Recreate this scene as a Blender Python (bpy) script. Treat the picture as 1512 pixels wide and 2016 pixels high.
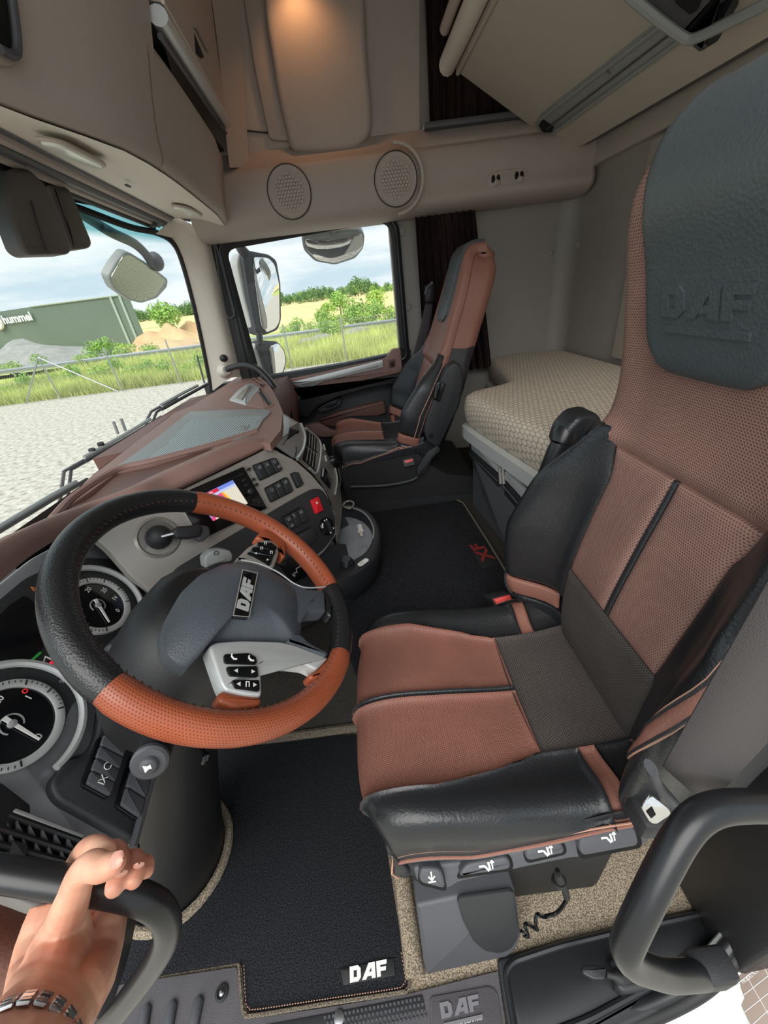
import bpy, bmesh, math, random
import numpy as np
from mathutils import Vector, Matrix
random.seed(7)
SC = bpy.context.scene
for _o in list(bpy.data.objects): bpy.data.objects.remove(_o, do_unlink=True)
COL = SC.collection
# ------------------------------------------------------------------ camera
# X = towards the rear of the cab, Y = towards the passenger side, Z = up (cab floor = 0)
F, PITCH, ROLL = 735.0, math.radians(30.3), math.radians(-7.4)
CAM = np.array([0.0, 0.0, 1.2])
_fw = np.array([0, math.cos(PITCH), -math.sin(PITCH)]); _r = np.array([1.0, 0, 0]); _u = np.cross(_r, _fw)
RI = _r*math.cos(ROLL) + _u*math.sin(ROLL); UP = _u*math.cos(ROLL) - _r*math.sin(ROLL)
cam_d = bpy.data.cameras.new('camera'); cam = bpy.data.objects.new('camera', cam_d); COL.objects.link(cam)
cam_d.sensor_fit = 'HORIZONTAL'; cam_d.sensor_width = 36.0; cam_d.lens = F/1512*36.0
cam_d.clip_start = 0.02; cam_d.clip_end = 2000
m3 = Matrix(((RI[0], UP[0], -_fw[0]), (RI[1], UP[1], -_fw[1]), (RI[2], UP[2], -_fw[2])))
cam.matrix_world = Matrix.Translation(Vector(CAM)) @ m3.to_4x4()
SC.camera = cam
# ------------------------------------------------------------------ sky, sun, exposure
W = bpy.data.worlds.new('overcast_sky'); SC.world = W; W.use_nodes = True
nt = W.node_tree; nt.nodes.clear()
_out = nt.nodes.new('ShaderNodeOutputWorld'); _bg = nt.nodes.new('ShaderNodeBackground')
_tc = nt.nodes.new('ShaderNodeTexCoord'); _mp = nt.nodes.new('ShaderNodeMapping'); _mp.inputs['Scale'].default_value = (1.2, 1.2, 7)
_nz = nt.nodes.new('ShaderNodeTexNoise'); _nz.inputs['Scale'].default_value = 2.2; _nz.inputs['Detail'].default_value = 7; _nz.inputs['Roughness'].default_value = .6
_rp = nt.nodes.new('ShaderNodeValToRGB')
_rp.color_ramp.elements[0].position = .40; _rp.color_ramp.elements[0].color = (.60, .75, .84, 1)
_rp.color_ramp.elements[1].position = .58; _rp.color_ramp.elements[1].color = (.93, .97, .99, 1)
nt.links.new(_tc.outputs['Generated'], _mp.inputs[0]); nt.links.new(_mp.outputs[0], _nz.inputs['Vector'])
nt.links.new(_nz.outputs['Fac'], _rp.inputs[0]); nt.links.new(_rp.outputs[0], _bg.inputs['Color'])
_bg.inputs['Strength'].default_value = 0.78
nt.links.new(_bg.outputs[0], _out.inputs[0])
sun_d = bpy.data.lights.new('sun', 'SUN'); sun_d.energy = 2.6; sun_d.angle = math.radians(55); sun_d.color = (1, .97, .92)
sun = bpy.data.objects.new('sun', sun_d); COL.objects.link(sun)
sun.rotation_euler = Vector((0.30, 0.72, -0.80)).to_track_quat('-Z', 'Y').to_euler()
sun.location = (0, -6, 8)
SC.view_settings.view_transform = 'Standard'; SC.view_settings.look = 'None'
SC.view_settings.gamma = 1.0; SC.view_settings.exposure = 0.5
SC.view_settings.use_curve_mapping = False
# ------------------------------------------------------------------ pixel rays (photo frame 1512 x 2016)
def ray(u, v): return _fw + RI*((u-756)/F) - UP*((v-1008)/F)
def PX(u, v, x): d = ray(u, v); return CAM + d*((x-CAM[0])/d[0])
def PY(u, v, y): d = ray(u, v); return CAM + d*((y-CAM[1])/d[1])
def PZ(u, v, z): d = ray(u, v); return CAM + d*((z-CAM[2])/d[2])
def PD(u, v, z): return CAM + ray(u, v)*z
A = lambda *p: np.array(p, float)
def nrm(v): v = np.array(v, float); return v/np.linalg.norm(v)
class PL:
    """a plane: origin, x axis, y axis (made orthonormal), normal n"""
    def __init__(s, o, ex, ey):
        s.o = np.array(o, float); s.ex = nrm(ex); s.n = nrm(np.cross(s.ex, ey)); s.ey = np.cross(s.n, s.ex)
    def px(s, u, v):
        d = ray(u, v); return CAM + d*(((s.o-CAM)@s.n)/(d@s.n))
    def lc(s, u, v):
        q = s.px(u, v)-s.o; return (q@s.ex, q@s.ey)
    def at(s, a, b, h=0.0): return s.o + s.ex*a + s.ey*b + s.n*h
    def shift(s, h): return PL(s.o+s.n*h, s.ex, s.ey)
# ------------------------------------------------------------------ objects
ROOTLOC = {}
def _link(o):
    COL.objects.link(o); return o
def tag(o, label=None, cat=None, group=None, kind=None):
    if label: o['label'] = label
    if cat: o['category'] = cat
    if group: o['group'] = group
    if kind: o['kind'] = kind
    return o
def thing(name, label, cat, loc=(0, 0, 0), group=None, kind=None):
    o = bpy.data.objects.new(name, None); o.empty_display_size = .05; _link(o); o.location = loc
    ROOTLOC[o.name] = np.array(loc, float)
    return tag(o, label, cat, group, kind)
class MB:
    def __init__(s): s.v = []; s.f = []; s.uv = {}
    def add(s, V, Fc, uv=None):
        b = len(s.v); s.v += [tuple(map(float, p)) for p in V]
        for k, f in enumerate(Fc):
            s.f.append(tuple(i+b for i in f))
        if uv is not None:
            for i, w in enumerate(uv): s.uv[i+b] = w
        return s
    def bm(s, bm):
        bm.verts.index_update()
        s.add([v.co[:] for v in bm.verts], [[v.index for v in f.verts] for f in bm.faces]); bm.free(); return s
    def grid(s, P, cu=False, cv=False, uv=None, flip=False):
        P = np.asarray(P, float); n, m = P.shape[:2]; Fc = []
        for i in range(n if cu else n-1):
            for j in range(m if cv else m-1):
                q = (i*m+j, ((i+1) % n)*m+j, ((i+1) % n)*m+(j+1) % m, i*m+(j+1) % m)
                Fc.append(q[::-1] if flip else q)
        if uv is None and not cu and not cv:
            du = np.concatenate([[0], np.cumsum(np.linalg.norm(np.diff(P[:, m//2], axis=0), axis=1))])
            dv = np.concatenate([[0], np.cumsum(np.linalg.norm(np.diff(P[n//2], axis=0), axis=1))])
            uv = [(du[i], dv[j]) for i in range(n) for j in range(m)]
        return s.add(P.reshape(-1, 3), Fc, uv)
    def tube(s, path, r, n=10, cap=True, closed=False, flat=None, upv=None):
        P = np.asarray(path, float); k = len(P)
        R = np.full(k, r) if np.isscalar(r) else np.asarray(r, float)
        T = np.zeros_like(P)
        for i in range(k):
            a = P[(i+1) % k] if closed or i < k-1 else P[i]; b = P[i-1] if closed or i > 0 else P[i]
            T[i] = nrm(a-b)
        ref = np.array([0, 0, 1.0]) if upv is None else np.array(upv, float)
        if upv is None and abs(T[0] @ ref) > .9: ref = np.array([1.0, 0, 0])
        N = nrm(ref - T[0]*(ref @ T[0])); rings = []
        for i in range(k):
            if upv is not None: N = nrm(ref - T[i]*(ref @ T[i]))
            else: N = nrm(N - T[i]*(N @ T[i]))
            B = np.cross(T[i], N); fl = 1.0 if flat is None else flat
            rings.append([P[i] + R[i]*(math.cos(2*math.pi*j/n)*B + fl*math.sin(2*math.pi*j/n)*N) for j in range(n)])
        s.grid(rings, cu=closed, cv=True)
        if cap and not closed:
            b = len(s.v)
            s.f.append(tuple(range(b-n*k, b-n*k+n))[::-1]); s.f.append(tuple(range(b-n, b)))
        return s
    def box(s, c, size, bev=0.0, rot=None, seg=2):
        bm = bmesh.new(); bmesh.ops.create_cube(bm, size=1.0)
        for v in bm.verts: v.co = Vector((v.co.x*size[0], v.co.y*size[1], v.co.z*size[2]))
        if bev > 0: bmesh.ops.bevel(bm, geom=bm.edges[:], offset=bev, segments=seg, affect='EDGES', profile=.5)
        M = Matrix.Translation(Vector(c))
        if rot is not None: M = M @ rot
        bmesh.ops.transform(bm, matrix=M, verts=bm.verts[:]); return s.bm(bm)
    def pbox(s, pl, a0, a1, b0, b1, h0, h1, bev=0.0, seg=2):
        R = Matrix(((pl.ex[0], pl.ey[0], pl.n[0]), (pl.ex[1], pl.ey[1], pl.n[1]), (pl.ex[2], pl.ey[2], pl.n[2]))).to_4x4()
        return s.box(pl.at((a0+a1)/2, (b0+b1)/2, (h0+h1)/2), (abs(a1-a0), abs(b1-b0), abs(h1-h0)), bev, R, seg)
    def prism(s, poly, off, bev=0.0, seg=2, back=True):
        """poly: 3D points, extruded by off; the face at poly+off gets bevelled"""
        bm = bmesh.new(); off = Vector(off)
        vs = [bm.verts.new(Vector(p)) for p in poly]; vt = [bm.verts.new(Vector(p)+off) for p in poly]
        n = len(vs)
        ft = bm.faces.new(vt)
        if back: bm.faces.new(vs[::-1])
        for i in range(n): bm.faces.new((vs[i], vs[(i+1) % n], vt[(i+1) % n], vt[i]))
        bm.normal_update()
        if bev > 0:
            bmesh.ops.bevel(bm, geom=list(ft.edges), offset=bev, segments=seg, affect='EDGES', profile=.5)
        bmesh.ops.recalc_face_normals(bm, faces=bm.faces[:])
        return s.bm(bm)
    def lathe(s, o, axis, prof, n=24, xa=None):
        """prof: (radius, height) list along axis from o"""
        ax = nrm(axis); x = nrm(np.cross(ax, (0, 0, 1) if abs(ax[2]) < .9 else (1, 0, 0))) if xa is None else nrm(xa); y = np.cross(ax, x)
        G = [[np.array(o)+ax*h+r*(math.cos(2*math.pi*j/n)*x+math.sin(2*math.pi*j/n)*y) for j in range(n)] for r, h in prof]
        s.grid(G, cv=True); b = len(s.v); k = len(prof)
        if prof[0][0] > 1e-6: s.f.append(tuple(range(b-n*k, b-n*k+n)))
        if prof[-1][0] > 1e-6: s.f.append(tuple(range(b-n, b)))
        return s
    def ball(s, c, r, n=12, sc=(1, 1, 1)):
        bm = bmesh.new(); bmesh.ops.create_uvsphere(bm, u_segments=n, v_segments=max(6, n*2//3), radius=r)
        for v in bm.verts: v.co = Vector((v.co.x*sc[0]+c[0], v.co.y*sc[1]+c[1], v.co.z*sc[2]+c[2]))
        return s.bm(bm)
    def build(s, name, mat, parent=None, label=None, cat=None, group=None, kind=None, smooth=40, subdiv=0, solid=0):
        V = np.array(s.v, float)
        if parent is None: org = np.array([(V[:, 0].min()+V[:, 0].max())/2, (V[:, 1].min()+V[:, 1].max())/2, V[:, 2].min()])
        else: org = ROOTLOC[parent.name]
        me = bpy.data.meshes.new(name); me.from_pydata((V-org).tolist(), [], s.f); me.update()
        bm = bmesh.new(); bm.from_mesh(me); bmesh.ops.recalc_face_normals(bm, faces=bm.faces[:]); bm.to_mesh(me); bm.free()
        if s.uv:
            ul = me.uv_layers.new(name='UVMap')
            for lp in me.loops: ul.data[lp.index].uv = s.uv.get(lp.vertex_index, (0, 0))
        if smooth:
            me.shade_smooth(); me.set_sharp_from_angle(angle=math.radians(smooth))
        me.materials.append(mat)
        o = bpy.data.objects.new(name, me); _link(o)
        if parent is None: o.location = org
        else: o.parent = parent
        ROOTLOC[o.name] = org
        if solid: md = o.modifiers.new('solid', 'SOLIDIFY'); md.thickness = abs(solid); md.offset = 1 if solid > 0 else -1
        if subdiv: md = o.modifiers.new('sub', 'SUBSURF'); md.levels = subdiv; md.render_levels = subdiv
        return tag(o, label, cat, group, kind)
def cat(P, n=8, closed=False):
    """Catmull-Rom through points"""
    P = [np.array(p, float) for p in P]; k = len(P); out = []
    for i in range(k if closed else k-1):
        p0 = P[i-1] if (i > 0 or closed) else 2*P[0]-P[1]; p1 = P[i]; p2 = P[(i+1) % k]
        p3 = P[(i+2) % k] if (i+2 < k or closed) else 2*P[-1]-P[-2]
        for j in range(n):
            t = j/n
            out.append(.5*((2*p1)+(-p0+p2)*t+(2*p0-5*p1+4*p2-p3)*t*t+(-p0+3*p1-3*p2+p3)*t**3))
    if not closed: out.append(P[-1])
    return np.array(out)
def resamp(P, n):
    P = np.asarray(P, float); d = np.concatenate([[0], np.cumsum(np.linalg.norm(np.diff(P, axis=0), axis=1))])
    t = np.linspace(0, d[-1], n)
    return np.stack([np.interp(t, d, P[:, k]) for k in range(P.shape[1])], 1)
def rnd(P, r, n=4):
    """round the corners of a closed polygon (2D or 3D); r scalar or list"""
    P = [np.array(p, float) for p in P]; k = len(P); out = []
    for i in range(k):
        a, b, c = P[i-1], P[i], P[(i+1) % k]; rr = r[i] if isinstance(r, (list, tuple)) else r
        la, lc = np.linalg.norm(a-b), np.linalg.norm(c-b); q = min(rr, la*.49, lc*.49)
        if q < 1e-7: out.append(b); continue
        s0 = b+(a-b)/la*q; s1 = b+(c-b)/lc*q
        for j in range(n+1):
            t = j/n; out.append((1-t)**2*s0+2*t*(1-t)*b+t*t*s1)
    return out
def rect(a0, a1, b0, b1): return [(a0, b0), (a1, b0), (a1, b1), (a0, b1)]
def on(pl, pts, h=0.0): return [pl.at(p[0], p[1], h) for p in pts]
def loft(curves, n, k, sm=True):
    """curves: list of polylines -> grid (k across curves, n along each)"""
    G = np.array([resamp(cat(c, 8), n) for c in curves])
    if len(curves) == 2 or not sm:
        t = np.linspace(0, len(curves)-1, k); out = []
        for x in t:
            i = min(int(x), len(curves)-2); out.append(G[i]*(1-(x-i))+G[i+1]*(x-i))
        return np.array(out)
    return np.stack([resamp(cat(G[:, j], 8), k) for j in range(n)], 1)
def dup(root, loc=None, label=None, group=None, rz=0.0):
    r = root.copy(); _link(r)
    if loc is not None: r.location = loc
    r.rotation_euler = (0, 0, rz)
    if label: r['label'] = label
    if group: r['group'] = group
    for ch in [o for o in root.children]:
        c = ch.copy(); _link(c); c.parent = r
        for g in [o for o in ch.children]:
            d = g.copy(); _link(d); d.parent = c
    return r
# ------------------------------------------------------------------ letters
_fontcache = {}
def text_polys(txt, size=1.0, bold=0.0):
    cu = bpy.data.curves.new('txt', 'FONT'); cu.body = txt; cu.size = size; cu.offset = bold; cu.resolution_u = 3
    o = bpy.data.objects.new('txt', cu); _link(o)
    bpy.context.view_layer.update()
    me = bpy.data.meshes.new_from_object(o.evaluated_get(bpy.context.evaluated_depsgraph_get()))
    V = [(v.co.x, v.co.y) for v in me.vertices]; Fc = [tuple(p.vertices) for p in me.polygons]
    bpy.data.objects.remove(o, do_unlink=True); bpy.data.meshes.remove(me); bpy.data.curves.remove(cu)
    return V, Fc
def put_text(mb, txt, pl, a, b, h, height, width=None, rot=0.0, bold=0.0, lift=.0004, center=True):
    V, Fc = text_polys(txt, 1.0, bold); V = np.array(V)
    x0, y0 = V.min(0); x1, y1 = V.max(0); V = V-[(x0+x1)/2, (y0+y1)/2] if center else V-[x0, y0]
    V = V*[((width/(x1-x0)) if width else height/(y1-y0)), height/(y1-y0)]
    c, s_ = math.cos(rot), math.sin(rot)
    mb.add([pl.at(a+x*c-y*s_, b+x*s_+y*c, h+lift) for x, y in V], Fc); return mb
_D = [[(0, 0), (.36, 0), (.36, 1), (0, 1)], [(.36, 0), (.78, 0), (1.02, .22), (.66, .28), (.36, .28)], [(1.02, .22), (1.02, .78), (.66, .72), (.66, .28)], [(.36, 1), (.36, .72), (.66, .72), (1.02, .78), (.78, 1)]]
_Al = [[(1.12, 0), (1.5, 0), (2.02, .72), (1.96, 1), (1.78, 1)], [(1.96, 1), (2.02, .72), (2.02, .44), (2.38, 0), (2.38, 1)], [(2.02, .44), (2.02, 0), (2.38, 0)], [(1.62, .17), (2.02, .17), (2.02, .42), (1.8, .42)]]
_Fl = [[(2.5, 0), (2.86, 0), (2.86, 1), (2.5, 1)], [(2.86, .72), (3.45, .72), (3.5, 1), (2.86, 1)], [(2.86, .33), (3.35, .33), (3.4, .58), (2.86, .58)]]
def put_emblem(mb, pl, a, b, h, width, rot=0.0, depth=.001, bar=False, aspect=1.0):
    """three block letters, optional bar below; centred"""
    k = width/3.5; c, s_ = math.cos(rot), math.sin(rot); polys = _D+_Al+_Fl
    if bar: polys = polys+[[(.1, -.5), (3.5, -.5), (3.5, -.27), (.1, -.27)]]
    for q in polys:
        n = len(q); P = []
        for hh in (h, h+depth):
            for x, y in q:
                x_, y_ = (x-1.75)*k, (y-.5)*k*aspect; P.append(pl.at(a+x_*c-y_*s_, b+x_*s_+y_*c, hh))
        mb.add(P, [tuple(range(n, 2*n))]+[(i, (i+1) % n, n+(i+1) % n, n+i) for i in range(n)])
    return mb
# ------------------------------------------------------------------ materials
def lin(c):
    if isinstance(c, str): c = [int(c[i:i+2], 16)/255 for i in (0, 2, 4)]
    return tuple(((x/12.92) if x <= .04045 else ((x+.055)/1.055)**2.4) for x in c)+(1.0,)
MT = {}
class NT:
    def __init__(s, name):
        s.m = bpy.data.materials.new(name); s.m.use_nodes = True; s.t = s.m.node_tree; s.b = s.t.nodes['Principled BSDF']; s.o = s.t.nodes['Material Output']
    def n(s, t, **k):
        x = s.t.nodes.new('ShaderNode'+t)
        for a, b in k.items():
            if a.startswith('i_'):
                key = a[2:]; key = int(key) if key.isdigit() else key.replace('_', ' ')
                x.inputs[key].default_value = b
            else: setattr(x, a, b)
        return x
    def l(s, a, b): s.t.links.new(a, b)
    def vec(s, kind='Object', scale=None):
        tc = s.n('TexCoord'); o = tc.outputs[kind]
        if scale is not None:
            mp = s.n('Mapping'); mp.inputs['Scale'].default_value = scale; s.l(o, mp.inputs[0]); o = mp.outputs[0]
        return o
    def math(s, op, a, b=None, c=None):
        x = s.n('Math', operation=op)
        for i, q in enumerate((a, b, c)):
            if q is None: continue
            if isinstance(q, (int, float)): x.inputs[i].default_value = q
            else: s.l(q, x.inputs[i])
        return x.outputs[0]
    def ramp(s, f, p0, c0, p1, c1):
        r = s.n('ValToRGB'); e = r.color_ramp.elements; e[0].position = p0; e[0].color = c0; e[1].position = p1; e[1].color = c1
        s.l(f, r.inputs[0]); return r.outputs[0]
    def bump(s, h, strength=.3, dist=.002):
        b = s.n('Bump'); b.inputs['Strength'].default_value = strength; b.inputs['Distance'].default_value = dist
        s.l(h, b.inputs['Height']); s.l(b.outputs[0], s.b.inputs['Normal']); return b
def mat(name, col, rough=.5, metal=0.0, spec=.5, grain=None, var=0.0, vscale=6, coat=0.0, sheen=0.0):
    """plain procedural surface: colour with slight variation and fine grain relief"""
    t = NT(name); c = lin(col); t.b.inputs['Roughness'].default_value = rough; t.b.inputs['Metallic'].default_value = metal
    t.b.inputs['Specular IOR Level'].default_value = spec
    if coat: t.b.inputs['Coat Weight'].default_value = coat; t.b.inputs['Coat Roughness'].default_value = .1
    if sheen: t.b.inputs['Sheen Weight'].default_value = sheen
    if var > 0:
        nz = t.n('TexNoise', i_Scale=vscale, i_Detail=4.0); t.l(t.vec(), nz.inputs['Vector'])
        a = tuple(x*(1-var) for x in c[:3])+(1,); b = tuple(min(1, x*(1+var)) for x in c[:3])+(1,)
        t.l(t.ramp(nz.outputs['Fac'], .3, a, .7, b), t.b.inputs['Base Color'])
    else: t.b.inputs['Base Color'].default_value = c
    if grain:
        sc, st, di = grain; vz = t.n('TexVoronoi', i_Scale=sc, feature='SMOOTH_F1' if False else 'F1'); t.l(t.vec(), vz.inputs['Vector'])
        t.bump(vz.outputs['Distance'], st, di)
    MT[name] = t.m; return t.m
def mat_perf(name, col, rough=.5, pitch=.005, depth=.0012, hole=.35, dark=.35, kind='UV', stretch=1.0, bumpy=False):
    """leather or cloth with a regular grid of small dimples"""
    t = NT(name); c = lin(col); v = t.vec(kind, (1/pitch, 1/(pitch*stretch), 1/pitch))
    sx = t.n('SeparateXYZ'); t.l(v, sx.inputs[0])
    row = t.math('FLOOR', sx.outputs[1]); sh = t.math('MULTIPLY', t.math('MODULO', row, 2.0), .5)
    fx = t.math('SUBTRACT', t.math('FRACT', t.math('ADD', sx.outputs[0], sh)), .5); fy = t.math('SUBTRACT', t.math('FRACT', sx.outputs[1]), .5)
    d = t.math('SQRT', t.math('ADD', t.math('MULTIPLY', fx, fx), t.math('MULTIPLY', fy, fy)))
    mr = t.n('MapRange', i_From_Min=hole*.55, i_From_Max=hole*1.2); mr.interpolation_type = 'SMOOTHSTEP'; t.l(d, mr.inputs['Value'])
    h = mr.outputs[0]
    nz = t.n('TexNoise', i_Scale=9.0, i_Detail=3.0); t.l(t.vec('Object'), nz.inputs['Vector'])
    a = tuple(x*.86 for x in c[:3])+(1,); b = tuple(min(1, x*1.14) for x in c[:3])+(1,)
    base = t.ramp(nz.outputs['Fac'], .3, a, .7, b)
    mx = t.n('Mix', data_type='RGBA', blend_type='MULTIPLY', i_0=1.0)
    t.l(base, mx.inputs[6]); t.l(t.ramp(h, 0, (dark, dark, dark, 1), 1, (1, 1, 1, 1)), mx.inputs[7])
    t.l(mx.outputs[2], t.b.inputs['Base Color']); t.b.inputs['Roughness'].default_value = rough
    t.bump(h, .6, depth); MT[name] = t.m; return t.m
def mat_leather(name, col, rough=.35, scale=260, crease=0.0):
    t = NT(name); c = lin(col); t.b.inputs['Base Color'].default_value = c; t.b.inputs['Specular IOR Level'].default_value = .55
    vz = t.n('TexVoronoi', i_Scale=float(scale)); t.l(t.vec(), vz.inputs['Vector'])
    nz = t.n('TexNoise', i_Scale=14.0, i_Detail=5.0); t.l(t.vec(), nz.inputs['Vector'])
    mr = t.n('MapRange', i_To_Min=rough-.08, i_To_Max=rough+.14); t.l(nz.outputs['Fac'], mr.inputs['Value']); t.l(mr.outputs[0], t.b.inputs['Roughness'])
    h = vz.outputs['Distance']
    if crease:
        wv = t.n('TexNoise', i_Scale=5.0, i_Detail=1.5, i_Distortion=.6); t.l(t.vec('Object', (2.2, 1.0, 2.2)), wv.inputs['Vector'])
        k = t.n('MapRange', i_From_Max=.012); t.l(t.math('ABSOLUTE', t.math('SUBTRACT', t.math('FRACT', t.math('MULTIPLY', wv.outputs['Fac'], 7.0)), .5)), k.inputs['Value']); k.inputs['From Max'].default_value = .05
        h = t.math('ADD', t.math('MULTIPLY', h, .6), t.math('MULTIPLY', k.outputs[0], crease))
    t.bump(h, .35, .0012); MT[name] = t.m; return t.m
def mat_carpet(name, c0, c1, scale=500, rough=.95, blend=(.4, .6), bd=.003, bs=.6):
    t = NT(name); nz = t.n('TexNoise', i_Scale=float(scale), i_Detail=2.0); t.l(t.vec(), nz.inputs['Vector'])
    t.l(t.ramp(nz.outputs['Fac'], blend[0], lin(c0), blend[1], lin(c1)), t.b.inputs['Base Color'])
    t.b.inputs['Roughness'].default_value = rough; t.b.inputs['Specular IOR Level'].default_value = .15
    t.bump(nz.outputs['Fac'], bs, bd); MT[name] = t.m; return t.m
def mat_glass(name, tint=(1, 1, 1), refl=.06, top=None):
    """thin clear pane: sees through, with a weak reflection; optional tinted band above height top"""
    t = NT(name); t.t.nodes.remove(t.b); tr = t.n('BsdfTransparent'); gl = t.n('BsdfGlossy', i_Roughness=.02); mx = t.n('MixShader')
    fr = t.n('Fresnel', i_IOR=1.35)
    tr.inputs['Color'].default_value = tint+(1,)
    if top:
        g = t.n('NewGeometry'); sx = t.n('SeparateXYZ'); t.l(g.outputs['Position'], sx.inputs[0])
        r = t.n('MapRange', i_From_Min=top-.012, i_From_Max=top+.012); t.l(sx.outputs[2], r.inputs['Value'])
        t.l(t.ramp(r.outputs[0], 0, tint+(1,), 1, (.22, .50, .52, 1)), tr.inputs['Color'])
    t.l(fr.outputs[0], mx.inputs[0]); t.l(tr.outputs[0], mx.inputs[1]); t.l(gl.outputs[0], mx.inputs[2]); t.l(mx.outputs[0], t.o.inputs[0])
    MT[name] = t.m; return t.m
def mat_emit(name, col, s=1.0):
    t = NT(name); t.b.inputs['Base Color'].default_value = (0, 0, 0, 1); t.b.inputs['Emission Color'].default_value = lin(col); t.b.inputs['Emission Strength'].default_value = s
    MT[name] = t.m; return t.m
GR = (900, .25, .0008)
mat('trim_beige', 'b5a9a0', .55, grain=GR); mat('trim_taupe', 'ab9f97', .6, grain=GR); mat('trim_light', 'd8d0c4', .5, grain=GR)
mat('panel_grey', '96918b', .5, grain=GR, var=.03); mat('rear_panel', 'aaa298', .6, grain=GR)
mat('bunk_board', 'bab1a5', .6, grain=GR); mat('grey_plastic', '8f9392', .45, grain=GR)
mat('black_plastic', '2a2b2e', .5, grain=GR); mat('black_satin', '222326', .32); mat('black_gloss', '101114', .12); mat('rubber', '1f1f20', .6)
mat('black_deep', '1b1b1d', .45, grain=GR); mat('mid_plastic', '4d4e53', .5, grain=GR); mat('dark_hole', '060607', .9)
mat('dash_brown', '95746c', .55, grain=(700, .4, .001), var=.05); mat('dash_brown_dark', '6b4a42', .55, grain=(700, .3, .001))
mat('silver', 'a7a29c', .38, metal=.35, grain=(1500, .1, .0004)); mat('silver_light', 'd0d3d3', .35, metal=.35); mat('brushed', '8d8f94', .42, metal=.4, var=.05, vscale=60)
mat('chrome', 'e8e8e8', .12, metal=1.0); mat('steel', 'b9bcc0', .3, metal=1.0); mat('mirror_glass', 'f0f0ee', .01, metal=1.0)
mat('white_paint', 'cfd0cc', .3, coat=.4); mat('white_ink', 'e8e8e6', .6); mat('grey_ink', '9a9a9c', .6); mat('red_plastic', 'd0202c', .35); mat('buckle_red', 'e0524f', .4)
mat_leather('black_leather', '2a2c30', .34); mat_leather('black_leather_creased', '222427', .30, crease=.35)
mat_leather('brown_leather', '8c5f52', .5, 300); mat_leather('head_leather', '495155', .42, 240)
mat_perf('brown_perf', '8f5f51', .5, .0036, .0010, .34, .55); mat_perf('brown_cloth', '957268', .55, .0038, .001, .38, .5)
mat_perf('dark_cloth', '57504e', .8, .0044, .0012, .40, .35); mat_perf('ribbed_cloth', '57524f', .8, .0046, .0016, .42, .3, stretch=.7)
mat_leather('wheel_black', '1d1e20', .33, 420); mat_perf('wheel_orange', 'a25234', .38, .0036, .0008, .24, .5)
mat_carpet('carpet_black', '131417', '303135', 420); mat_carpet('carpet_speckle', '6d6154', 'b0a28d', 420, blend=(.44, .56)); mat_carpet('carpet_dark_edge', '4a443d', '877b6c', 500)
mat_carpet('carpet_grey', '2b2a28', '403d39', 380)
mat('thread', 'b98d78', .8); mat('tread_rubber', '4f4c50', .6, grain=(600, .3, .001), var=.12, vscale=14)
mat('belt_web', '4c4849', .75, grain=(1400, .5, .001)); mat('lamp_lens', 'e4e6de', .2)
# ================================================================== helpers that trace outlines onto planes
def loc(pl, pix, h=0.0):
    q = pl.shift(h); return [q.lc(u, v) for u, v in pix]
def plate(mb, pl, pix, h0, h1, r=.008, bev=.002, seg=2, n=4):
    L = rnd([A(*p) for p in loc(pl, pix, h1)], r, n)
    if sum(L[i-1][0]*L[i][1]-L[i][0]*L[i-1][1] for i in range(len(L))) < 0: L = L[::-1]
    return mb.prism(on(pl, L, h0), pl.n*(h1-h0), bev, seg)
def frame(mb, pl, inner, outer, hi, ho, n=96, lip=0.0):
    """ring between two closed pixel outlines"""
    a = resamp(np.array(inner+[inner[0]]), n+1)[:-1]; b = resamp(np.array(outer+[outer[0]]), n+1)[:-1]
    return a, b
S = 'structure'
WY = 2.12                      # passenger side wall
XR = 1.05                      # rear wall
# ================================================================== the cab shell
mb = MB(); mb.box((.05, .44, -.03), (2.1, .66, .06)); floor = mb.build('floor', MT['carpet_speckle'], kind=S)
mb = MB()
G = loft([[(-.95, .70, -.02), (1.05, .70, -.02)], [(-.95, .72, .20), (1.05, .72, .20)], [(-.95, .745, .31), (1.05, .745, .31)], [(-.95, .80, .34), (1.05, .80, .34)], [(-.95, 2.12, .34), (1.05, 2.12, .34)]], 4, 24)
mb.grid(G); mb.build('tunnel_cover', MT['carpet_grey'], floor)
# roof
mb = MB(); mb.box((.08, 1.06, 2.23), (2.1, 2.2, .04), .01); mb.build('ceiling', MT['trim_taupe'], kind=S)
# rear wall
wr = MB().box((XR+.03, 1.1, 1.1), (.06, 2.2, 2.3)).build('wall_rear', MT['panel_grey'], kind=S)
z0 = 1.535
mb = MB(); mb.prism(on(PL((XR, 0, 0), (0, -1, 0), (0, 0, 1)), rnd([(-2.1, 1.545), (-.2, 1.53), (-.2, 1.66), (-2.1, 1.66)], .01)), (-.03, 0, 0), .006); mb.build('ledge', MT['rear_panel'], wr)
plr = PL((XR-.012, 0, 0), (0, -1, 0), (0, 0, 1))
mb = MB(); mb.prism(on(plr, rnd([(-1.62, .86), (-.15, .86), (-.15, 1.53), (-1.62, 1.53)], .02), -.01), (-.02, 0, 0), .006); mb.build('raised_panel', MT['rear_panel'], wr)
plz = PL((XR-.035, 0, 0), (0, -1, 0), (0, 0, 1))
mb = MB(); plate(mb, plz, [(1310, 266), (1316, 288), (1336, 292), (1512, 228), (1560, 208), (1560, 178), (1512, 196)], -.004, .002, .008, .001); mb.build('slot', MT['black_plastic'], wr)
mb = MB(); plate(mb, plz, [(1322, 262), (1326, 280), (1512, 214), (1560, 196), (1560, 172), (1512, 190)], .0, .010, .008, .004, 3); mb.build('slot_flap', MT['rear_panel'], wr)
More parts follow.
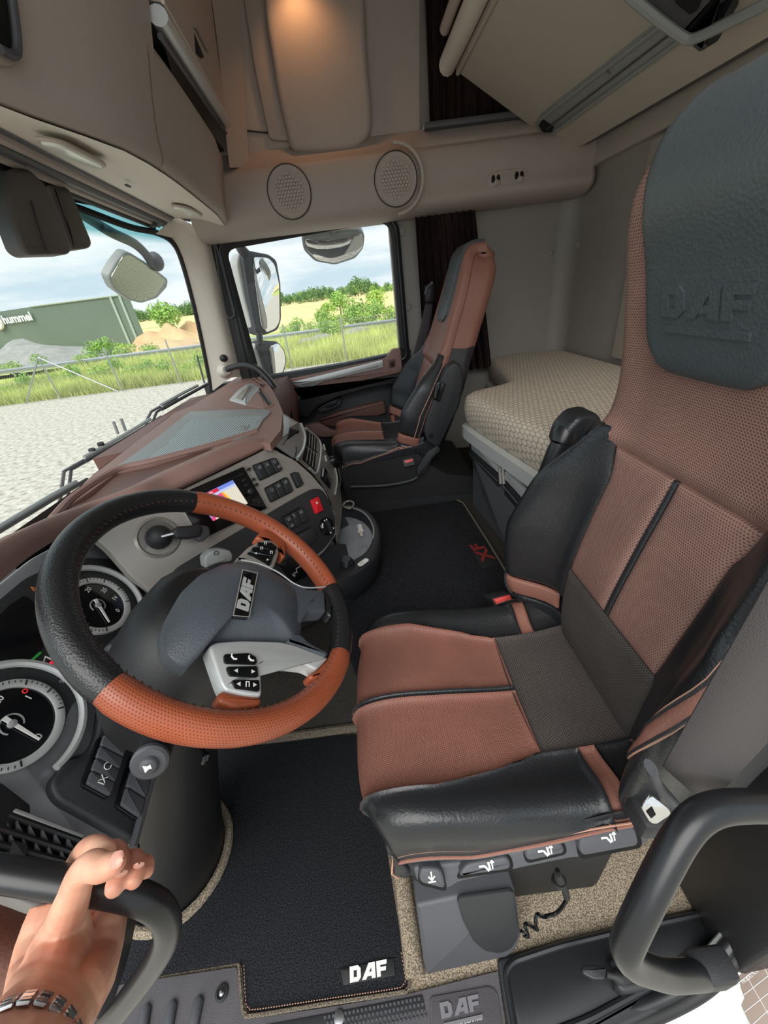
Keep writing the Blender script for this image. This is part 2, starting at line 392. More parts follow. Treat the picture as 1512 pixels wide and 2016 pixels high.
for u, v in ((1138, 483),):
    p = PX(u, v, XR); mb = MB(); mb.lathe(p, (-1, 0, 0), [(.012, 0), (.012, .004), (.006, .007), (0, .007)], 12); mb.build('panel_stud', MT['rear_panel'], wr)
# passenger side wall of the sleeper with the door pillar
wp = MB().box((.64, WY+.03, .92), (.90, .06, 1.46)).build('wall_passenger', MT['panel_grey'], kind=S)
for u, v in ((1085, 498), (1090, 560)):
    p = PY(u, v, WY)
    if v < 550: mb = MB(); mb.lathe(p, (0, -1, 0), [(.014, 0), (.014, .004), (.007, .009), (0, .009)], 14); mb.build('panel_stud', MT['panel_grey'], wp)
mb = MB(); G = []
for z in np.linspace(.5, 1.56, 6):
    G.append([A(XR-.07+.07*math.sin(t), WY-.07+.07*math.cos(t), z)+A(-.012*abs(math.cos(2*t))*0, 0, 0) for t in np.linspace(0, math.pi/2, 7)])
mb.grid(G); mb.build('corner_cove', MT['panel_grey'], wp)
# B pillar
plp = PL((0, 2.085, 0), (1, 0, 0), (0, 0, 1))
tp = thing('trim_2', None, None, (.25, 2.085, .4), kind=S)
mb = MB(); plate(mb, plp, [(770, 418), (860, 405), (880, 600), (880, 900), (800, 900), (801, 700), (790, 560)], -.04, 0, .01, .006); mb.build('pillar_cover', MT['panel_grey'], tp)
for u, v in ((790, 455), (803, 604)):
    p = PY(u, v, 2.085); mb = MB(); mb.lathe(p, (0, -1, 0), [(.020, 0), (.019, .006), (.011, .008), (.010, .004), (0, .004)], 18); mb.build('bolt_cap', MT['panel_grey'], tp)
# ------------------------------------------------------------------ windscreen
def WS(y, z):
    return A(-.775 - .26*(1-min(1, ((y-1.05)/1.02)**2)) + .145*(z-.92), y, z)
ws = thing('window_1', None, None, (-.9, 1.05, .85), kind=S)
Yg = np.linspace(-.02, 2.03, 40)
mb = MB(); mb.grid([[WS(y, z) for y in Yg] for z in np.linspace(.66, 1.62, 14)]); mb.build('windscreen_pane', mat_glass('windscreen_glass', (.93, .97, .96), top=1.482), ws)
edge = [WS(2.03, .86), WS(2.035, .92), WS(2.03, 1.2), WS(2.012, 1.40), WS(1.985, 1.475), WS(1.92, 1.505)]+[WS(y, 1.515+.05*min(1, (1.8-y)/.3)) for y in np.linspace(1.8, 0, 10)]
mb = MB(); mb.tube(cat(edge, 6), .011, 8); mb.build('windscreen_seal', MT['rubber'], ws)
# passenger side A pillar
mb = MB()
c0 = [WS(2.03, .86)+A(.004, -.004, 0), WS(2.035, .95)+A(.004, -.004, 0), WS(2.03, 1.2)+A(.004, -.004, 0), WS(2.012, 1.40)+A(.004, -.004, 0), WS(1.985, 1.475)+A(.004, 0, 0), WS(1.95, 1.52)+A(.004, 0, 0)]
c1 = [PY(453, 745, 2.035), PY(446, 700, 2.035), PY(428, 620, 2.035), PY(410, 540, 2.03), PY(398, 485, 2.02), PY(394, 455, 2.0)]
c2 = [PY(474, 742, 2.07), PY(464, 700, 2.07), PY(444, 620, 2.07), PY(424, 530, 2.065), PY(412, 480, 2.06), PY(408, 455, 2.05)]
c3 = [p+A(.02, .06, 0) for p in c2]
mb.grid(loft([c0, c1, c2, c3], 20, 14)); mb.build('trim_1', MT['trim_light'], kind=S, smooth=80)
# ------------------------------------------------------------------ passenger door
pd = PL((0, 2.07, 0), (1, 0, 0), (0, 0, 1))
dr = thing('door_1', None, None, (-.2, 2.07, .34), kind=S)
gin = rnd([A(446, 492), A(768, 434), A(789, 692), A(518, 758)], [20, 34, 14, 10], 6)
gout = rnd([A(410, 468), A(784, 414), A(812, 720), A(505, 790)], [20, 40, 14, 10], 6)
# rings of equal point count, matched corner to corner
def matched(Q, r, n=14):
    out = []
    R_ = [rnd([Q[i-1], Q[i], Q[(i+1) % 4]], [0, r[i], 0], 6)[1:-1] for i in range(4)]
    for i in range(4):
        a, b = R_[i][-1], R_[(i+1) % 4][0]; out += R_[i]
        out += [a+(b-a)*t for t in np.linspace(0, 1, n)[1:-1]]
    return out
qi = matched([A(446, 492), A(768, 434), A(789, 692), A(518, 758)], [20, 34, 14, 10])
qm = matched([A(436, 482), A(774, 426), A(797, 700), A(508, 768)], [22, 38, 14, 10])
qo = matched([A(412, 470), A(784, 416), A(808, 716), A(486, 790)], [20, 44, 14, 10])
mb = MB(); mb.grid([[PY(u, v, 2.125) for u, v in qi], [PY(u, v, 2.075) for u, v in qi], [PY(u, v, 2.06) for u, v in qm], [PY(u, v, 2.07) for u, v in qo], [PY(u, v, 2.13) for u, v in qo]], cv=True)
mb.build('window_frame', MT['rubber'], dr)
mb = MB(); mb.tube([PY(u, v, 2.066) for u, v in matched([A(428, 478), A(778, 421), A(802, 706), A(500, 776)], [22, 40, 14, 10])], .009, 8, closed=True); mb.build('window_seal', MT['black_satin'], dr)
mb = MB(); mb.add([PY(u, v, 2.122) for u, v in qi], [tuple(range(len(qi)))]); mb.build('window_pane', mat_glass('side_glass', (.95, .97, .96)), dr)
mb = MB(); mb.prism(on(pd, [(-.85, .0), (.245, .0), (.245, .93), (-.1, .905), (-.85, .88)], -.06), (0, -.06, 0), .004); mb.build('door_skin', MT['black_plastic'], dr)
mb = MB(); plate(mb, pd, [(520, 764), (545, 752), (620, 737), (760, 706), (772, 688), (789, 686), (793, 734), (740, 744), (680, 758), (593, 780), (560, 772)], 0, .035, .012, .006); mb.build('brown_rail', MT['dash_brown'], dr)
mb = MB(); plate(mb, pd, [(568, 754), (754, 709), (755, 724), (640, 750), (603, 766)], .02, .044, .006, .004); si = mb.build('silver_insert', MT['silver_light'], dr)
mb = MB(); plate(mb, pd, [(590, 757), (744, 718), (745, 722), (640, 747), (604, 762)], .03, .047, .002, .0015); mb.build('insert_groove', MT['silver'], si)
mb = MB(); plate(mb, pd, [(765, 710), (778, 707), (779, 722), (766, 725)], .03, .042, .004, .002); lk = mb.build('lock_button', MT['dash_brown_dark'], dr)
mb = MB(); plate(mb, pd, [(769, 712), (775, 711), (776, 720), (770, 721)], .04, .045, .002, .001); mb.build('lock_tab', MT['black_satin'], lk)
mb = MB(); plate(mb, pd, [(520, 770), (556, 764), (596, 782), (690, 760), (793, 735), (796, 752), (720, 768), (668, 782), (628, 800), (606, 824), (570, 815)], 0, .085, .012, .014, 3); mb.build('armrest', MT['black_plastic'], dr)
mb = MB(); plate(mb, pd, [(552, 769), (570, 768), (592, 782), (588, 790), (565, 783)], .07, .09, .006, .003); sp = mb.build('switch_pad', MT['mid_plastic'], dr)
mb = MB(); plate(mb, pd, [(571, 776), (580, 775), (588, 781), (582, 785)], .085, .094, .002, .001); mb.build('window_switch', MT['black_gloss'], sp)
mb = MB(); plate(mb, pd, [(623, 805), (650, 790), (673, 784), (668, 798), (648, 808), (630, 812)], .0, .05, .006, .006); mb.build('pull_handle', MT['mid_plastic'], dr)
mb = MB(); plate(mb, pd, [(640, 803), (655, 793), (668, 789), (664, 797), (650, 803)], .04, .052, .004, .002); mb.build('pull_grip', MT['black_satin'], dr)
mb = MB(); plate(mb, pd, [(626, 828), (662, 812), (757, 789), (761, 814), (700, 832), (662, 842), (640, 838)], 0, .028, .012, .01, 3); mb.build('upper_pocket', MT['dash_brown_dark'], dr)
mb = MB(); plate(mb, pd, [(598, 838), (626, 832), (655, 848), (700, 842), (762, 822), (764, 842), (700, 858), (640, 862), (600, 860)], 0, .03, .012, .01, 3); mb.build('lower_pocket', MT['dash_brown'], dr)
mb = MB(); plate(mb, pd, [(768, 780), (782, 776), (792, 880), (772, 884)], 0, .03, .005, .004); mb.build('edge_strip', MT['mid_plastic'], dr)
# door check cable loops beside the window seal
mb = MB(); q = [PY(u, v, 2.05) for u, v in [(421, 478), (428, 520), (436, 570), (445, 615), (452, 626), (460, 622), (461, 612), (450, 570), (436, 520), (424, 478)]]
mb.tube(cat(q, 6), .0035, 6); mb.build('blind_cord', MT['mid_plastic'], label='thin grey blind cord hanging in a loop beside the side window', cat='cord')
# ball knob on the A pillar
mb = MB(); p = PY(438, 706, 2.02); mb.lathe(p+A(.005, .03, 0), (-.1, -1, 0), [(.016, 0), (.018, .015), (.017, .03), (.012, .038), (0, .041)], 16); mb.build('round_knob', MT['black_satin'], label='small round black knob on the pillar above the grab bar', cat='knob')
# grab bar on the passenger pillar: from pillar down to the dash
gb = thing('grab_bar', 'curved black grab bar from the light pillar to the passenger dashboard', 'grab bar', (-.4, 1.9, .8))
q = [PY(448, 727, 1.99), PY(462, 722, 1.95), PY(485, 719, 1.90), PY(510, 728, 1.85), PY(535, 755, 1.80), PY(552, 783, 1.76), PY(566, 805, 1.74), PY(572, 825, 1.74)]
mb = MB(); mb.tube(cat(q, 8), .0145, 10); mb.build('bar', MT['black_satin'], gb)
mb = MB(); mb.lathe(PY(440, 731, 2.04), q[0]-PY(440, 731, 2.04)+A(.01, -.01, 0), [(.034, 0), (.034, .02), (.026, .04), (.02, .048), (0, .048)], 18); mb.build('bar_socket', MT['trim_light'], gb)
# ------------------------------------------------------------------ side locker shelf over the passenger door
sl = thing('side_locker', 'taupe side locker over the passenger door with two round speakers', 'locker', (.2, 1.95, 1.46))
def lprof(x):
    k = max(0, min(1, (x-.22)/.1))          # rear half sits a little deeper
    return [(2.11, 1.462), (2.03, 1.463), (1.975, 1.475), (1.945, 1.50), (1.932+.02*k, 1.545), (1.928+.02*k, 1.61), (1.938+.02*k, 1.655), (1.955+.02*k, 1.67), (1.985, 1.69), (2.03, 1.735)]
xs = list(np.linspace(-.62, .2, 14))+[.225, .25, .275, .3, .325]+list(np.linspace(.36, 1.02, 10))
mb = MB(); mb.grid([cat([A(x, y, z) for y, z in lprof(x)], 4) for x in xs]); mb.build('locker_body', MT['trim_taupe'], sl, smooth=60)
mb = MB(); e = cat([A(1.02, y, z) for y, z in lprof(1.02)], 4); mb.grid([e, [p+A(.014, .008, 0) for p in e], [A(1.04, 2.06, 1.6)*.6+p*.4 for p in e], [A(1.03, 2.06, 1.6) for p in e]]); mb.build('locker_end', MT['trim_taupe'], sl)
def onloc(u, v): return PY(u, v, 1.93)
def speaker(u, v, r):
    p = onloc(u, v); pln = PL(p, (1, 0, 0), (0, -.06, 1))
    mb = MB(); mb.lathe(pln.at(0, 0, -.004), pln.n, [(r*1.02, 0), (r*1.02, .008), (r*.98, .010), (r*.93, .008), (r*.9, .008), (0, .010)], 32)
    s_ = mb.build('speaker_cover', MT['trim_taupe'], sl)
    mb = MB(); mb.tube([pln.at(r*1.03*math.cos(t), r*1.03*math.sin(t), .004) for t in np.linspace(0, 2*math.pi, 40)[:-1]], .0022, 6, closed=True); mb.build('speaker_rim', MT['black_plastic'], s_)
    mb = MB(); h = r*.15
    for i in range(-5, 6):
        for j in range(-5, 6):
            cx, cy = (i+.5*(j % 2))*h*1.02, j*h*.885
            if math.hypot(cx, cy) > r*.68: continue
            P6 = [pln.at(cx+h*.46*math.sin(k*math.pi/3), cy+h*.46*math.cos(k*math.pi/3), .0085) for k in range(6)]
            mb.prism(P6, pln.n*.003, 0)
    mb.build('speaker_grille', MT['trim_beige'], s_, kind='stuff')
speaker(570, 379, .082); speaker(779, 354, .082)
# raised rim around the rear speaker: the front cover ends in a round nose
mb = MB(); pc = onloc(779, 354); q = [pc+A(.108*math.cos(t), -.004, .108*math.sin(t)) for t in np.linspace(-math.pi/2, math.pi/2, 20)]
mb.tube(q, .007, 8); mb.build('cover_nose', MT['trim_beige'], sl)
sp = MB(); plsw = PL(PY(1000, 352, 1.952), (1, 0, 0), (0, -.06, 1))
plate(sp, plsw, [(961, 342), (1037, 331), (1037, 362), (961, 374)], 0, .006, .028, .002); swp = sp.build('switch_plate', MT['trim_taupe'], sl)
mb = MB(); L_ = rnd([A(*p) for p in loc(plsw, [(961, 342), (1037, 331), (1037, 362), (961, 374)], .006)], .028, 5); mb.tube([plsw.at(p[0], p[1], .004) for p in L_], .0025, 6, closed=True); mb.build('plate_rim', MT['trim_beige'], swp)
for u, v in ((976, 356), (1022, 349)):
    for du, dv in ((-6, -3), (4, -4)):
        mb = MB(); c = plsw.px(u+du, v+dv); mb.ball(c+plsw.n*.006, .013, 10, (.62, .5, 1.0)); mb.build('reading_light_button', MT['dark_hole'], swp)
    mb = MB(); c = plsw.px(u+1, v+4); mb.ball(c+plsw.n*.006, .016, 12, (1.0, .5, .8)); mb.build('button_cap', MT['trim_taupe'], swp)
# upper wall lining above the locker
ul = MB(); ul.grid(loft([[(-.62, 2.035, 1.72), (.2, 2.035, 1.72), (.335, 2.035, 1.72)], [(-.6, 2.04, 1.9), (.2, 2.04, 1.9), (.345, 2.04, 1.9)], [(-.55, 2.04, 2.1), (.2, 2.04, 2.1), (.36, 2.04, 2.1)], [(-.55, 2.02, 2.21), (.2, 2.02, 2.21), (.36, 2.02, 2.21)]], 12, 12)); up_l = ul.build('wall_upper', MT['trim_taupe'], kind=S)
plu = PL((0, 2.035, 0), (1, 0, 0), (0, 0, 1))
mb = MB(); plate(mb, plu, [(530, 275), (500, 130), (470, -60), (560, -60), (620, 280)], 0, .018, .02, .008); mb.build('lining_step', MT['trim_taupe'], up_l)
mb = MB(); plate(mb, plu, [(572, 297), (548, 200), (520, 30), (512, -80), (715, -80), (722, 100), (732, 210), (731, 262), (700, 290), (640, 296)], 0, .05, .03, .022, 4); mb.build('moulded_panel', MT['trim_taupe'], up_l, smooth=60)
mb = MB(); q = [plu.px(u, v) for u, v in [(440, 253), (470, 256), (530, 262)]]; mb.tube(q, .003, 6); mb.build('lining_seam', MT['black_plastic'], up_l)
# corner between front console and lining
mb = MB(); mb.grid(loft([[PY(452, 330, 1.935), PY(443, 250, 1.94), PY(432, 120, 1.95), PY(412, -40, 1.96)], [PY(490, 330, 2.0), PY(486, 250, 2.03), PY(478, 120, 2.035), PY(470, -40, 2.035)]], 12, 3)); mb.build('lining_return', MT['trim_taupe'], up_l)
# warm reading lamp up on the lining
lp = thing('reading_lamp', 'small warm reading lamp high on the side lining', 'lamp', (-.08, 1.90, 2.17))
mb = MB(); mb.lathe((-.08, 1.90, 2.205), (0, .2, -1), [(.035, 0), (.035, .02), (.028, .03), (0, .03)], 20); mb.build('lamp_body', MT['trim_taupe'], lp)
mb = MB(); mb.lathe((-.08, 1.906, 2.176), (0, .2, -1), [(.026, 0), (.024, .004), (0, .004)], 20); mb.build('lamp_lens', mat_emit('warm_lens', 'ffb070', 1.5), lp)
ld = bpy.data.lights.new('reading_lamp_light', 'SPOT'); ld.energy = 1.5; ld.color = (1, .48, .2); ld.spot_size = math.radians(120); ld.spot_blend = .8; ld.shadow_soft_size = .03
lo = bpy.data.objects.new('reading_lamp_light', ld); COL.objects.link(lo); lo.location = (-.08, 1.90, 2.155); lo.rotation_euler = Vector((0.05, .22, -1)).to_track_quat('-Z', 'Y').to_euler()
# ------------------------------------------------------------------ overhead console above the windscreen
oc = thing('overhead_console', 'large taupe overhead locker console above the windscreen', 'console', (-.5, 1.0, 1.49))
_EY = [-.2, .5, .82, .90, .99, 1.05, 1.17, 1.33, 1.52, 1.73, 1.87, 1.95]; _EX = [-.56, -.53, -.492, -.466, -.437, -.422, -.414, -.421, -.435, -.452, -.478, -.49]
ex_ = lambda y: float(np.interp(y, _EY, _EX)); hx_ = lambda y: float(np.interp(y, [-.2, 1.02, 1.17, 1.38, 1.72, 2.4], [-.60, -.624, -.635, -.647, -.665, -.70]))
def csec(y, full=True):
    e = ex_(y); P = [(hx_(y), 1.552), ((hx_(y)+e)/2, 1.535), (e-.03, 1.513), (e, 1.506), (e+.014, 1.52), (e+.018, 1.56), (e+.032, 1.62), (e+.05, 1.68)]
    if full: P += [(e+.078, 1.78), (e+.104, 1.86), (e+.15, 2.0), (e+.20, 2.2)]
    else: P += [(e+.052, 1.706), (e+.035, 1.715), (e-.03, 1.715), (e-.14, 1.715)]
    return [A(x, y, z) for x, z in P]
YK = 1.225
mb = MB(); mb.grid([cat(csec(y), 4) for y in np.linspace(-.1, YK-.01, 18)])
q_ = [p for p in cat(csec(YK-.01), 4) if p[2] > 1.66]; mb.grid([q_, [p+A(-.006, .008, 0) for p in q_], [p+A(-.02, .012, 0) for p in q_], [p+A(-.30, .012, 0) for p in q_]]); mb.build('console_block', MT['trim_taupe'], oc, smooth=60)
mb = MB(); mb.grid([cat(csec(y, False), 4) for y in list(np.linspace(YK-.04, 1.92, 14))]+[cat([p+A(-.008, .012, 0) for p in csec(1.92, False)], 4), cat([p+A(-.03, .02, 0) for p in csec(1.92, False)], 4)]); mb.build('console_lower_end', MT['trim_taupe'], oc, smooth=60)
# light underside strip of the console
mb = MB(); mb.grid([cat([A(hx_(y)-.004, y, 1.549), A((hx_(y)+ex_(y))/2, y, 1.532), A(ex_(y)-.03, y, 1.510), A(ex_(y)-.004, y, 1.502)], 4) for y in np.linspace(-.1, 1.935, 24)]); mb.build('underside', MT['trim_light'], oc)
mb = MB(); mb.box((-.575, 1.62, 1.92), (.02, .86, .5)); mb.build('shelf_back', MT['dark_hole'], oc)
mb = MB(); mb.box((-.50, 1.58, 1.724), (.16, .70, .010), .002); mb.build('shelf_mat', MT['dark_hole'], oc)
b0, b1 = PY(311, 30, YK), PY(443, 240, 1.93)
mb = MB(); mb.tube([b0, b0*.5+b1*.5, b1], .020, 12, flat=.8); mb.build('locker_lip', MT['silver_light'], oc)
mb = MB(); o_ = A(-.006, 0, -.024); mb.tube([b0+o_*1.2, b1+o_*1.2], .006, 8); mb.build('lip_strip', MT['mid_plastic'], oc)
mb = MB(); mb.prism([PY(316, 4, YK), PY(444, 232, 1.93), PY(437, 170, 1.93), PY(420, 60, 1.93), PY(412, -30, 1.93), PY(300, -60, YK)], (-.02, 0, .004), 0); ldp = mb.build('locker_lid', MT['trim_beige'], oc)
LP_ = PL(PY(444, 232, 1.93), PY(444, 232, 1.93)-PY(316, 4, YK), PY(420, 60, 1.93)-PY(444, 232, 1.93))
if LP_.n @ (CAM-LP_.o) < 0: LP_ = PL(LP_.o, -LP_.ex, LP_.ey)
mb = MB(); plate(mb, LP_, [(381, 56), (402, 98), (403, 112), (396, 116), (386, 106)], -.004, .002, .004, .0005); mb.build('latch_hole', MT['dark_hole'], ldp)
mb = MB(); mb.tube([LP_.px(379, 50)+LP_.n*.006, LP_.px(404, 100)+LP_.n*.006], .004, 8); mb.build('latch_bar', MT['grey_plastic'], ldp)
mb = MB(); mb.tube([LP_.px(316, 2)+LP_.n*.004, LP_.px(445, 228)+LP_.n*.004], .004, 8); mb.build('lid_edge', MT['trim_light'], ldp)
# recessed handle in the console face
plc = PL((-.455, 1.0, 1.6), (0, 1, 0), (.3, 0, 1))
mb = MB(); plate(mb, plc, [(-60, -60), (38, -60), (52, 60), (48, 110), (28, 142), (-20, 120), (-60, 90)], -.01, .008, .03, .006, 3); hd = mb.build('handle_surround', MT['trim_taupe'], oc)
mb = MB(); plate(mb, plc, [(-60, -60), (12, -60), (26, 20), (33, 90), (28, 104), (5, 92), (-60, 40)], .0, .010, .012, .002); mb.build('handle_pocket', MT['dark_hole'], hd)
mb = MB(); q = [plc.shift(.015).px(u, v) for u, v in [(14, -60), (27, 20), (34, 92), (26, 108), (0, 96)]]; mb.tube(cat(q, 5), .006, 8); mb.build('handle_lip', MT['mid_plastic'], hd)
# map lights in the underside
def maplight(cu, cv, w, d):
    y0 = PX(cu, cv, -.55)
    pl = PL(A(-.55, y0[1], 1.528), (0, 1, 0), (1, 0, -.22))
    if pl.n[2] > 0: pl = PL(pl.o, (0, -1, 0), (1, 0, -.22))
    mb = MB(); L_ = rnd([A(-w, -d), A(w*.6, -d), A(w, 0), A(w*.6, d), A(-w, d)], .03, 5)
    mb.prism(on(pl, L_, 0), pl.n*.012, .005, 3); b = mb.build('map_light', MT['lamp_lens'], oc)
    mb = MB(); mb.tube([pl.at(p[0]*1.06, p[1]*1.06, .004) for p in L_], .004, 6, closed=True); mb.build('map_light_rim', MT['trim_beige'], b)
maplight(147, 290, .085, .026); maplight(370, 408, .085, .026)
mb = MB(); p = PX(252, 366, -.585); mb.box(p, (.008, .022, .004), .001); mb.build('catch', MT['mid_plastic'], oc)
# roller sun blind and its rails over the windscreen
bl = thing('sun_blind', 'rolled up dark sun blind along the top of the windscreen', 'blind', (-.75, 1.0, 1.5))
def rail(z, dx, y0=-.1, y1=1.93): return [A(hx_(y)+dx, y, z) for y in np.linspace(y0, y1, 20)]
mb = MB(); mb.tube(rail(1.547, -.008), .0045, 6); mb.build('header_bead', MT['mid_plastic'], bl)
mb = MB(); mb.tube(rail(1.545, -.026), .012, 8); mb.build('blind_rail', MT['trim_taupe'], bl)
mb = MB(); mb.tube(rail(1.540, -.050), .014, 10); mb.build('blind_roll', MT['mid_plastic'], bl)
mb = MB(); mb.tube(rail(1.533, -.074), .011, 8); mb.build('blind_bar', MT['trim_taupe'], bl)
mb = MB(); mb.tube(rail(1.526, -.094), .008, 8); mb.build('blind_pull', MT['rubber'], bl)
mb = MB(); mb.box(A(hx_(1.86)-.07, 1.86, 1.532), (.03, .02, .035), .004); mb.build('blind_bracket', MT['black_plastic'], bl)
mb = MB(); mb.grid([[A(WS(y, 1.62)[0]-.01, y, 1.56), A(WS(y, 1.6)[0]+.03, y, 1.595), A(hx_(y)-.10, y, 1.545), A(hx_(y)-.04, y, 1.565)] for y in np.linspace(-.1, 2.12, 22)]); mb.build('trim_3', MT['rubber'], kind=S)
mb = MB(); mb.grid(loft([[PY(345, 425, 1.955), PY(400, 452, 1.97), PY(440, 462, 1.99)], [WS(1.9, 1.50)+A(.01, 0, 0), WS(2.0, 1.485)+A(.03, .01, 0), PY(430, 475, 2.06)]], 8, 4)); mb.build('trim_5', MT['trim_light'], kind=S)
# ================================================================== curtains
def mat_curtain():
    t = NT('curtain_cloth'); w = t.n('TexWave', wave_type='BANDS', bands_direction='X', i_Scale=9.0, i_Distortion=7.0, i_Detail=3.0); w.inputs['Detail Scale'].default_value = 1.4
    t.l(t.vec('UV', (2.6, .32, 1)), w.inputs['Vector'])
    r = t.n('ValToRGB'); e = r.color_ramp.elements; e[0].position = 0; e[0].color = lin('17161a'); e[1].position = 1; e[1].color = lin('4a352d')
    for p, c in ((.55, '1d1b1f'), (.72, '2c2a33'), (.80, '4b362d'), (.86, '201c1e'), (.95, '634538')): q = e.new(p); q.color = lin(c)
    t.l(w.outputs['Fac'], r.inputs[0]); t.l(r.outputs[0], t.b.inputs['Base Color']); t.b.inputs['Roughness'].default_value = .9; t.b.inputs['Specular IOR Level'].default_value = .1
    MT['curtain'] = t.m
mat_curtain()
def curtain(name, x0, x1, xb0, xb1, z1, z0, y, pleats, amp, label, lean=0.0):
    mb = MB(); G = []; n = pleats*10
    for k, z in enumerate(np.linspace(z1, z0, 16)):
        f = k/15; row = []
        for i in range(n+1):
            a = i/n; x = (x0+(x1-x0)*a)*(1-f)+(xb0+(xb1-xb0)*a)*f
            ph = 2*math.pi*pleats*a + .7*math.sin(5*a+1.3*f)
            am = amp*(.75+.35*math.sin(9*a+2*f))*(.7+.3*f)
            row.append(A(x+.3*am*math.cos(ph+.5), y-am*math.sin(ph)+lean*f, z))
        G.append(row)
    mb.grid(G, uv=[(k/15*0+i/n*(x1-x0)*4, k/15*(z1-z0)*2) for k in range(16) for i in range(n+1)])
    return mb.build(name, MT['curtain'], label=label, cat='curtain', smooth=180)
curtain('pleated_curtain', .295, .56, .30, .655, 1.472, .80, 2.035, 9, .026, 'dark pleated curtain with rust stripes behind the passenger seat')
curtain('pleated_curtain', .37, .92, .375, .90, 2.20, 1.745, 2.06, 9, .03, 'dark striped curtain gathered beside the folded upper bunk')
mb = MB(); mb.box((.70, WY+.03, 1.95), (.72, .06, .62)); mb.build('upper_side_panel', MT['panel_grey'], wp)
mb = MB(); mb.box((.68, 2.03, 1.735), (.66, .09, .02), .006); mb.build('curtain_ledge', MT['mid_plastic'], wp)
# ================================================================== folded upper bunk
P1, P2, P3 = PY(897, 138, 1.93), PX(1118, 303, .95), PX(1512, 73, .95)
plb = PL(P2, P3-P2, P1-P2)
if plb.n @ (CAM-P2) < 0: plb = PL(P2, P2-P3, P1-P2)
ub = thing('upper_bunk', 'beige underside of the folded upper bunk with a long grey handle slot', 'bunk', tuple(P2))
d_ = (P3-P2)*1.55
mb = MB(); mb.prism([P1, P2, P2+d_, P1+d_], -plb.n*.035, .003); mb.build('bunk_board', MT['bunk_board'], ub)
mb = MB(); mb.prism([P2+plb.n*-.002, P2+d_+plb.n*-.002, P2+d_+A(.05, 0, .01), P2+A(.05, 0, .01)], (0, 0, .03), .003); mb.build('rear_shadow_strip', MT['mid_plastic'], ub)  # dark strip standing in for the shadow gap along the board's rear edge
mb = MB(); plate(mb, plb, [(1052, 246), (1064, 226), (1290, 48), (1400, -40), (1450, -5), (1326, 93), (1092, 262), (1070, 264)], .0, .004, .006, .001); sl_ = mb.build('handle_slot', MT['grey_plastic'], ub)
mb = MB(); plate(mb, plb, [(1060, 248), (1068, 236), (1090, 252), (1086, 261), (1070, 261)], .003, .007, .004, .001); mb.build('slot_end', MT['dark_hole'], sl_)
for a_, b_ in (((1064, 232), (1400, -32)), ((1088, 260), (1440, 0))):
    mb = MB(); mb.tube([plb.px(*a_)+plb.n*.006, plb.px(*b_)+plb.n*.006], .006, 8); mb.build('slot_lip', MT['grey_plastic'], sl_)
mb = MB(); mb.tube([plb.px(1078, 250)+plb.n*.006, plb.px(1420, -15)+plb.n*.006], .0025, 6); mb.build('slot_rib', MT['mid_plastic'], sl_)
mb = MB(); mb.lathe(plb.px(1201, 137)+plb.n*.004, plb.n, [(.006, 0), (.006, .003), (0, .003)], 10); mb.build('slot_screw', MT['steel'], sl_)
# front tube edge
ed = nrm(P3-P2)
for k, (du, r_, m_) in enumerate(((-.034, .030, 'trim_light'), (.012, .008, 'trim_beige'))):
    o_ = P1+nrm(P1-P2)*(-du*1.0); mb = MB(); mb.tube([o_-ed*.005, o_+ed*.2, o_+ed*1.2], r_, 12); mb.build('edge_tube', MT[m_], ub)
mb = MB(); o_ = P1+nrm(P1-P2)*.075+A(0, 0, .02); mb.tube([o_+ed*.12, o_+ed*1.2], .016, 10); mb.build('edge_tube', MT['trim_beige'], ub)
# latch bracket that holds the bunk
bk = thing('bunk_bracket', 'grey plastic bunk latch with a handle beside the upper bunk slot', 'bracket', tuple(plb.px(1375, 60)))
q_ = plb.shift(.0)
mb = MB(); plate(mb, q_, [(1225, -20), (1376, 106), (1392, 98), (1345, 62), (1360, 40), (1420, 0), (1440, -40), (1250, -60)], .002, .05, .006, .006); mb.build('bracket_body', MT['mid_plastic'], bk)
mb = MB(); plate(mb, q_, [(1316, -30), (1330, 8), (1358, 30), (1372, 22), (1392, -30)], .045, .053, .004, .001); mb.build('bracket_hole', MT['dark_hole'], bk)
mb = MB(); q2 = [q_.shift(.055).px(u, v) for u, v in [(1236, -12), (1300, 40), (1345, 72), (1362, 76), (1380, 70), (1440, 42), (1512, 6), (1560, -20)]]; mb.tube(cat(q2, 5), .010, 8); mb.build('bracket_handle', MT['grey_plastic'], bk)
mb = MB(); plate(mb, q_, [(1358, 80), (1398, 56), (1420, 46), (1424, 62), (1412, 84), (1378, 104)], .004, .045, .005, .004); mb.build('bracket_tip', MT['black_plastic'], bk)
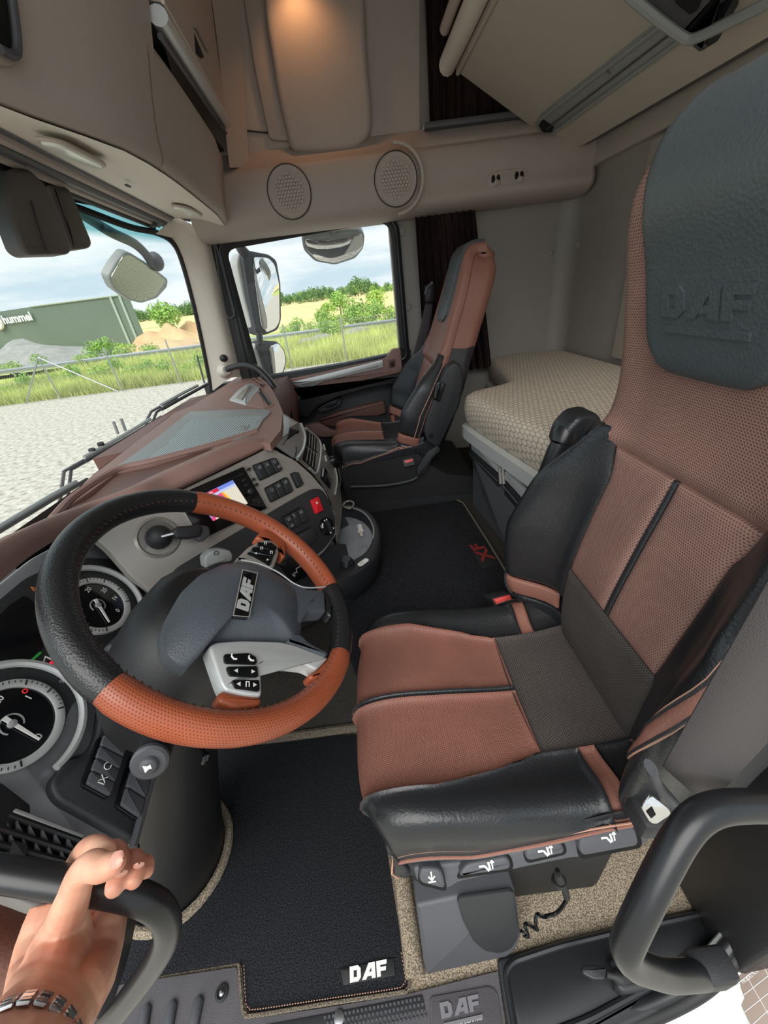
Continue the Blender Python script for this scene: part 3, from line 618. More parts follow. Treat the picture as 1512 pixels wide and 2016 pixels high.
# ================================================================== lower bunk
def mat_mattress():
    t = NT('mattress_cloth'); v = t.vec('UV', (1/.0165, 1/.026, 1))
    nz = t.n('TexNoise', i_Scale=40.0, i_Detail=2.0); t.l(t.vec('UV'), nz.inputs['Vector'])
    def vm(op, a, b=None):
        x = t.n('VectorMath', operation=op)
        for i, q in enumerate((a, b)):
            if q is None: continue
            if isinstance(q, tuple): x.inputs[i].default_value = q
            else: t.l(q, x.inputs[i])
        return x
    r = (1.0, 1.7320508, 1.0); h = (.5, .8660254, .5)
    a = vm('SUBTRACT', vm('MODULO', v, r).outputs[0], h).outputs[0]; b = vm('SUBTRACT', vm('MODULO', vm('ADD', v, h).outputs[0], r).outputs[0], h).outputs[0]
    a2 = vm('MULTIPLY', a, (1, 1, 0)).outputs[0]; b2 = vm('MULTIPLY', b, (1, 1, 0)).outputs[0]
    la = vm('DOT_PRODUCT', a2, a2).outputs['Value']; lb = vm('DOT_PRODUCT', b2, b2).outputs['Value']
    sel = t.math('LESS_THAN', la, lb); mx = t.n('Mix', data_type='VECTOR'); t.l(sel, mx.inputs[0]); t.l(b2, mx.inputs[4]); t.l(a2, mx.inputs[5])
    ab = vm('ABSOLUTE', mx.outputs[1]).outputs[0]; sx = t.n('SeparateXYZ'); t.l(ab, sx.inputs[0])
    hd = t.math('MAXIMUM', vm('DOT_PRODUCT', ab, (.5, .8660254, 0)).outputs['Value'], sx.outputs[0])
    m1 = t.n('MapRange', i_From_Min=.425, i_From_Max=.455); t.l(hd, m1.inputs['Value'])
    m2 = t.n('MapRange', i_From_Min=.26, i_From_Max=.29); t.l(hd, m2.inputs['Value'])
    inner = t.math('MULTIPLY', t.math('SUBTRACT', 1.0, t.math('ABSOLUTE', t.math('SUBTRACT', t.math('MULTIPLY', m2.outputs[0], 2.0), 1.0))), .35)
    f = t.math('MAXIMUM', m1.outputs[0], inner)
    base = t.ramp(nz.outputs['Fac'], .3, lin('c4b7a6'), .7, lin('d3c7b6'))
    mc = t.n('Mix', data_type='RGBA'); t.l(f, mc.inputs[0]); t.l(base, mc.inputs[6]); mc.inputs[7].default_value = lin('857d75')
    t.l(mc.outputs[2], t.b.inputs['Base Color']); t.b.inputs['Roughness'].default_value = .9; t.b.inputs['Specular IOR Level'].default_value = .15
    t.bump(t.math('SUBTRACT', 1.0, f), .25, .0015); MT['mattress'] = t.m
mat_mattress()
ZM = .835
ol = [A(2.085, .66), A(1.60, .585), A(1.50, .50), A(1.455, .385), A(1.425, .362), A(1.35, .365), A(1.1, .405), A(.858, .447), A(.6, .49), A(.1, .50)]
fl = resamp(cat([A(p[1], p[0], 0) for p in ol], 8), 60)
mb = MB(); Z_ = [(.0, -.115, .012), (.0, -.098, .002), (.0, -.055, -.004), (.0, -.025, 0), (0, -.008, .008), (0, 0, .028)]
G = [[p+A(o, 0, ZM+dz) for p in fl] for _, dz, o in Z_]
for f in np.linspace(.06, 1, 8): G.append([A(p[0]+.028+(XR-.02-p[0]-.028)*f, p[1], ZM+.004*math.sin(f*3.1)) for p in fl])
du = np.concatenate([[0], np.cumsum(np.linalg.norm(np.diff(fl, axis=0), axis=1))]); acc = 0; UVs = []
for k, row in enumerate(G):
    for j, p in enumerate(row): UVs.append((p[0]+(p[2]-ZM)*.9, p[1]))
mb.grid(G, uv=UVs); e_ = [r[-1] for r in G]; e_.append(A(G[-1][-1][0], G[-1][-1][1], ZM-.115)); mb.add(e_, [tuple(range(len(e_)))], [(p[0], p[2]) for p in e_]); bunk_m = mb.build('bunk_mattress', MT['mattress'], label='beige bunk mattress with a hexagon pattern behind the seats', cat='mattress', smooth=70)
lb = thing('bunk_cabinet', 'grey bunk base with silver rail and drawers under the mattress', 'bunk base', (.5, 1.2, .34))
plf = PL((.372, 1.43, .34), (.085, -.57, 0), (0, 0, 1))
mb = MB(); mb.grid([[p+A(.012, 0, ZM-.116) for p in fl], [p+A(-.012, 0, ZM-.120) for p in fl], [p+A(-.014, 0, ZM-.160) for p in fl], [p+A(.01, 0, ZM-.172) for p in fl], [p+A(.2, 0, ZM-.172) for p in fl]]); mb.build('front_rail', MT['silver_light'], lb, smooth=50)
mb = MB(); mb.prism([A(.40, 1.44, .34), A(XR, 1.50, .34), A(XR, .40, .34), A(.51, .40, .34)], (0, 0, .32)); mb.build('base_box', MT['mid_plastic'], lb)
mb = MB(); mb.box((.79, .26, .30), (.50, .27, .60), .01); mb.build('void_block', MT['black_deep'], lb)  # black box added to fill the dark void by the doorway
plk = plf.shift(-.012)
mb = MB(); plate(mb, plk, [(926, 866), (981, 918), (983, 934), (928, 885)], -.01, .012, .004, .003); mb.build('drawer_strip', MT['silver_light'], lb)
mb = MB(); plate(mb, plk, [(924, 868), (929, 885), (984, 938), (980, 962), (935, 925), (923, 890)], -.02, .004, .006, .002); mb.build('drawer_pocket', MT['black_plastic'], lb)
mb = MB(); q2 = [plk.shift(.008).px(u, v) for u, v in [(924, 892), (948, 916), (980, 947)]]; mb.tube(q2, .003, 6); mb.build('pocket_edge', MT['steel'], lb)
mb = MB(); plate(mb, plk, [(994, 927), (1052, 984), (1046, 1002), (992, 942)], -.01, .012, .004, .003); mb.build('drawer_strip', MT['silver_light'], lb)
mb = MB(); plate(mb, plk, [(993, 945), (1046, 1004), (1036, 1030), (992, 978)], -.02, .004, .006, .002); mb.build('drawer_pocket', MT['black_plastic'], lb)
mb = MB(); q2 = [plk.shift(.008).px(u, v) for u, v in [(990, 955), (1015, 985), (1040, 1018)]]; mb.tube(q2, .003, 6); mb.build('pocket_edge', MT['steel'], lb)
for u0 in (984, 990):
    mb = MB(); q2 = [plk.shift(.012).px(u0+dx, v) for dx, v in [(0, 920), (1, 935), (2, 952)]]; mb.tube(q2, .006, 8); mb.build('divider_bar', MT['silver'], lb)
mb = MB(); plate(mb, plk, [(932, 905), (980, 960), (1040, 1030), (1000, 1090), (955, 990)], -.012, .006, .01, .003); mb.build('drawer_front', MT['mid_plastic'], lb)
# ================================================================== upholstery machinery
def interp_profile(P, n=160):
    c = cat([A(*p) for p in P], 10); c = resamp(c, n)
    def f(t):
        x = max(0.0, min(1.0, t))*(n-1); i = min(int(x), n-2); return c[i]*(1-(x-i))+c[i+1]*(x-i)
    d = np.concatenate([[0], np.cumsum(np.linalg.norm(np.diff(c, axis=0), axis=1))]); f.L = d[-1]; f.c = c
    return f
def tz(prof, z):
    """parameter of a rising profile (x,z) where z is reached"""
    c = prof.c; i = int(np.argmin(np.abs(c[:, 1]-z))); return i/(len(c)-1)
def tx(prof, x):
    c = prof.c; i = int(np.argmin(np.abs(c[:, 0]-x)+ (c[:, 1] < c[:, 1].max()-.06)*9)); return i/(len(c)-1)
def epos(n, L, ew):
    e = min(ew/max(L, 1e-6), .3); a = [0, .08*e, .25*e, .55*e, e]
    return a+list(np.linspace(e, 1-e, max(n, 3))[1:-1])+[1-x for x in a[::-1]]
def puffed(name, surf, s0, s1, t0, t1, mat_, parent, puff=.006, ew=.014, ns=10, nt_=14, sink=.003, mb=None, edges=(1, 1, 1, 1), uvs=1.0):
    """one sewn panel of cover: s between s0(t)..s1(t), t between t0(a)..t1(a); edges sink into the seams"""
    f0 = s0 if callable(s0) else (lambda t, k=s0: k); f1 = s1 if callable(s1) else (lambda t, k=s1: k)
    g0 = t0 if callable(t0) else (lambda a, k=t0: k); g1 = t1 if callable(t1) else (lambda a, k=t1: k)
    tm = (g0(.5)+g1(.5))/2
    Ls = np.linalg.norm(surf(f1(tm), tm)-surf(f0(tm), tm)); Lt = sum(np.linalg.norm(surf((f0(tm)+f1(tm))/2, g0(.5)+(g1(.5)-g0(.5))*(k+1)/8)-surf((f0(tm)+f1(tm))/2, g0(.5)+(g1(.5)-g0(.5))*k/8)) for k in range(8))
    aa = epos(ns, Ls, ew); bb = epos(nt_, Lt, ew); G = []; UV = []
    q = lambda d: math.sqrt(max(0, 1-(1-min(d/ew, 1))**2))
    for b in bb:
        row = []
        for a in aa:
            t = g0(a)+(g1(a)-g0(a))*b; s = f0(t)+(f1(t)-f0(t))*a
            h = 1e-3; du = surf(s+h, t)-surf(s-h, t); dv = surf(s, t+h)-surf(s, t-h); n = np.cross(du, dv); n = n/max(np.linalg.norm(n), 1e-12)
            ds = np.linalg.norm(surf(f1(t), t)-surf(f0(t), t))
            e = min(q(a*ds) if edges[0] else 1, q((1-a)*ds) if edges[1] else 1, q(b*Lt) if edges[2] else 1, q((1-b)*Lt) if edges[3] else 1)
            row.append(surf(s, t)+n*surf.sgn*(-sink+(puff+sink)*e)); UV.append((a*Ls*uvs, b*Lt*uvs))
        G.append(row)
    m = mb or MB(); m.grid(G, uv=UV)
    return m if mb else m.build(name, mat_, parent, smooth=80)
def seam(name, surf, pts, r, mat_, parent, lift=.002, n=6):
    q = []
    for s, t in resamp(np.array(pts, float), 24):
        h = 1e-3; nn = np.cross(surf(s+h, t)-surf(s-h, t), surf(s, t+h)-surf(s, t-h)); nn = nn/max(np.linalg.norm(nn), 1e-12)*surf.sgn
        q.append(surf(s, t)+nn*lift)
    mb = MB(); mb.tube(q, r, n); return mb.build(name, mat_, parent)
class Cushion:
    sgn = 1
    def __init__(s, yc, prof, hw, sag=1.0):
        s.yc = yc; s.p = interp_profile(prof); s.hw = hw
        s.c = interp_profile([(-.985*hw, -.072), (-1.0*hw, -.045), (-.985*hw, -.012), (-.92*hw, .016), (-.79*hw, .022), (-.64*hw, .006), (-.48*hw, 0), (0, -.002), (.48*hw, 0), (.64*hw, .006), (.79*hw, .022), (.92*hw, .016), (.985*hw, -.012), (1.0*hw, -.045), (.985*hw, -.072)])
        m = lambda v: (np.argmin(np.abs(s.c.c[:, 0]-v)))/(len(s.c.c)-1)*2-1
        s.so = m
    def __call__(s, a, t):
        x, z = s.p(t); y, dz = s.c((a+1)/2); k = abs(y)/s.hw
        fr = max(0, 1-t/.45)                      # rounded front corners
        x = x+.075*fr*k**4
        w = 1-.05*fr*k
        if dz < 0 and k > .9: dz = dz*(1-.92*max(0.0, min(1.0, (t-.40)/.36)))
        if t < .12: dz = dz*(max(0, t)/.12)**.5 if dz > 0 else dz
        return A(x, s.yc+y*w, z+dz)
class Back:
    sgn = -1
    def __init__(s, yc, prof, widths, bol, depth=.03):
        s.yc = yc; s.p = interp_profile(prof); s.wz = np.array(widths); s.bz = np.array(bol); s.depth = depth
    def hw(s, z): return np.interp(z, s.wz[:, 0], s.wz[:, 1])
    def __call__(s, a, t):
        x, z = s.p(t); h = 1e-3; q0, q1 = s.p(t-h), s.p(t+h); d = nrm(q1-q0); nx, nz = -d[1], d[0]     # outward = towards the front
        w = s.hw(z); b = np.interp(z, s.bz[:, 0], s.bz[:, 1]); k = abs(a)
        if k < .5: f, yy = 0.0, k/.5*.58
        else:
            g = (k-.5)/.5
            yy = .58+.42*math.sin(min(1, g/.82)*math.pi/2) if g < .82 else 1.0-.03*((g-.82)/.18)**2
            f = (b*math.sin(min(1, g/.55)*math.pi/2)**2 if g < .55 else b*math.cos((g-.55)/.45*math.pi/2)-(s.depth)*((g-.55)/.45)**1.5)
        if k < .5: f = .0
        return A(x+nx*f, s.yc+math.copysign(yy*w, a), z+nz*f)
def make_seat(root, yc, cprof, chw, bprof, widths, bol, M, head=True, rear=.115):
    cu = Cushion(yc, cprof, chw); bk = Back(yc, bprof, widths, bol); P = cu.p
    so = lambda yo: cu.so(yo)
    # ---- cushion
    tf = .66                                                    # where the dark rear cloth begins
    wf = lambda t: so(chw*(.72 if t < .30 else .72-.20*((t-.30)/(tf-.30))**1.4))
    st = so(.008)
    puffed('front_insert', cu, st, wf, 0.0, tf, M['ins'], root, .007, .016, 10, 22)
    puffed('front_insert', cu, lambda t: -wf(t), -st, 0.0, tf, M['ins'], root, .007, .016, 10, 22)
    puffed('center_strip', cu, -st, st, 0.0, tf, M['blk'], root, .003, .004, 3, 22, sink=.002)
    wr = so(chw*.53)
    puffed('rear_insert', cu, -wr, wr, lambda a: tf-.012*math.cos((a-.5)*3.1), 1.0, M['dark'], root, .005, .016, 14, 12)
    tb0, tb1 = .765, .81
    for sg in (1, -1):
        f0 = (lambda t: wf(t) if t < tf else wr); e = .995
        a0, a1 = (f0, e) if sg > 0 else ((lambda t: -e), (lambda t: -f0(t)))
        puffed('side_bolster', cu, a0, a1, .02, tb0, M['bol'], root, .006, .014, 12, 20)
        puffed('bolster_band', cu, wr if sg > 0 else -e, e if sg > 0 else -wr, tb0, tb1, M['brn'], root, .006, .006, 10, 4)
        puffed('rear_bolster', cu, wr if sg > 0 else -e, e if sg > 0 else -wr, tb1, 1.0, M['bol'], root, .005, .012, 10, 6)
        for tt in (tb0, tb1): seam('stitching', cu, [(sg*(wr+(e-wr)*k), tt+(-.008 if tt == tb0 else .008)) for k in np.linspace(.03, 1, 10)], .0013, MT['thread'], root, .007, 5)
        seam('piping', cu, [(sg*e, t) for t in np.linspace(.05, .88, 16)], .0032, M['pip'], root, .001)
        seam('piping', cu, [(sg*.96, t) for t in np.linspace(.06, .84, 16)], .0016, MT['thread'], root, .0065)
    for sg in (1, -1):
        for o in (.8,): seam('stitching', cu, [(sg*st*o, t) for t in np.linspace(.02, tf-.01, 12)], .0010, MT['thread'], root, .0035, 5)
    # under-cushion pan
    G = []
    for t in np.linspace(0, 1, 14):
        a, b = cu(-1, t), cu(1, t); zc = a[2]-.03
        G.append([a+A(0, .012, .02), a+A(0, .004, -.01), A(a[0], a[1]+.02, zc-.02), A(b[0], b[1]-.02, zc-.02), b+A(0, -.004, -.01), b+A(0, -.012, .02)])
    mb = MB(); mb.grid(G); mb.grid([[cu(a, 0)+A(.008, 0, -.0) for a in np.linspace(-1, 1, 12)], [cu(a, 0)+A(.012, 0, -.06) for a in np.linspace(-1, 1, 12)], [cu(a, 0)*A(1, 1, 0)+A(.05, 0, cprof[0][1]-.09) for a in np.linspace(-1, 1, 12)]])
    mb.build('cushion_pan', M['blk'], root, smooth=60)
    # ---- backrest
    B = bk.p; t_r, t_s = tz(B, M['z_rib']), tz(B, M['z_seam'])
    wm = lambda t: np.interp(B(t)[1], M['wmid'][0], M['wmid'][1])
    puffed('lumbar_insert', bk, lambda t: -M['wrib'], lambda t: M['wrib'], 0.0, t_r, M['rib'], root, .006, .016, 12, 10, uvs=1.0)
    puffed('back_insert', bk, .022, wm, t_r, t_s, M['ins2'], root, .006, .015, 10, 18)
    puffed('back_insert', bk, lambda t: -wm(t), -.022, t_r, t_s, M['ins2'], root, .006, .015, 10, 18)
    puffed('back_strip', bk, -.022, .022, t_r, t_s, M['blk'], root, .003, .004, 3, 18, sink=.002)
    t_b = tz(B, M['z_bol'])
    for sg in (1, -1):
        e = .97
        f = lambda t: M['wrib'] if t < t_r else wm(t)
        a0, a1 = (f, lambda t: e) if sg > 0 else ((lambda t: -e), (lambda t: -f(t)))
        tlow = .12
        if sg < 0 and M.get('edge_band'):
            puffed('back_bolster', bk, a0, a1, 0.0, t_b, M['bol'], root, .007, .016, 14, 24)
            cv_ = resamp(cat([A(*q) for q in M['edge_band']], 6), 30); G = []; EA = []; EB = []
            for s, t in cv_:
                row = []
                for w in np.linspace(-1, 1, 7):
                    ss, tt_ = s-.019*w*min(1, t/.2), t+.009*w*max(0, 1-t/.25); h = 1e-3; nn = -nrm(np.cross(bk(ss+h, tt_)-bk(ss-h, tt_), bk(ss, tt_+h)-bk(ss, tt_-h))); row.append(bk(ss, tt_)+nn*(.0085+.0025*(1-w*w)))
                G.append(row)
            mb = MB(); mb.grid(G); mb.build('bolster_band', M['brn'], root, smooth=80)
            for j in (0, -1): mb = MB(); mb.tube([r[j]+(r[j]-r[3])*.25 for r in G], .0014, 5); mb.build('stitching', MT['thread'], root)
            for j in (0, -1): mb = MB(); mb.tube([r[j]*1.0 for r in G], .0024, 6); mb.build('piping', M['blk'], root)
            puffed('shoulder_wrap', bk, -1.0, -.97, t_s, .985, M['top'], root, .003, .006, 3, 16)
            continue
        puffed('back_bolster', bk, a0, a1, tlow, t_b, M['bol'], root, .007, .016, 12, 20)
        puffed('bolster_band', bk, M['wrib']+.06 if sg > 0 else -e, e if sg > 0 else -M['wrib']-.06, tlow-.05, tlow-.006, M['brn'], root, .006, .006, 10, 3)
        puffed('bolster_tail', bk, M['wrib'] if sg > 0 else -e, e if sg > 0 else -M['wrib'], 0.0, tlow-.056, M['bol'], root, .004, .01, 8, 3)
        for o in (.955, .93): seam('piping', bk, [(sg*o, t) for t in np.linspace(tlow, t_b, 16)], .0018, M['pip'] if o > .94 else MT['thread'], root, .0075, 5)
        # the brown wrap at the shoulder
        puffed('shoulder_wrap', bk, (.97 if sg > 0 else -1.0), (1.0 if sg > 0 else -.97), t_s, .985, M['top'], root, .003, .006, 3, 16)
    # upper cover: a ring around the head pad, plus the pad
    z0p, z1p, hp = M['pad']
    def upper(a, b): return (-.97+1.94*a, t_s+(1.0-t_s)*b)
    aa = np.linspace(0, 1, 33); bb = np.linspace(0, 1, 44); G = []; UV = []
    for b in bb:
        row = []
        for a in aa:
            s, t = upper(a, b); p = bk(s, t); h = 1e-3; n = -nrm(np.cross(bk(s+h, t)-bk(s-h, t), bk(s, t+h)-bk(s, t-h)))
            d_ = min((b)*B.L*(1-t_s), .02)/.02; off = -.003+.009*math.sqrt(max(0, 1-(1-d_)**2)); row.append(p+n*off); UV.append((a*bk.hw(p[2])*2, b*B.L*(1-t_s)))
        G.append(row)
    mb = MB(); mb.grid(G, uv=UV); mb.build('upper_cover', M['top'], root, smooth=80)
    # head pad: superellipse patch puffed above the cover, running over the top
    tp0 = tz(B, z0p); G = []; UV = []
    for b in np.linspace(0, 1, 40):
        row = []
        for a in np.linspace(-1, 1, 31):
            t = tp0+(M.get('pad_t1', .995)-tp0)*b
            low = min(1, b/.22); wv = hp*(1-(1-low)**2.6)**(1/2.6)
            yo = a*wv; w = bk.hw(B(t)[1]); s = max(-1, min(1, .5*(yo/(w*.58)) if abs(yo) < w*.58 else math.copysign(.5+.41*math.asin(min(1, (abs(yo)/w-.58)/.42))/(math.pi/2), yo)))
            p = bk(s, t); h = 1e-3; n = -nrm(np.cross(bk(s+h, t)-bk(s-h, t), bk(s, t+h)-bk(s, t-h)))
            d_ = min((1-abs(a))*wv, b*.25, .022)/.022
            row.append(p+n*(.002+M.get('pad_h', .016)*math.sqrt(max(0, 1-(1-d_)**2)))); UV.append((yo, b*.3))
        G.append(row)
    mb = MB(); mb.grid(G, uv=UV); pad = mb.build('head_pad', M['pad_mat'], root, smooth=80)
    # back shell: side walls and rear
    tt = np.linspace(0, 1, 40)
    def ring(t):
        a, b = bk(1, t), bk(-1, t); x, z = B(t); nn = A(.99, 0, -.14-.8*max(0, (t-.84)/.16)**2)
        fall = 1-.72*max(0, (t-.84)/.16)**1.6; r_ = rear*fall+.004
        c = A(x, yc, z); w = bk.hw(z)
        return [a+nn*.0, a+nn*r_*.35, A(c[0], yc+w*.93, c[2])+nn*(r_*.8), A(c[0], yc+w*.7, c[2])+nn*r_, A(c[0], yc, c[2])+nn*(r_*1.05), A(c[0], yc-w*.7, c[2])+nn*r_, A(c[0], yc-w*.93, c[2])+nn*(r_*.8), b+nn*r_*.35, b]
    k = int(tz(B, M['z_side'])*39)
    mb = MB(); mb.grid([cat(ring(t), 3) for t in tt[:k+1]]); mb.build('back_shell', M['shell'], root, smooth=70)
    mb = MB(); mb.grid([cat(ring(t), 3) for t in tt[k:]]); e_ = resamp(np.array(cat(ring(1.0), 3)), 25); mb.grid([e_, [bk(s, 1.0) for s in np.linspace(1, -1, 25)]]); mb.build('head_shell', M['top'], root, smooth=70)
    return cu, bk, pad
# ================================================================== driver seat
seatM = dict(ins=MT['brown_perf'], ins2=MT['brown_cloth'], dark=MT['dark_cloth'], rib=MT['ribbed_cloth'], bol=MT['black_leather_creased'], blk=MT['black_leather'], brn=MT['brown_leather'], top=MT['brown_cloth'], pip=MT['brown_leather'],
    pad_mat=MT['head_leather'], shell=MT['black_plastic'], z_rib=.655, z_seam=.915, z_bol=.955, z_side=.98, wmid=([.6, .66, .8, .86, .93], [.43, .43, .455, .49, .60]), wrib=.45, pad=(1.055, 1.33, .112), edge_band=[(-.50, .05), (-.58, .085), (-.66, .135), (-.73, .20), (-.79, .30), (-.82, .40), (-.84, .52)])
ds = thing('truck_seat', 'brown and black leather driver seat beside the open door', 'seat', (.15, .465, .0))
DC = [(-.098, .40), (-.118, .435), (-.112, .466), (-.088, .488), (-.024, .499), (.08, .489), (.197, .474), (.30, .474), (.372, .486), (.43, .50)]
DB = [(.385, .46), (.372, .52), (.373, .646), (.399, .786), (.424, .89), (.436, .96), (.433, 1.05), (.405, 1.176), (.383, 1.25), (.385, 1.30), (.415, 1.335), (.47, 1.34)]
DW = [(.44, .228), (.55, .248), (.68, .254), (.80, .243), (.88, .216), (.94, .186), (1.0, .172), (1.1, .164), (1.2, .155), (1.27, .138), (1.315, .11), (1.36, .08)]
DBOL = [(.44, .05), (.55, .085), (.7, .10), (.82, .075), (.90, .035), (.97, .01), (1.4, .0)]
cuD, bkD, padD = make_seat(ds, .465, DC, .243, DB, DW, DBOL, seatM)
# embossed letters on the head pad
def emboss(pad_surf, root, z, w, mat_, lift, B):
    t = tz(B.p, z); c = B(0, t); up_ = nrm(B(0, t+.02)-B(0, t-.02)); n = nrm(np.cross(A(0, -1, 0), up_)); 
    if n[0] > 0: n = -n
    pl = PL(c+n*lift, (0, -1, 0), up_); mb = MB(); put_emblem(mb, pl, 0, 0, -.004, w, 0, .0045, bar=True, aspect=1.0); return mb.build('embossed_letters', mat_, root)
emboss(None, padD, 1.155, .13, MT['head_leather'], .0200, bkD)
# far-side fold-up armrest
ar = PL((.4, .775, .8), (1, 0, 0), (0, 0, 1))
mb = MB(); plate(mb, ar, [(1103, 880), (1115, 845), (1140, 820), (1172, 813), (1188, 822), (1190, 850), (1150, 885), (1125, 908)], -.03, .03, .012, .014, 3); arm = mb.build('armrest_pad', MT['black_leather'], ds)
mb = MB(); q = [ar.shift(.022).px(u, v) for u, v in [(1124, 878), (1140, 855), (1165, 838), (1186, 830)]]; mb.tube(cat(q, 5), .0016, 5); mb.build('stitching', MT['thread'], arm)
mb = MB(); mb.tube([PY(1070, 962, .765), PY(1072, 950, .765), PY(1098, 890, .765), PY(1104, 870, .765)], [.018, .022, .024, .020], 14); mb.build('armrest_barrel', MT['black_satin'], ds)
mb = MB(); mb.tube([PY(1082, 945, .742), PY(1102, 900, .742)], .008, 10); mb.build('barrel_groove', MT['black_gloss'], ds)
mb = MB(); mb.lathe(PY(1106, 872, .765), PY(1115, 850, .77)-PY(1106, 872, .765), [(.026, 0), (.028, .02), (.024, .034), (0, .034)], 14); mb.build('barrel_cap', MT['black_satin'], ds)
mb = MB(); plate(mb, ar.shift(-.01), [(1040, 1010), (1066, 955), (1084, 965), (1070, 1000), (1045, 1040)], -.02, .02, .006, .005); mb.build('armrest_arm', MT['mid_plastic'], ds)
# seat base, black fill below the seat and the control strip on the door side
pb = PL((.1, .213, .372), (1, 0, 0), (0, .6, .8))
px_ = lambda x, y: (780+x/2.52, 1560+y/2.52)
mb = MB(); plate(mb, pb, [px_(*q) for q in [(78, 372), (130, 358), (300, 345), (560, 300), (840, 200), (900, 170), (1000, 140), (1190, 100), (1300, 170), (1260, 245), (1190, 290), (1000, 325), (880, 330), (640, 378), (310, 452), (260, 486), (105, 452)]], -.12, .0, .008, .006, 3); mb.build('control_strip', MT['mid_plastic'], ds)
btn = [[(118, 372), (225, 380), (250, 486), (112, 452)], [(305, 425), (345, 356), (558, 316), (576, 385)], [(635, 285), (822, 245), (845, 305), (650, 348)], [(905, 250), (930, 206), (1150, 152), (1190, 180), (1212, 268), (920, 322)]]
for b in btn:
    bc = np.mean(b, axis=0); mb = MB(); plate(mb, pb, [px_(*(bc+(A(*q)-bc)*A(1.09, 1.16))) for q in b], -.01, .0015, .010, .0005); mb.build('button_gap', MT['dark_hole'], ds)
    mb = MB(); plate(mb, pb, [px_(*q) for q in b], -.01, .014, .010, .005, 3); bb_ = mb.build('control_button', MT['mid_plastic'], ds)
    cx, cy = np.mean([q[0] for q in b]), np.mean([q[1] for q in b]); lc = pb.shift(.0142).lc(*px_(cx, cy)); a0 = math.radians(10)
    mb = MB()
    def bar(x0, y0, x1, y1, w=.0011):
        d = A(x1-x0, y1-y0); L = np.linalg.norm(d); d = d/L; n = A(-d[1], d[0])*w
        q4 = [A(x0, y0)+n, A(x1, y1)+n, A(x1, y1)-n, A(x0, y0)-n]; mb.add([pb.at(lc[0]+k[0], lc[1]+k[1], .0146) for k in q4], [(0, 1, 2, 3)])
    if b is btn[0]: [bar(*k) for k in ((0, .009, 0, -.003), (-.005, .002, 0, -.004), (.005, .002, 0, -.004), (-.006, -.006, .006, -.006))]
    else: [bar(*k, .0016) for k in ((-.011, .002, -.002, .002), (-.002, .002, .004, -.006), (.004, .007, .006, -.005))]; [bar(*k) for k in ((.010, .008, .010, -.004), (.007, .005, .010, .009), (.013, .005, .010, .009))]
    mb.build('button_symbol', MT['white_ink'], bb_)
mb = MB(); mb.box((.16, .47, .22), (.40, .42, .36), .02); mb.build('under_seat_fill', MT['rubber'], ds)  # black box filling the dark gap below the seat
mb = MB(); mb.box((.16, .47, .40), (.46, .44, .04), .01); mb.build('seat_frame', MT['black_plastic'], ds)
pb2 = PL(PZ(839, 1918, .008), (1, 0, 0), PZ(820, 1785, .22)-PZ(839, 1918, .008)+A(-(PZ(820, 1785, .22)-PZ(839, 1918, .008))[0], 0, 0))
mb = MB(); plate(mb, pb2, [px_(*q) for q in [(98, 570), (290, 528), (590, 488), (612, 640), (622, 720), (600, 780), (555, 822), (490, 836), (150, 912), (140, 880)]], -.10, 0, .006, .008, 3); cv = mb.build('pedestal_cover', MT['mid_plastic'], ds)
mb = MB(); plate(mb, pb2, [px_(*q) for q in [(300, 532), (586, 492), (606, 660), (610, 720), (575, 780), (520, 804), (440, 792), (380, 740), (330, 640)]], -.002, .004, .012, .003, 2); mb.build('cover_scoop', MT['black_plastic'], cv)
mb = MB(); plate(mb, pb2, [px_(*q) for q in [(90, 480), (270, 465), (590, 420), (610, 490), (1010, 395), (1000, 335), (900, 330), (300, 440), (90, 440)]], -.14, -.06, .004, .003); mb.build('seat_skirt', MT['black_plastic'], ds)
mb = MB(); q = [PY(*px_(800, 385), .22), PY(*px_(800, 430), .22), PY(*px_(835, 480), .215), PY(*px_(845, 530), .21), PY(*px_(800, 595), .21), PY(*px_(740, 615), .205), PY(*px_(700, 608), .2), PY(*px_(692, 650), .195), PY(*px_(700, 680), .2), PY(*px_(660, 655), .2), PY(*px_(640, 660), .195), PY(*px_(655, 710), .195), PY(*px_(640, 712), .2), PY(*px_(622, 690), .205), PY(*px_(600, 700), .235)]
mb.tube(cat(q, 8), .0035, 8); mb.build('coiled_hose', MT['black_gloss'], ds)
mb = MB(); mb.tube([PY(*px_(800, 400), .22), PY(*px_(812, 436), .22), PY(*px_(836, 478), .216), PY(*px_(846, 520), .212)], [.006, .009, .0065, .006], 10); mb.lathe(PY(*px_(808, 440), .22), (0, -.3, -1), [(.012, -.004), (.013, 0), (.012, .004)], 12); mb.build('hose_boot', MT['rubber'], ds)
# seat buckle stalk on the far side
bu = thing('belt_buckle', 'red push button seat belt buckle between driver seat and centre mat', 'buckle', tuple(PY(990, 1190, .72)))
pbk = PL(PY(990, 1188, .715), (.9, .1, -.1), (0, .55, .85))
mb = MB(); plate(mb, pbk, [(968, 1178), (1008, 1168), (1024, 1200), (985, 1215)], -.06, -.004, .004, .003); mb.build('buckle_body', MT['black_plastic'], bu)
mb = MB(); plate(mb, pbk, [(973, 1180), (1005, 1171), (1010, 1187), (981, 1196)], -.008, .003, .003, .002); bt_ = mb.build('release_button', MT['buckle_red'], bu)
mb = MB(); plate(mb, pbk, [(982, 1187), (1003, 1181), (1004, 1185), (984, 1191)], .002, .0045, .001, .0005); mb.build('button_mark', MT['red_plastic'], bt_)
mb = MB(); mb.tube(cat([PY(1006, 1122, .735), PY(1000, 1135, .735), PY(1004, 1155, .735), PY(1022, 1175, .73)], 6), .010, 10); mb.build('recline_lever', MT['mid_plastic'], ds)
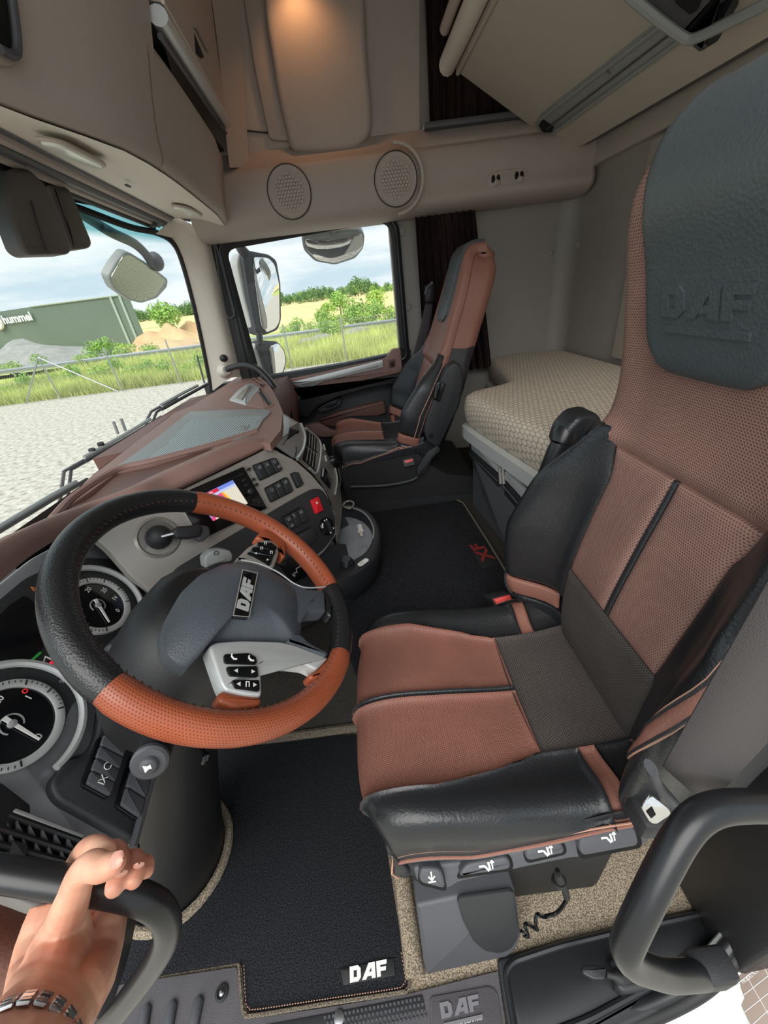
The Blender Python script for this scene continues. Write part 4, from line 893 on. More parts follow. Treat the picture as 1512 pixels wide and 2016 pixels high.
# seat belt on the driver side
sb = thing('seat_belt', 'grey seat belt webbing with metal tongue beside the driver seat', 'seat belt', tuple(PY(1300, 1560, .17)))
bA, bB, bC, bD_ = PY(1305, 1510, .175), PY(1500, 1228, .150), PY(1392, 1590, .165), PY(1520, 1430, .138)
bdir = nrm(nrm(bB-bA)+nrm(bD_-bC)); bE = bA+bdir*.62; bF = bC+bdir*.62
mb = MB(); mb.grid([[bA+(bE-bA)*k for k in np.linspace(0, 1, 16)], [(bA+bC)/2+((bE+bF)/2-(bA+bC)/2)*k+A(0, -.0, .001) for k in np.linspace(0, 1, 16)], [bC+(bF-bC)*k for k in np.linspace(0, 1, 16)]]); mb.build('webbing', MT['belt_web'], sb, solid=.0016)
mb = MB(); mb.box((bE+bF)/2, (.07, .035, .06), .01); mb.build('belt_guide', MT['black_satin'], sb)
mb = MB(); q = [PY(1282, 1512, .172), PY(1296, 1545, .172), PY(1330, 1585, .168)]; mb.tube(cat(q, 5), .0085, 10, flat=.6); mb.build('tongue_grip', MT['mid_plastic'], sb)
pt = PL(PY(1300, 1590, .172), PY(1345, 1590, .170)-PY(1300, 1590, .172), PY(1300, 1560, .18)-PY(1300, 1590, .172))
mb = MB(); plate(mb, pt, [(1262, 1590), (1284, 1566), (1318, 1594), (1322, 1604), (1292, 1624), (1280, 1620)], 0, .003, .004, .001); tg = mb.build('metal_tongue', MT['chrome'], sb)
mb = MB(); plate(mb, pt, [(1272, 1598), (1284, 1588), (1292, 1604), (1282, 1612)], .002, .0036, .001, .0003); mb.build('tongue_slot', MT['dark_hole'], tg)
mb = MB(); mb.box(PY(1275, 1605, .205), (.04, .04, .04), .008); mb.build('belt_anchor', MT['black_plastic'], sb)
# ================================================================== passenger seat
PC = [(-.188, .555), (-.206, .585), (-.203, .615), (-.185, .635), (-.12, .645), (-.02, .637), (.06, .625), (.12, .624), (.17, .63), (.21, .64)]
PB = [(.155, .56), (.165, .60), (.205, .70), (.243, .80), (.285, .90), (.318, .98), (.348, 1.062), (.383, 1.16), (.408, 1.24), (.425, 1.285), (.455, 1.31), (.50, 1.31)]
PW = [(.50, .20), (.60, .235), (.72, .262), (.84, .255), (.90, .22), (.96, .185), (1.05, .168), (1.15, .160), (1.22, .145), (1.28, .118), (1.33, .085)]
PBOL = [(.50, .04), (.62, .08), (.74, .10), (.86, .06), (.93, .02), (1.0, .005), (1.4, 0)]
pm = dict(seatM); pm.pop('edge_band'); pm.update(ins=MT['brown_leather'], ins2=MT['brown_leather'], top=MT['brown_leather'], dark=MT['black_leather'], rib=MT['black_leather'], bol=MT['black_leather'], z_rib=.66, z_seam=.915, z_bol=.97, z_side=1.0, pad=(1.06, 1.29, .095))
ps = thing('truck_seat', 'brown and black leather passenger seat by the far door', 'seat', (.0, 1.75, .34))
cuP, bkP, padP = make_seat(ps, 1.75, PC, .243, PB, PW, PBOL, pm, rear=.13)
emboss(None, padP, 1.17, .11, MT['mid_plastic'], .0185, bkP)
pn = PL((.2, 1.475, .8), (1, 0, 0), (0, 0, 1))
mb = MB(); plate(mb, pn, [(868, 748), (880, 722), (898, 712), (910, 722), (912, 760), (905, 800), (880, 850), (864, 882), (842, 872), (834, 850), (838, 826), (852, 790)], -.045, .0, .012, .010, 3); parm = mb.build('armrest', MT['black_plastic'], ps)
mb = MB(); plate(mb, pn, [(858, 756), (870, 750), (878, 758), (866, 792), (852, 786)], -.005, .006, .005, .003); mb.build('armrest_grip', MT['black_gloss'], parm)
mb = MB(); p = pn.px(849, 858); mb.lathe(p, (0, -1, 0), [(.010, -.002), (.010, .003), (0, .003)], 12); mb.build('armrest_pivot', MT['dark_hole'], parm)
mb = MB(); mb.prism([A(-.16, 1.51, .34), A(.44, 1.51, .34), A(.43, 1.51, .44), A(.30, 1.51, .47), A(.22, 1.51, .53), A(.18, 1.51, .585), A(-.17, 1.51, .56)], (0, .48, 0), .0); mb.build('seat_console', MT['rubber'], ps)
mb = MB(); mb.prism([A(-.19, 1.495, .34), A(.47, 1.495, .34), A(.47, 1.495, .36), A(-.19, 1.495, .40)], (0, .5, 0), .0); mb.build('seat_plinth', MT['black_plastic'], ps)
mb = MB(); plate(mb, pn, [(820, 925), (842, 890), (862, 878), (868, 886), (850, 905), (838, 930), (822, 940)], -.03, .0, .005, .004); mb.build('recliner_bracket', MT['black_plastic'], ps)
mb = MB(); q = [PY(u, v, 1.49) for u, v in [(690, 958), (760, 955), (815, 943), (835, 920)]]; mb.tube(cat(q, 5), .008, 8); mb.build('console_lip', MT['black_plastic'], ps)
pbu = thing('belt_buckle', 'small red buckle at the rear corner of the passenger cushion', 'buckle', tuple(PY(804, 906, 1.49)))
mb = MB(); pl_ = PL(PY(804, 906, 1.495), (1, 0, 0), (0, .5, 1)); plate(mb, pl_, [(792, 905), (814, 900), (818, 915), (796, 920)], -.03, -.002, .003, .002); mb.build('buckle_body', MT['black_plastic'], pbu)
mb = MB(); plate(mb, pl_, [(796, 907), (812, 903), (813, 908), (798, 912)], -.006, .002, .002, .001); mb.build('release_button', MT['buckle_red'], pbu)
psb = thing('seat_belt', 'grey seat belt hanging from the pillar beside the passenger seat', 'seat belt', tuple(PY(800, 800, 2.03)))
mb = MB(); mb.grid(loft([[PY(839, 590, 2.0), PY(826, 650, 2.01), PY(812, 705, 2.02), PY(800, 770, 2.03)], [PY(853, 592, 2.0), PY(846, 650, 2.01), PY(838, 705, 2.02), PY(835, 770, 2.03)]], 10, 4)); mb.build('webbing', MT['belt_web'], psb, solid=.0016)
mb = MB(); mb.box(PY(846, 578, 1.99), (.05, .04, .075), .012); mb.build('belt_guide', MT['black_satin'], psb)
mb = MB(); mb.tube([PY(838, 580, 1.965), PY(842, 566, 1.965), PY(852, 556, 1.965)], .008, 8); mb.build('guide_loop', MT['mid_plastic'], psb)
# ================================================================== dashboard
F1 = PL((-.38, .819, .809), (.64, .768, 0), (-.30, .25, .92))          # fascia facing the driver
CP = PL((-.567, .45, .742), (0, 1, 0), (-.52, 0, .85))                 # instrument plane
fpx = lambda u, v, h=0.0: F1.shift(h).px(u, v)
db = thing('dashboard', 'brown topped dashboard with silver centre panel and black lower panels', 'dashboard', (-.6, 1.0, .34))
ZT = .895
TP = PL((0, 0, ZT), (1, 0, 0), (0, 1, 0))
# top pad slab and the slope down to the windscreen
mb = MB(); plate(mb, TP, [(112, 1014), (172, 944), (270, 868), (345, 812), (378, 799), (422, 772), (468, 742), (508, 738), (532, 760), (548, 790), (557, 812), (553, 847), (531, 874), (480, 866), (400, 884), (300, 914), (230, 930)], -.02, 0, .006, 0); mb.build('top_pad', MT['dash_brown'], db, smooth=60)
mb = MB(); mb.grid(loft([[PZ(*q, ZT-.006) for q in [(112, 1014), (172, 944), (270, 868), (345, 812), (378, 799), (422, 772), (455, 750)]], [WS(y, .62)+A(.02, 0, 0) for y in (.98, 1.24, 1.55, 1.85, 1.95, 2.0, 2.03)]], 20, 6)); mb.build('screen_slope', MT['dash_brown'], db)
# thick padded roll over the instruments
E0 = [PX(-120, 1240, -.44), PX(-50, 1178, -.47), PX(0, 1136, -.49), PX(60, 1088, -.51), PX(134, 1045, -.535), fpx(205, 1014, .01), fpx(298, 984, .008), fpx(333, 972, .006), fpx(400, 941, .005), fpx(450, 916, .005), fpx(500, 892, .005), fpx(529, 876, .003)]
E1px = [(-120, 1150), (-50, 1100), (0, 1066), (60, 1043), (98, 1027), (160, 1004), (230, 975), (298, 940), (360, 912), (420, 886), (480, 866), (520, 868)]
off = [.06]*9+[.055, .045, .03]
E1 = [PX(u, v, e[0]-o) for (u, v), e, o in zip(E1px, E0, off)]
Em = [(a*.5+b*.5)+A(.022, -.012, .028)*(o/.06) for a, b, o in zip(E0, E1, off)]
Eq = [(a*.8+b*.2)+A(.022, -.016, .010)*(o/.06) for a, b, o in zip(E0, E1, off)]
E2 = [e+A(-.04, .03, -.05) for e in E1]; Eb = [e+A(-.03, .03, -.02) for e in E0]
mb = MB(); mb.grid(loft([Eb, E0, Eq, Em, E1, E2], 50, 24)); mb.build('padded_roll', MT['dash_brown'], db, smooth=80)
# valley between the roll and the tray ridge
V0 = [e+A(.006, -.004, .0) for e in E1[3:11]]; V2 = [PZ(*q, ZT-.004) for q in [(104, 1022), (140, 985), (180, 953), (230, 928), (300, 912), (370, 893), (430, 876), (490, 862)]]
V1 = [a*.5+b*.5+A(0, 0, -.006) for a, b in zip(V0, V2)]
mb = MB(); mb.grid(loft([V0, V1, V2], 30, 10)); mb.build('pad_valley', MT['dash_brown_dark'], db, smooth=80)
mb = MB(); mb.tube(cat([PZ(*q, ZT+.002) for q in [(104, 1022), (150, 975), (230, 926), (300, 908), (400, 882), (470, 861), (505, 850)]], 6), .009, 8); mb.build('pad_ridge', MT['dash_brown'], db)
# grey ribbed tray mat on top
def mat_ribs(name, c0, c1, period):
    t = NT(name); w = t.n('TexWave', wave_type='BANDS', bands_direction='X', i_Scale=.314/period); t.l(t.vec('Object'), w.inputs['Vector'])
    t.l(t.ramp(w.outputs['Fac'], .3, lin(c0), .7, lin(c1)), t.b.inputs['Base Color']); t.b.inputs['Roughness'].default_value = .55; t.bump(w.outputs['Fac'], .6, .002); MT[name] = t.m
mat_ribs('tray_rib', '7d8688', 'b4bfc0', .0085)
trm = thing('tray_mat', 'grey ribbed non slip tray mat on top of the dashboard', 'tray', tuple(PZ(400, 865, ZT)))
rim = [(226, 921), (300, 868), (372, 812), (385, 810), (522, 806), (516, 828), (500, 850), (470, 862), (380, 884), (300, 905)]
inn = [(282, 912), (330, 872), (372, 830), (388, 826), (508, 818), (505, 830), (494, 848), (466, 858), (400, 875), (330, 898)]
def closed(px, z, n=60):
    return resamp(cat([PZ(u, v, z) for u, v in px]+[PZ(*px[0], z)], 6), n)[:-1]
mb = MB(); ra, rb, rc = closed(rim, ZT+.004), closed([(u*.9+400*.1-2, v) for u, v in rim], ZT+.006), closed(inn, ZT+.001)
ra0 = [p+A(0, 0, -.012) for p in ra]
mb.grid([ra0, ra, ra*.88+rc*.12, ra*.12+rc*.88, rc], cv=True); mb.build('tray_rim', MT['grey_plastic'], trm)
mb = MB(); mb.add(closed(inn, ZT+.0012), [tuple(range(59))]); mt_ = mb.build('ribbed_mat', MT['tray_rib'], trm)
tl = PL(PZ(478, 843, ZT+.0012), PZ(484, 828, ZT)-PZ(472, 856, ZT), PZ(462, 840, ZT)-PZ(492, 846, ZT))
mb = MB(); put_emblem(mb, tl, 0, 0, 0, .055, 0, .0015, bar=True); mb.build('mat_emblem', MT['grey_plastic'], mt_)
# passenger half: body below the pad, lid and vents
mb = MB(); mb.prism([A(-.92, 1.20, .36), A(-.42, 1.20, .36), A(-.40, 1.20, .60), A(-.36, 1.20, .80), A(-.40, 1.20, .885), A(-.92, 1.20, .84)], (0, .84, 0)); mb.build('passenger_body', MT['dash_brown_dark'], db)
mb = MB(); plate(mb, TP, [(451, 786), (468, 768), (487, 755), (496, 755), (511, 763), (484, 795)], -.01, .006, .006, .003); li = mb.build('silver_lid', MT['silver_light'], db)
mb = MB(); plate(mb, TP, [(463, 783), (478, 767), (492, 759), (500, 762), (476, 788)], .003, .008, .004, .002); mb.build('lid_inset', MT['silver'], li)
mb = MB(); plate(mb, TP, [(484, 796), (512, 764), (540, 796), (520, 803)], -.01, .004, .006, .003); mb.build('glove_lid', MT['dash_brown'], db)
mb = MB(); plate(mb, TP, [(508, 772), (514, 769), (534, 793), (528, 797)], -.01, .007, .003, .002); mb.build('lid_vent', MT['black_plastic'], db)
mb = MB(); plate(mb, TP, [(496, 746), (503, 742), (521, 756), (517, 762)], -.01, .004, .003, .002); v_ = mb.build('side_vent', MT['dash_brown_dark'], db)
for k in range(4):
    mb = MB(); mb.tube([TP.shift(.006).px(499+k*4, 744+k*3.2), TP.shift(.006).px(496+k*4.6, 747+k*3.4)+A(.02, 0, 0)], .0025, 6); mb.build('vent_slat', MT['dash_brown'], v_)
# ------------------------------------------------------------------ silver fascia facing the driver
mb = MB(); plate(mb, F1, [(531, 880), (582, 906), (615, 935), (642, 968), (660, 1010), (664, 1050), (640, 1085), (600, 1120), (480, 1210), (330, 1190), (262, 1140), (215, 1085), (170, 1048), (205, 1018), (298, 988), (333, 976), (450, 920)], -.05, 0, .012, .004); mb.build('centre_panel', MT['silver'], db)
mb = MB(); plate(mb, F1, [(634, 962), (650, 985), (661, 1020), (661, 1052), (640, 1080), (600, 1112), (540, 1170), (430, 1240), (330, 1220), (318, 1170), (345, 1120), (420, 1075), (480, 1040), (530, 1010), (590, 975), (615, 962)], -.01, .006, .012, .004); mb.build('switch_panel', MT['black_plastic'], db)
# radio with navigation screen
rd = thing('radio', 'black radio unit with a lit navigation map screen', 'radio', tuple(fpx(435, 985)))
mb = MB(); plate(mb, F1, [(340, 975), (482, 914), (531, 1000), (395, 1066)], -.02, .004, .006, .002); mb.build('bezel_frame', MT['silver'], rd)
mb = MB(); plate(mb, F1, [(345, 976), (480, 918), (527, 1000), (398, 1062)], -.01, .007, .004, .003); bz = mb.build('radio_body', MT['black_gloss'], rd)
SCR = F1.shift(.0076); s4 = [(385, 980), (458, 945), (488, 991), (420, 1026)]
sl4 = [A(*SCR.lc(*q)) for q in s4]
def scr(a, b, h=0.0): # a right, b down in 0..1
    p = (sl4[0]*(1-a)+sl4[1]*a)*(1-b)+(sl4[3]*(1-a)+sl4[2]*a)*b; return SCR.at(p[0], p[1], h)
def scr_patch(name, pts, col, h, s=1.0, par=None):
    mb = MB(); mb.add([scr(a, b, h) for a, b in pts], [tuple(range(len(pts)))]); return mb.build(name, mat_emit('screen_'+name, col, s), par or rd, smooth=0)
sc_ = scr_patch('map_screen', [(0, 0), (1, 0), (1, 1), (0, 1)], 'd9d2c0', 0, .8)
scr_patch('status_bar', [(.0, .0), (1, .0), (1, .13), (0, .13)], '6f86d8', .0002, .8, sc_)
scr_patch('title_bar', [(.05, .01), (.56, .01), (.56, .14), (.05, .14)], 'd0203a', .0003, .8, sc_)
scr_patch('light_band', [(.0, .13), (1, .13), (1, .22), (0, .22)], 'b9c4ec', .00025, .8, sc_)
scr_patch('pink_area', [(.0, .34), (.55, .22), (.62, .22), (.66, 1), (.0, 1)], 'd94a80', .0003, .8, sc_)
scr_patch('violet_area', [(.0, .22), (.30, .22), (.12, .75), (.0, .9)], '8f86d6', .00045, .8, sc_)
scr_patch('road_line', [(.56, .22), (.61, .22), (.72, 1), (.66, 1)], 'f0a030', .0005, .8, sc_)
scr_patch('side_road', [(.61, .22), (.64, .22), (.76, 1), (.72, 1)], 'e8d060', .0005, .8, sc_)
scr_patch('pale_road', [(.30, .36), (.38, .34), (.2, 1), (.08, 1)], 'cfd6b8', .0005, .8, sc_)
mb = MB(); pl_ = PL(scr(.28, .075, .0006), scr(1, 0)-scr(0, 0), scr(0, 0)-scr(0, 1)); put_text(mb, '96.1 MHz', pl_, 0, 0, 0, .0045); mb.build('screen_text', mat_emit('screen_text_white', 'ffffff', .9), sc_)
mb = MB(); mb.lathe(F1.shift(.007).px(492, 968), F1.n, [(.0085, 0), (.0085, .008), (.006, .010), (0, .010)], 18); mb.build('radio_knob', MT['black_satin'], rd)
for k, (u, v) in enumerate([(472, 936), (478, 946), (483, 956), (499, 985), (487, 925), (508, 990), (478, 1010), (465, 1016), (496, 945), (502, 955)]):
    c = F1.lc(u, v); mb = MB(); mb.pbox(F1, c[0]-.006, c[0]+.006, c[1]-.003, c[1]+.003, .006, .0095, .001, 1); mb.build('radio_key', MT['black_satin'], rd)
mb = MB(); q0, q1 = F1.lc(362, 984), F1.lc(478, 933); mb.tube([F1.at(*q0, .0078), F1.at(*q1, .0078)], .0022, 6); mb.build('disc_slot', MT['dark_hole'], rd)
# switch banks
def bank(pix, cells, marks, h=.0, name='switch_bank', lab=None):
    mb = MB(); plate(mb, F1, pix, h-.006, h+.004, .006, .002); s_ = mb.build(name, MT['black_gloss'], db)
    L = [A(*F1.lc(*q)) for q in pix]
    for k in range(cells):
        a0, a1 = (k+.04)/cells, (k+.96)/cells
        f = lambda a, b: (L[0]*(1-a)+L[1]*a)*(1-b)+(L[3]*(1-a)+L[2]*a)*b
        P4 = [f(a0, .06), f(a1, .06), f(a1, .94), f(a0, .94)]
        mb = MB(); Lr = rnd(P4, .004, 3)
        if sum(Lr[i-1][0]*Lr[i][1]-Lr[i][0]*Lr[i-1][1] for i in range(len(Lr))) < 0: Lr = Lr[::-1]
        mb.prism(on(F1, Lr, h), F1.n*.009, .002, 2); mb.build('rocker_switch', MT['black_plastic'], s_)
    mb = MB()
    for (a, b, kind) in marks:
        p = f_ = (L[0]*(1-a)+L[1]*a)*(1-b)+(L[3]*(1-a)+L[2]*a)*b; w = .0042; hh = h+.0094
        if kind == 'o': R_ = [(w*math.cos(t), w*math.sin(t)) for t in np.linspace(0, 2*math.pi, 9)[:-1]]; mb.tube([F1.at(p[0]+x, p[1]+y, hh) for x, y in R_], .0006, 4, closed=True)
        elif kind == 'x':
            for sg in (1, -1): mb.tube([F1.at(p[0]-w, p[1]-w*sg, hh), F1.at(p[0]+w, p[1]+w*sg, hh)], .0007, 4)
        elif kind == 'i': mb.tube([F1.at(p[0], p[1]-w*1.3, hh), F1.at(p[0], p[1]+w*1.3, hh)], .0010, 4); mb.tube([F1.at(p[0]-w*.6, p[1]+w*.7, hh), F1.at(p[0], p[1]+w*1.3, hh)], .0008, 4)
        else:
            for dy in (-1, 0, 1): mb.tube([F1.at(p[0]-w, p[1]+dy*w*.7, hh), F1.at(p[0]+w, p[1]+dy*w*.7+.001, hh)], .0006, 4)
            mb.tube([F1.at(p[0]-w, p[1]-w*.7, hh), F1.at(p[0]-w, p[1]+w*.7, hh)], .0006, 4)
    if marks: mb.build('switch_symbol', MT['grey_ink'], s_)
bank([(496, 916), (540, 900), (556, 926), (512, 947)], 3, [(.18, .28, 'e'), (.5, .28, 'x'), (.83, .28, 'o'), (.9, .7, 'e')])
bank([(520, 961), (563, 938), (577, 968), (533, 990)], 3, [(.18, .3, 'o'), (.5, .28, 'e'), (.83, .28, 'e')])
bank([(571, 932), (584, 928), (597, 955), (585, 962)], 1, [])
bank([(553, 1019), (590, 998), (604, 1027), (566, 1046)], 3, [(.18, .3, 'e'), (.45, .25, 'i'), (.83, .28, 'e'), (.18, .75, 'e')], .006)
bank([(530, 1030), (545, 1024), (560, 1052), (545, 1058)], 1, [], .006)
bank([(575, 1055), (612, 1036), (622, 1062), (590, 1086)], 1, [], .006)
# hazard switch
mb = MB(); plate(mb, F1, [(614, 984), (628, 977), (638, 1004), (624, 1012)], .0, .016, .004, .003); hz = mb.build('hazard_switch', MT['red_plastic'], db)
c = A(*F1.shift(.0165).lc(624, 990)); mb = MB(); mb.add([F1.at(c[0]+.005*math.sin(t), c[1]+.005*math.cos(t), .0165) for t in (0, 2.09, 4.19)], [(0, 1, 2)]); mb.build('hazard_symbol', MT['white_ink'], hz)
# rotary light switch
rc_ = F1.px(641, 1037); mb = MB(); mb.lathe(rc_, F1.n, [(.027, .0), (.027, .008), (.024, .012), (.022, .011), (.010, .012), (0, .012)], 30); lk = mb.build('light_switch', MT['black_gloss'], db)
c = A(*F1.lc(641, 1037)); mb = MB()
mb.prism(on(F1, rnd([c+A(*q) for q in [(-.006, -.017), (.002, -.019), (.006, .017), (-.002, .019)]], .004), .010), F1.n*.014, .003, 2); mb.build('knob_grip', MT['black_satin'], lk)
mb = MB()
for t0, t1 in ((2.2, 2.9), (1.55, 1.75), (1.15, 1.35), (4.5, 4.75), (5.4, 5.6)):
    mb.grid([[F1.at(c[0]+r*math.cos(t), c[1]+r*math.sin(t), .0125) for t in np.linspace(t0, t1, 6)] for r in (.0175, .0225)])
mb.build('knob_marks', MT['white_ink'], lk)
# ignition ball and key
ig = fpx(312, 1058, .0); mb = MB(); mb.lathe(ig, F1.n, [(.045, .0), (.040, .004), (.032, -.004), (.026, -.006)], 28); mb.build('ignition_dish', MT['silver'], db)
mb = MB(); mb.ball(ig+F1.n*.004, .026, 20); ib = mb.build('ignition_ball', MT['black_plastic'], db)
ky = thing('ignition_key', 'black ignition key head beside the ball on the silver panel', 'key', tuple(fpx(370, 1045, .03)))
kp = F1.shift(.045); mb = MB(); plate(mb, kp, [(341, 1046), (350, 1036), (378, 1034), (392, 1030), (400, 1040), (396, 1056), (372, 1061), (348, 1060)], -.012, .006, .005, .005, 3); mb.build('key_head', MT['black_plastic'], ky)
mb = MB(); mb.tube([ig+F1.n*.028, kp.px(346, 1049)], .004, 8); mb.build('key_blade', MT['steel'], ky)
mb = MB(); plate(mb, kp, [(388, 1032), (412, 1036), (416, 1052), (398, 1068), (386, 1060)], -.018, .0, .006, .004, 3); mb.build('key_fob', MT['mid_plastic'], ky)
# ------------------------------------------------------------------ second face: cup drawer, vents and heater knobs
pA, pB, pC = fpx(531, 876), PZ(557, 812, ZT), PY(672, 1000, 1.235)
F2 = PL(pA, pC-pA, pB-pA)
if F2.n @ (CAM-pA) < 0: F2 = PL(pA, pA-pC, pB-pA)
mb = MB(); plate(mb, F2, [(531, 876), (552, 848), (557, 812), (592, 833), (632, 872), (658, 915), (671, 962), (675, 1000), (671, 1040), (662, 1078), (652, 1040), (655, 1000), (640, 965), (615, 934), (580, 904)], -.08, .0, .008, .006, 3); mb.build('vent_panel', MT['silver'], db, smooth=60)
mb = MB(); plate(mb, F2, [(540, 874), (556, 848), (559, 817), (590, 836), (596, 866), (582, 903)], -.004, .005, .006, .003); cd = mb.build('cup_drawer', MT['silver_light'], db)
mb = MB(); plate(mb, F2, [(570, 842), (590, 848), (588, 853), (576, 855), (566, 866)], .003, .0058, .002, .0005); mb.build('drawer_pull', MT['dark_hole'], cd)
mb = MB(); plate(mb, F2, [(572, 827), (588, 832), (590, 846), (571, 841)], .003, .0062, .002, .001); mb.build('drawer_latch', MT['silver'], cd)
mb = MB(); mb.tube([F2.shift(.006).px(u, v) for u, v in [(557, 876), (566, 862), (571, 842)]], .0014, 5); mb.tube([F2.shift(.006).px(u, v) for u, v in [(579, 902), (584, 888), (583, 880)]], .0018, 5); mb.build('drawer_gap', MT['black_plastic'], cd)
mb = MB(); mb.tube(cat([F2.shift(.003).px(u, v) for u, v in [(592, 834), (600, 858), (596, 885), (584, 904)]], 6), .006, 8); mb.build('trim_rib', MT['silver_light'], db)
for vv in ([(604, 846), (626, 866), (625, 892), (602, 876)], [(601, 878), (625, 896), (622, 928), (596, 904)]):
    mb = MB(); plate(mb, F2, vv, -.004, .002, .003, .001); vn = mb.build('air_vent', MT['dark_hole'], db)
    Q = [A(*F2.lc(*q)) for q in vv]
    for k in (.2, .42, .64, .86):
        a, b = Q[0]*(1-k)+Q[1]*k, Q[3]*(1-k)+Q[2]*k; mb = MB(); mb.tube([F2.at(*a, .004), F2.at(*b, .004)], .0018, 6); mb.build('vent_fin', MT['silver'], vn)
mb = MB(); mb.tube(cat([F2.shift(.004).px(u, v) for u, v in [(602, 843), (628, 866), (632, 890), (624, 931), (610, 922)]], 6), .0042, 8); mb.build('vent_trim', MT['silver_light'], db)
mb = MB(); p = F2.px(652, 908); mb.lathe(p, F2.n, [(.020, 0), (.020, .012), (.016, .02), (0, .02)], 18); mb.build('heater_knob', MT['black_satin'], db)
for u, v in ((637, 880), (640, 902)): mb = MB(); mb.tube([F2.shift(.003).px(u, v-5), F2.shift(.003).px(u+3, v+6)], .003, 6); mb.build('knob_mark', MT['white_ink'], db)
mb = MB(); plate(mb, F2, [(634, 921), (640, 921), (654, 944), (650, 962), (632, 940)], -.002, .004, .003, .001); hb = mb.build('heater_switch', MT['black_gloss'], db)
mb = MB(); mb.tube([F2.shift(.006).px(637, 923), F2.shift(.006).px(635, 937)], .0028, 6); mb.build('switch_light', MT['silver_light'], hb)
for o_, m_ in ((0, 'silver_light'), (6, 'mid_plastic')):
    mb = MB(); mb.tube(cat([F2.shift(.003).px(u+o_, v) for u, v in [(660, 922), (664, 945), (660, 972)]], 6), .004, 8); mb.build('trim_rib', MT[m_], db)
# dark core behind the panels and the lower console down to the tunnel
mb = MB(); q = [fpx(600, 1118, -.02), fpx(655, 1070, -.02), PY(668, 1070, 1.2), PY(668, 1000, 1.24), A(-.40, 1.35, .82), A(-.9, 1.3, .8), A(-.9, .72, .8), fpx(330, 1215, -.02)]
lowr = [A(-.16, .88, .36), A(-.10, .95, .36), A(-.10, 1.2, .36), A(-.12, 1.25, .36), A(-.4, 1.35, .36), A(-.95, 1.3, .36), A(-.95, .72, .36), A(-.42, .74, .36)]
mb.grid([q, [a*.5+b*.5 for a, b in zip(q, lowr)], lowr], cv=True); mb.build('lower_console', MT['black_plastic'], db, smooth=30)
# small lower display strip seen through the wheel
mb = MB(); plate(mb, F1, [(545, 1112), (600, 1085), (632, 1120), (575, 1150)], .0, .012, .004, .002); ld_ = mb.build('lower_display', MT['black_gloss'], db)
mb = MB(); c = F1.lc(575, 1131); put_text(mb, '5*', F1, c[0], c[1], .0125, .010, rot=.2); mb.build('display_text', MT['white_ink'], ld_)
mb = MB(); c = [F1.lc(*q) for q in [(580, 1128), (578, 1120), (592, 1112)]]; mb.tube([F1.at(*q, .013) for q in c], .0008, 4); mb.build('display_line', MT['white_ink'], ld_)
# ------------------------------------------------------------------ instrument cluster
ic = thing('instrument_cluster', 'black instrument cluster with two silver ringed dials behind the wheel', 'instrument cluster', tuple(CP.px(100, 1300)))
mb = MB(); plate(mb, CP, [(-160, 1290), (-60, 1195), (0, 1148), (60, 1100), (120, 1068), (170, 1056), (215, 1085), (262, 1110), (330, 1160), (310, 1260), (262, 1290), (228, 1330), (200, 1385), (195, 1450), (175, 1485), (140, 1492), (98, 1545), (112, 1575), (262, 1662), (200, 1720), (-160, 1640)], -.05, -.004, .012, .005); mb.build('silver_surround', MT['brushed'], ic)
mb = MB(); plate(mb, CP, [(-160, 1330), (-60, 1228), (0, 1180), (50, 1138), (110, 1112), (165, 1098), (225, 1100), (268, 1128), (284, 1165), (280, 1205), (258, 1235), (232, 1248), (205, 1275), (165, 1355), (135, 1400), (125, 1440), (100, 1478), (50, 1500), (-160, 1500)], -.01, .0, .012, .001); blk = mb.build('cluster_face', MT['black_plastic'], ic)
mb = MB(); plate(mb, CP, [(-120, 1330), (-20, 1230), (20, 1190), (48, 1172), (86, 1200), (130, 1235), (40, 1318), (0, 1300), (-100, 1360)], -.002, .001, .004, .0); mb.build('display_screen', MT['black_gloss'], ic)
def ring(cu, cv, rin, rout, h0, h1, name, m_, n=48):
    c = A(*CP.lc(cu, cv)); mb = MB()
    pr = [(rin, h0), (rin, h1), ((rin+rout)/2, h1+.0015), (rout, h1), (rout, h0)]
    mb.grid([[CP.at(c[0]+r*math.cos(t), c[1]+r*math.sin(t), h) for t in np.linspace(0, 2*math.pi, n+1)[:-1]] for r, h in pr], cv=True); return mb.build(name, m_, ic), c
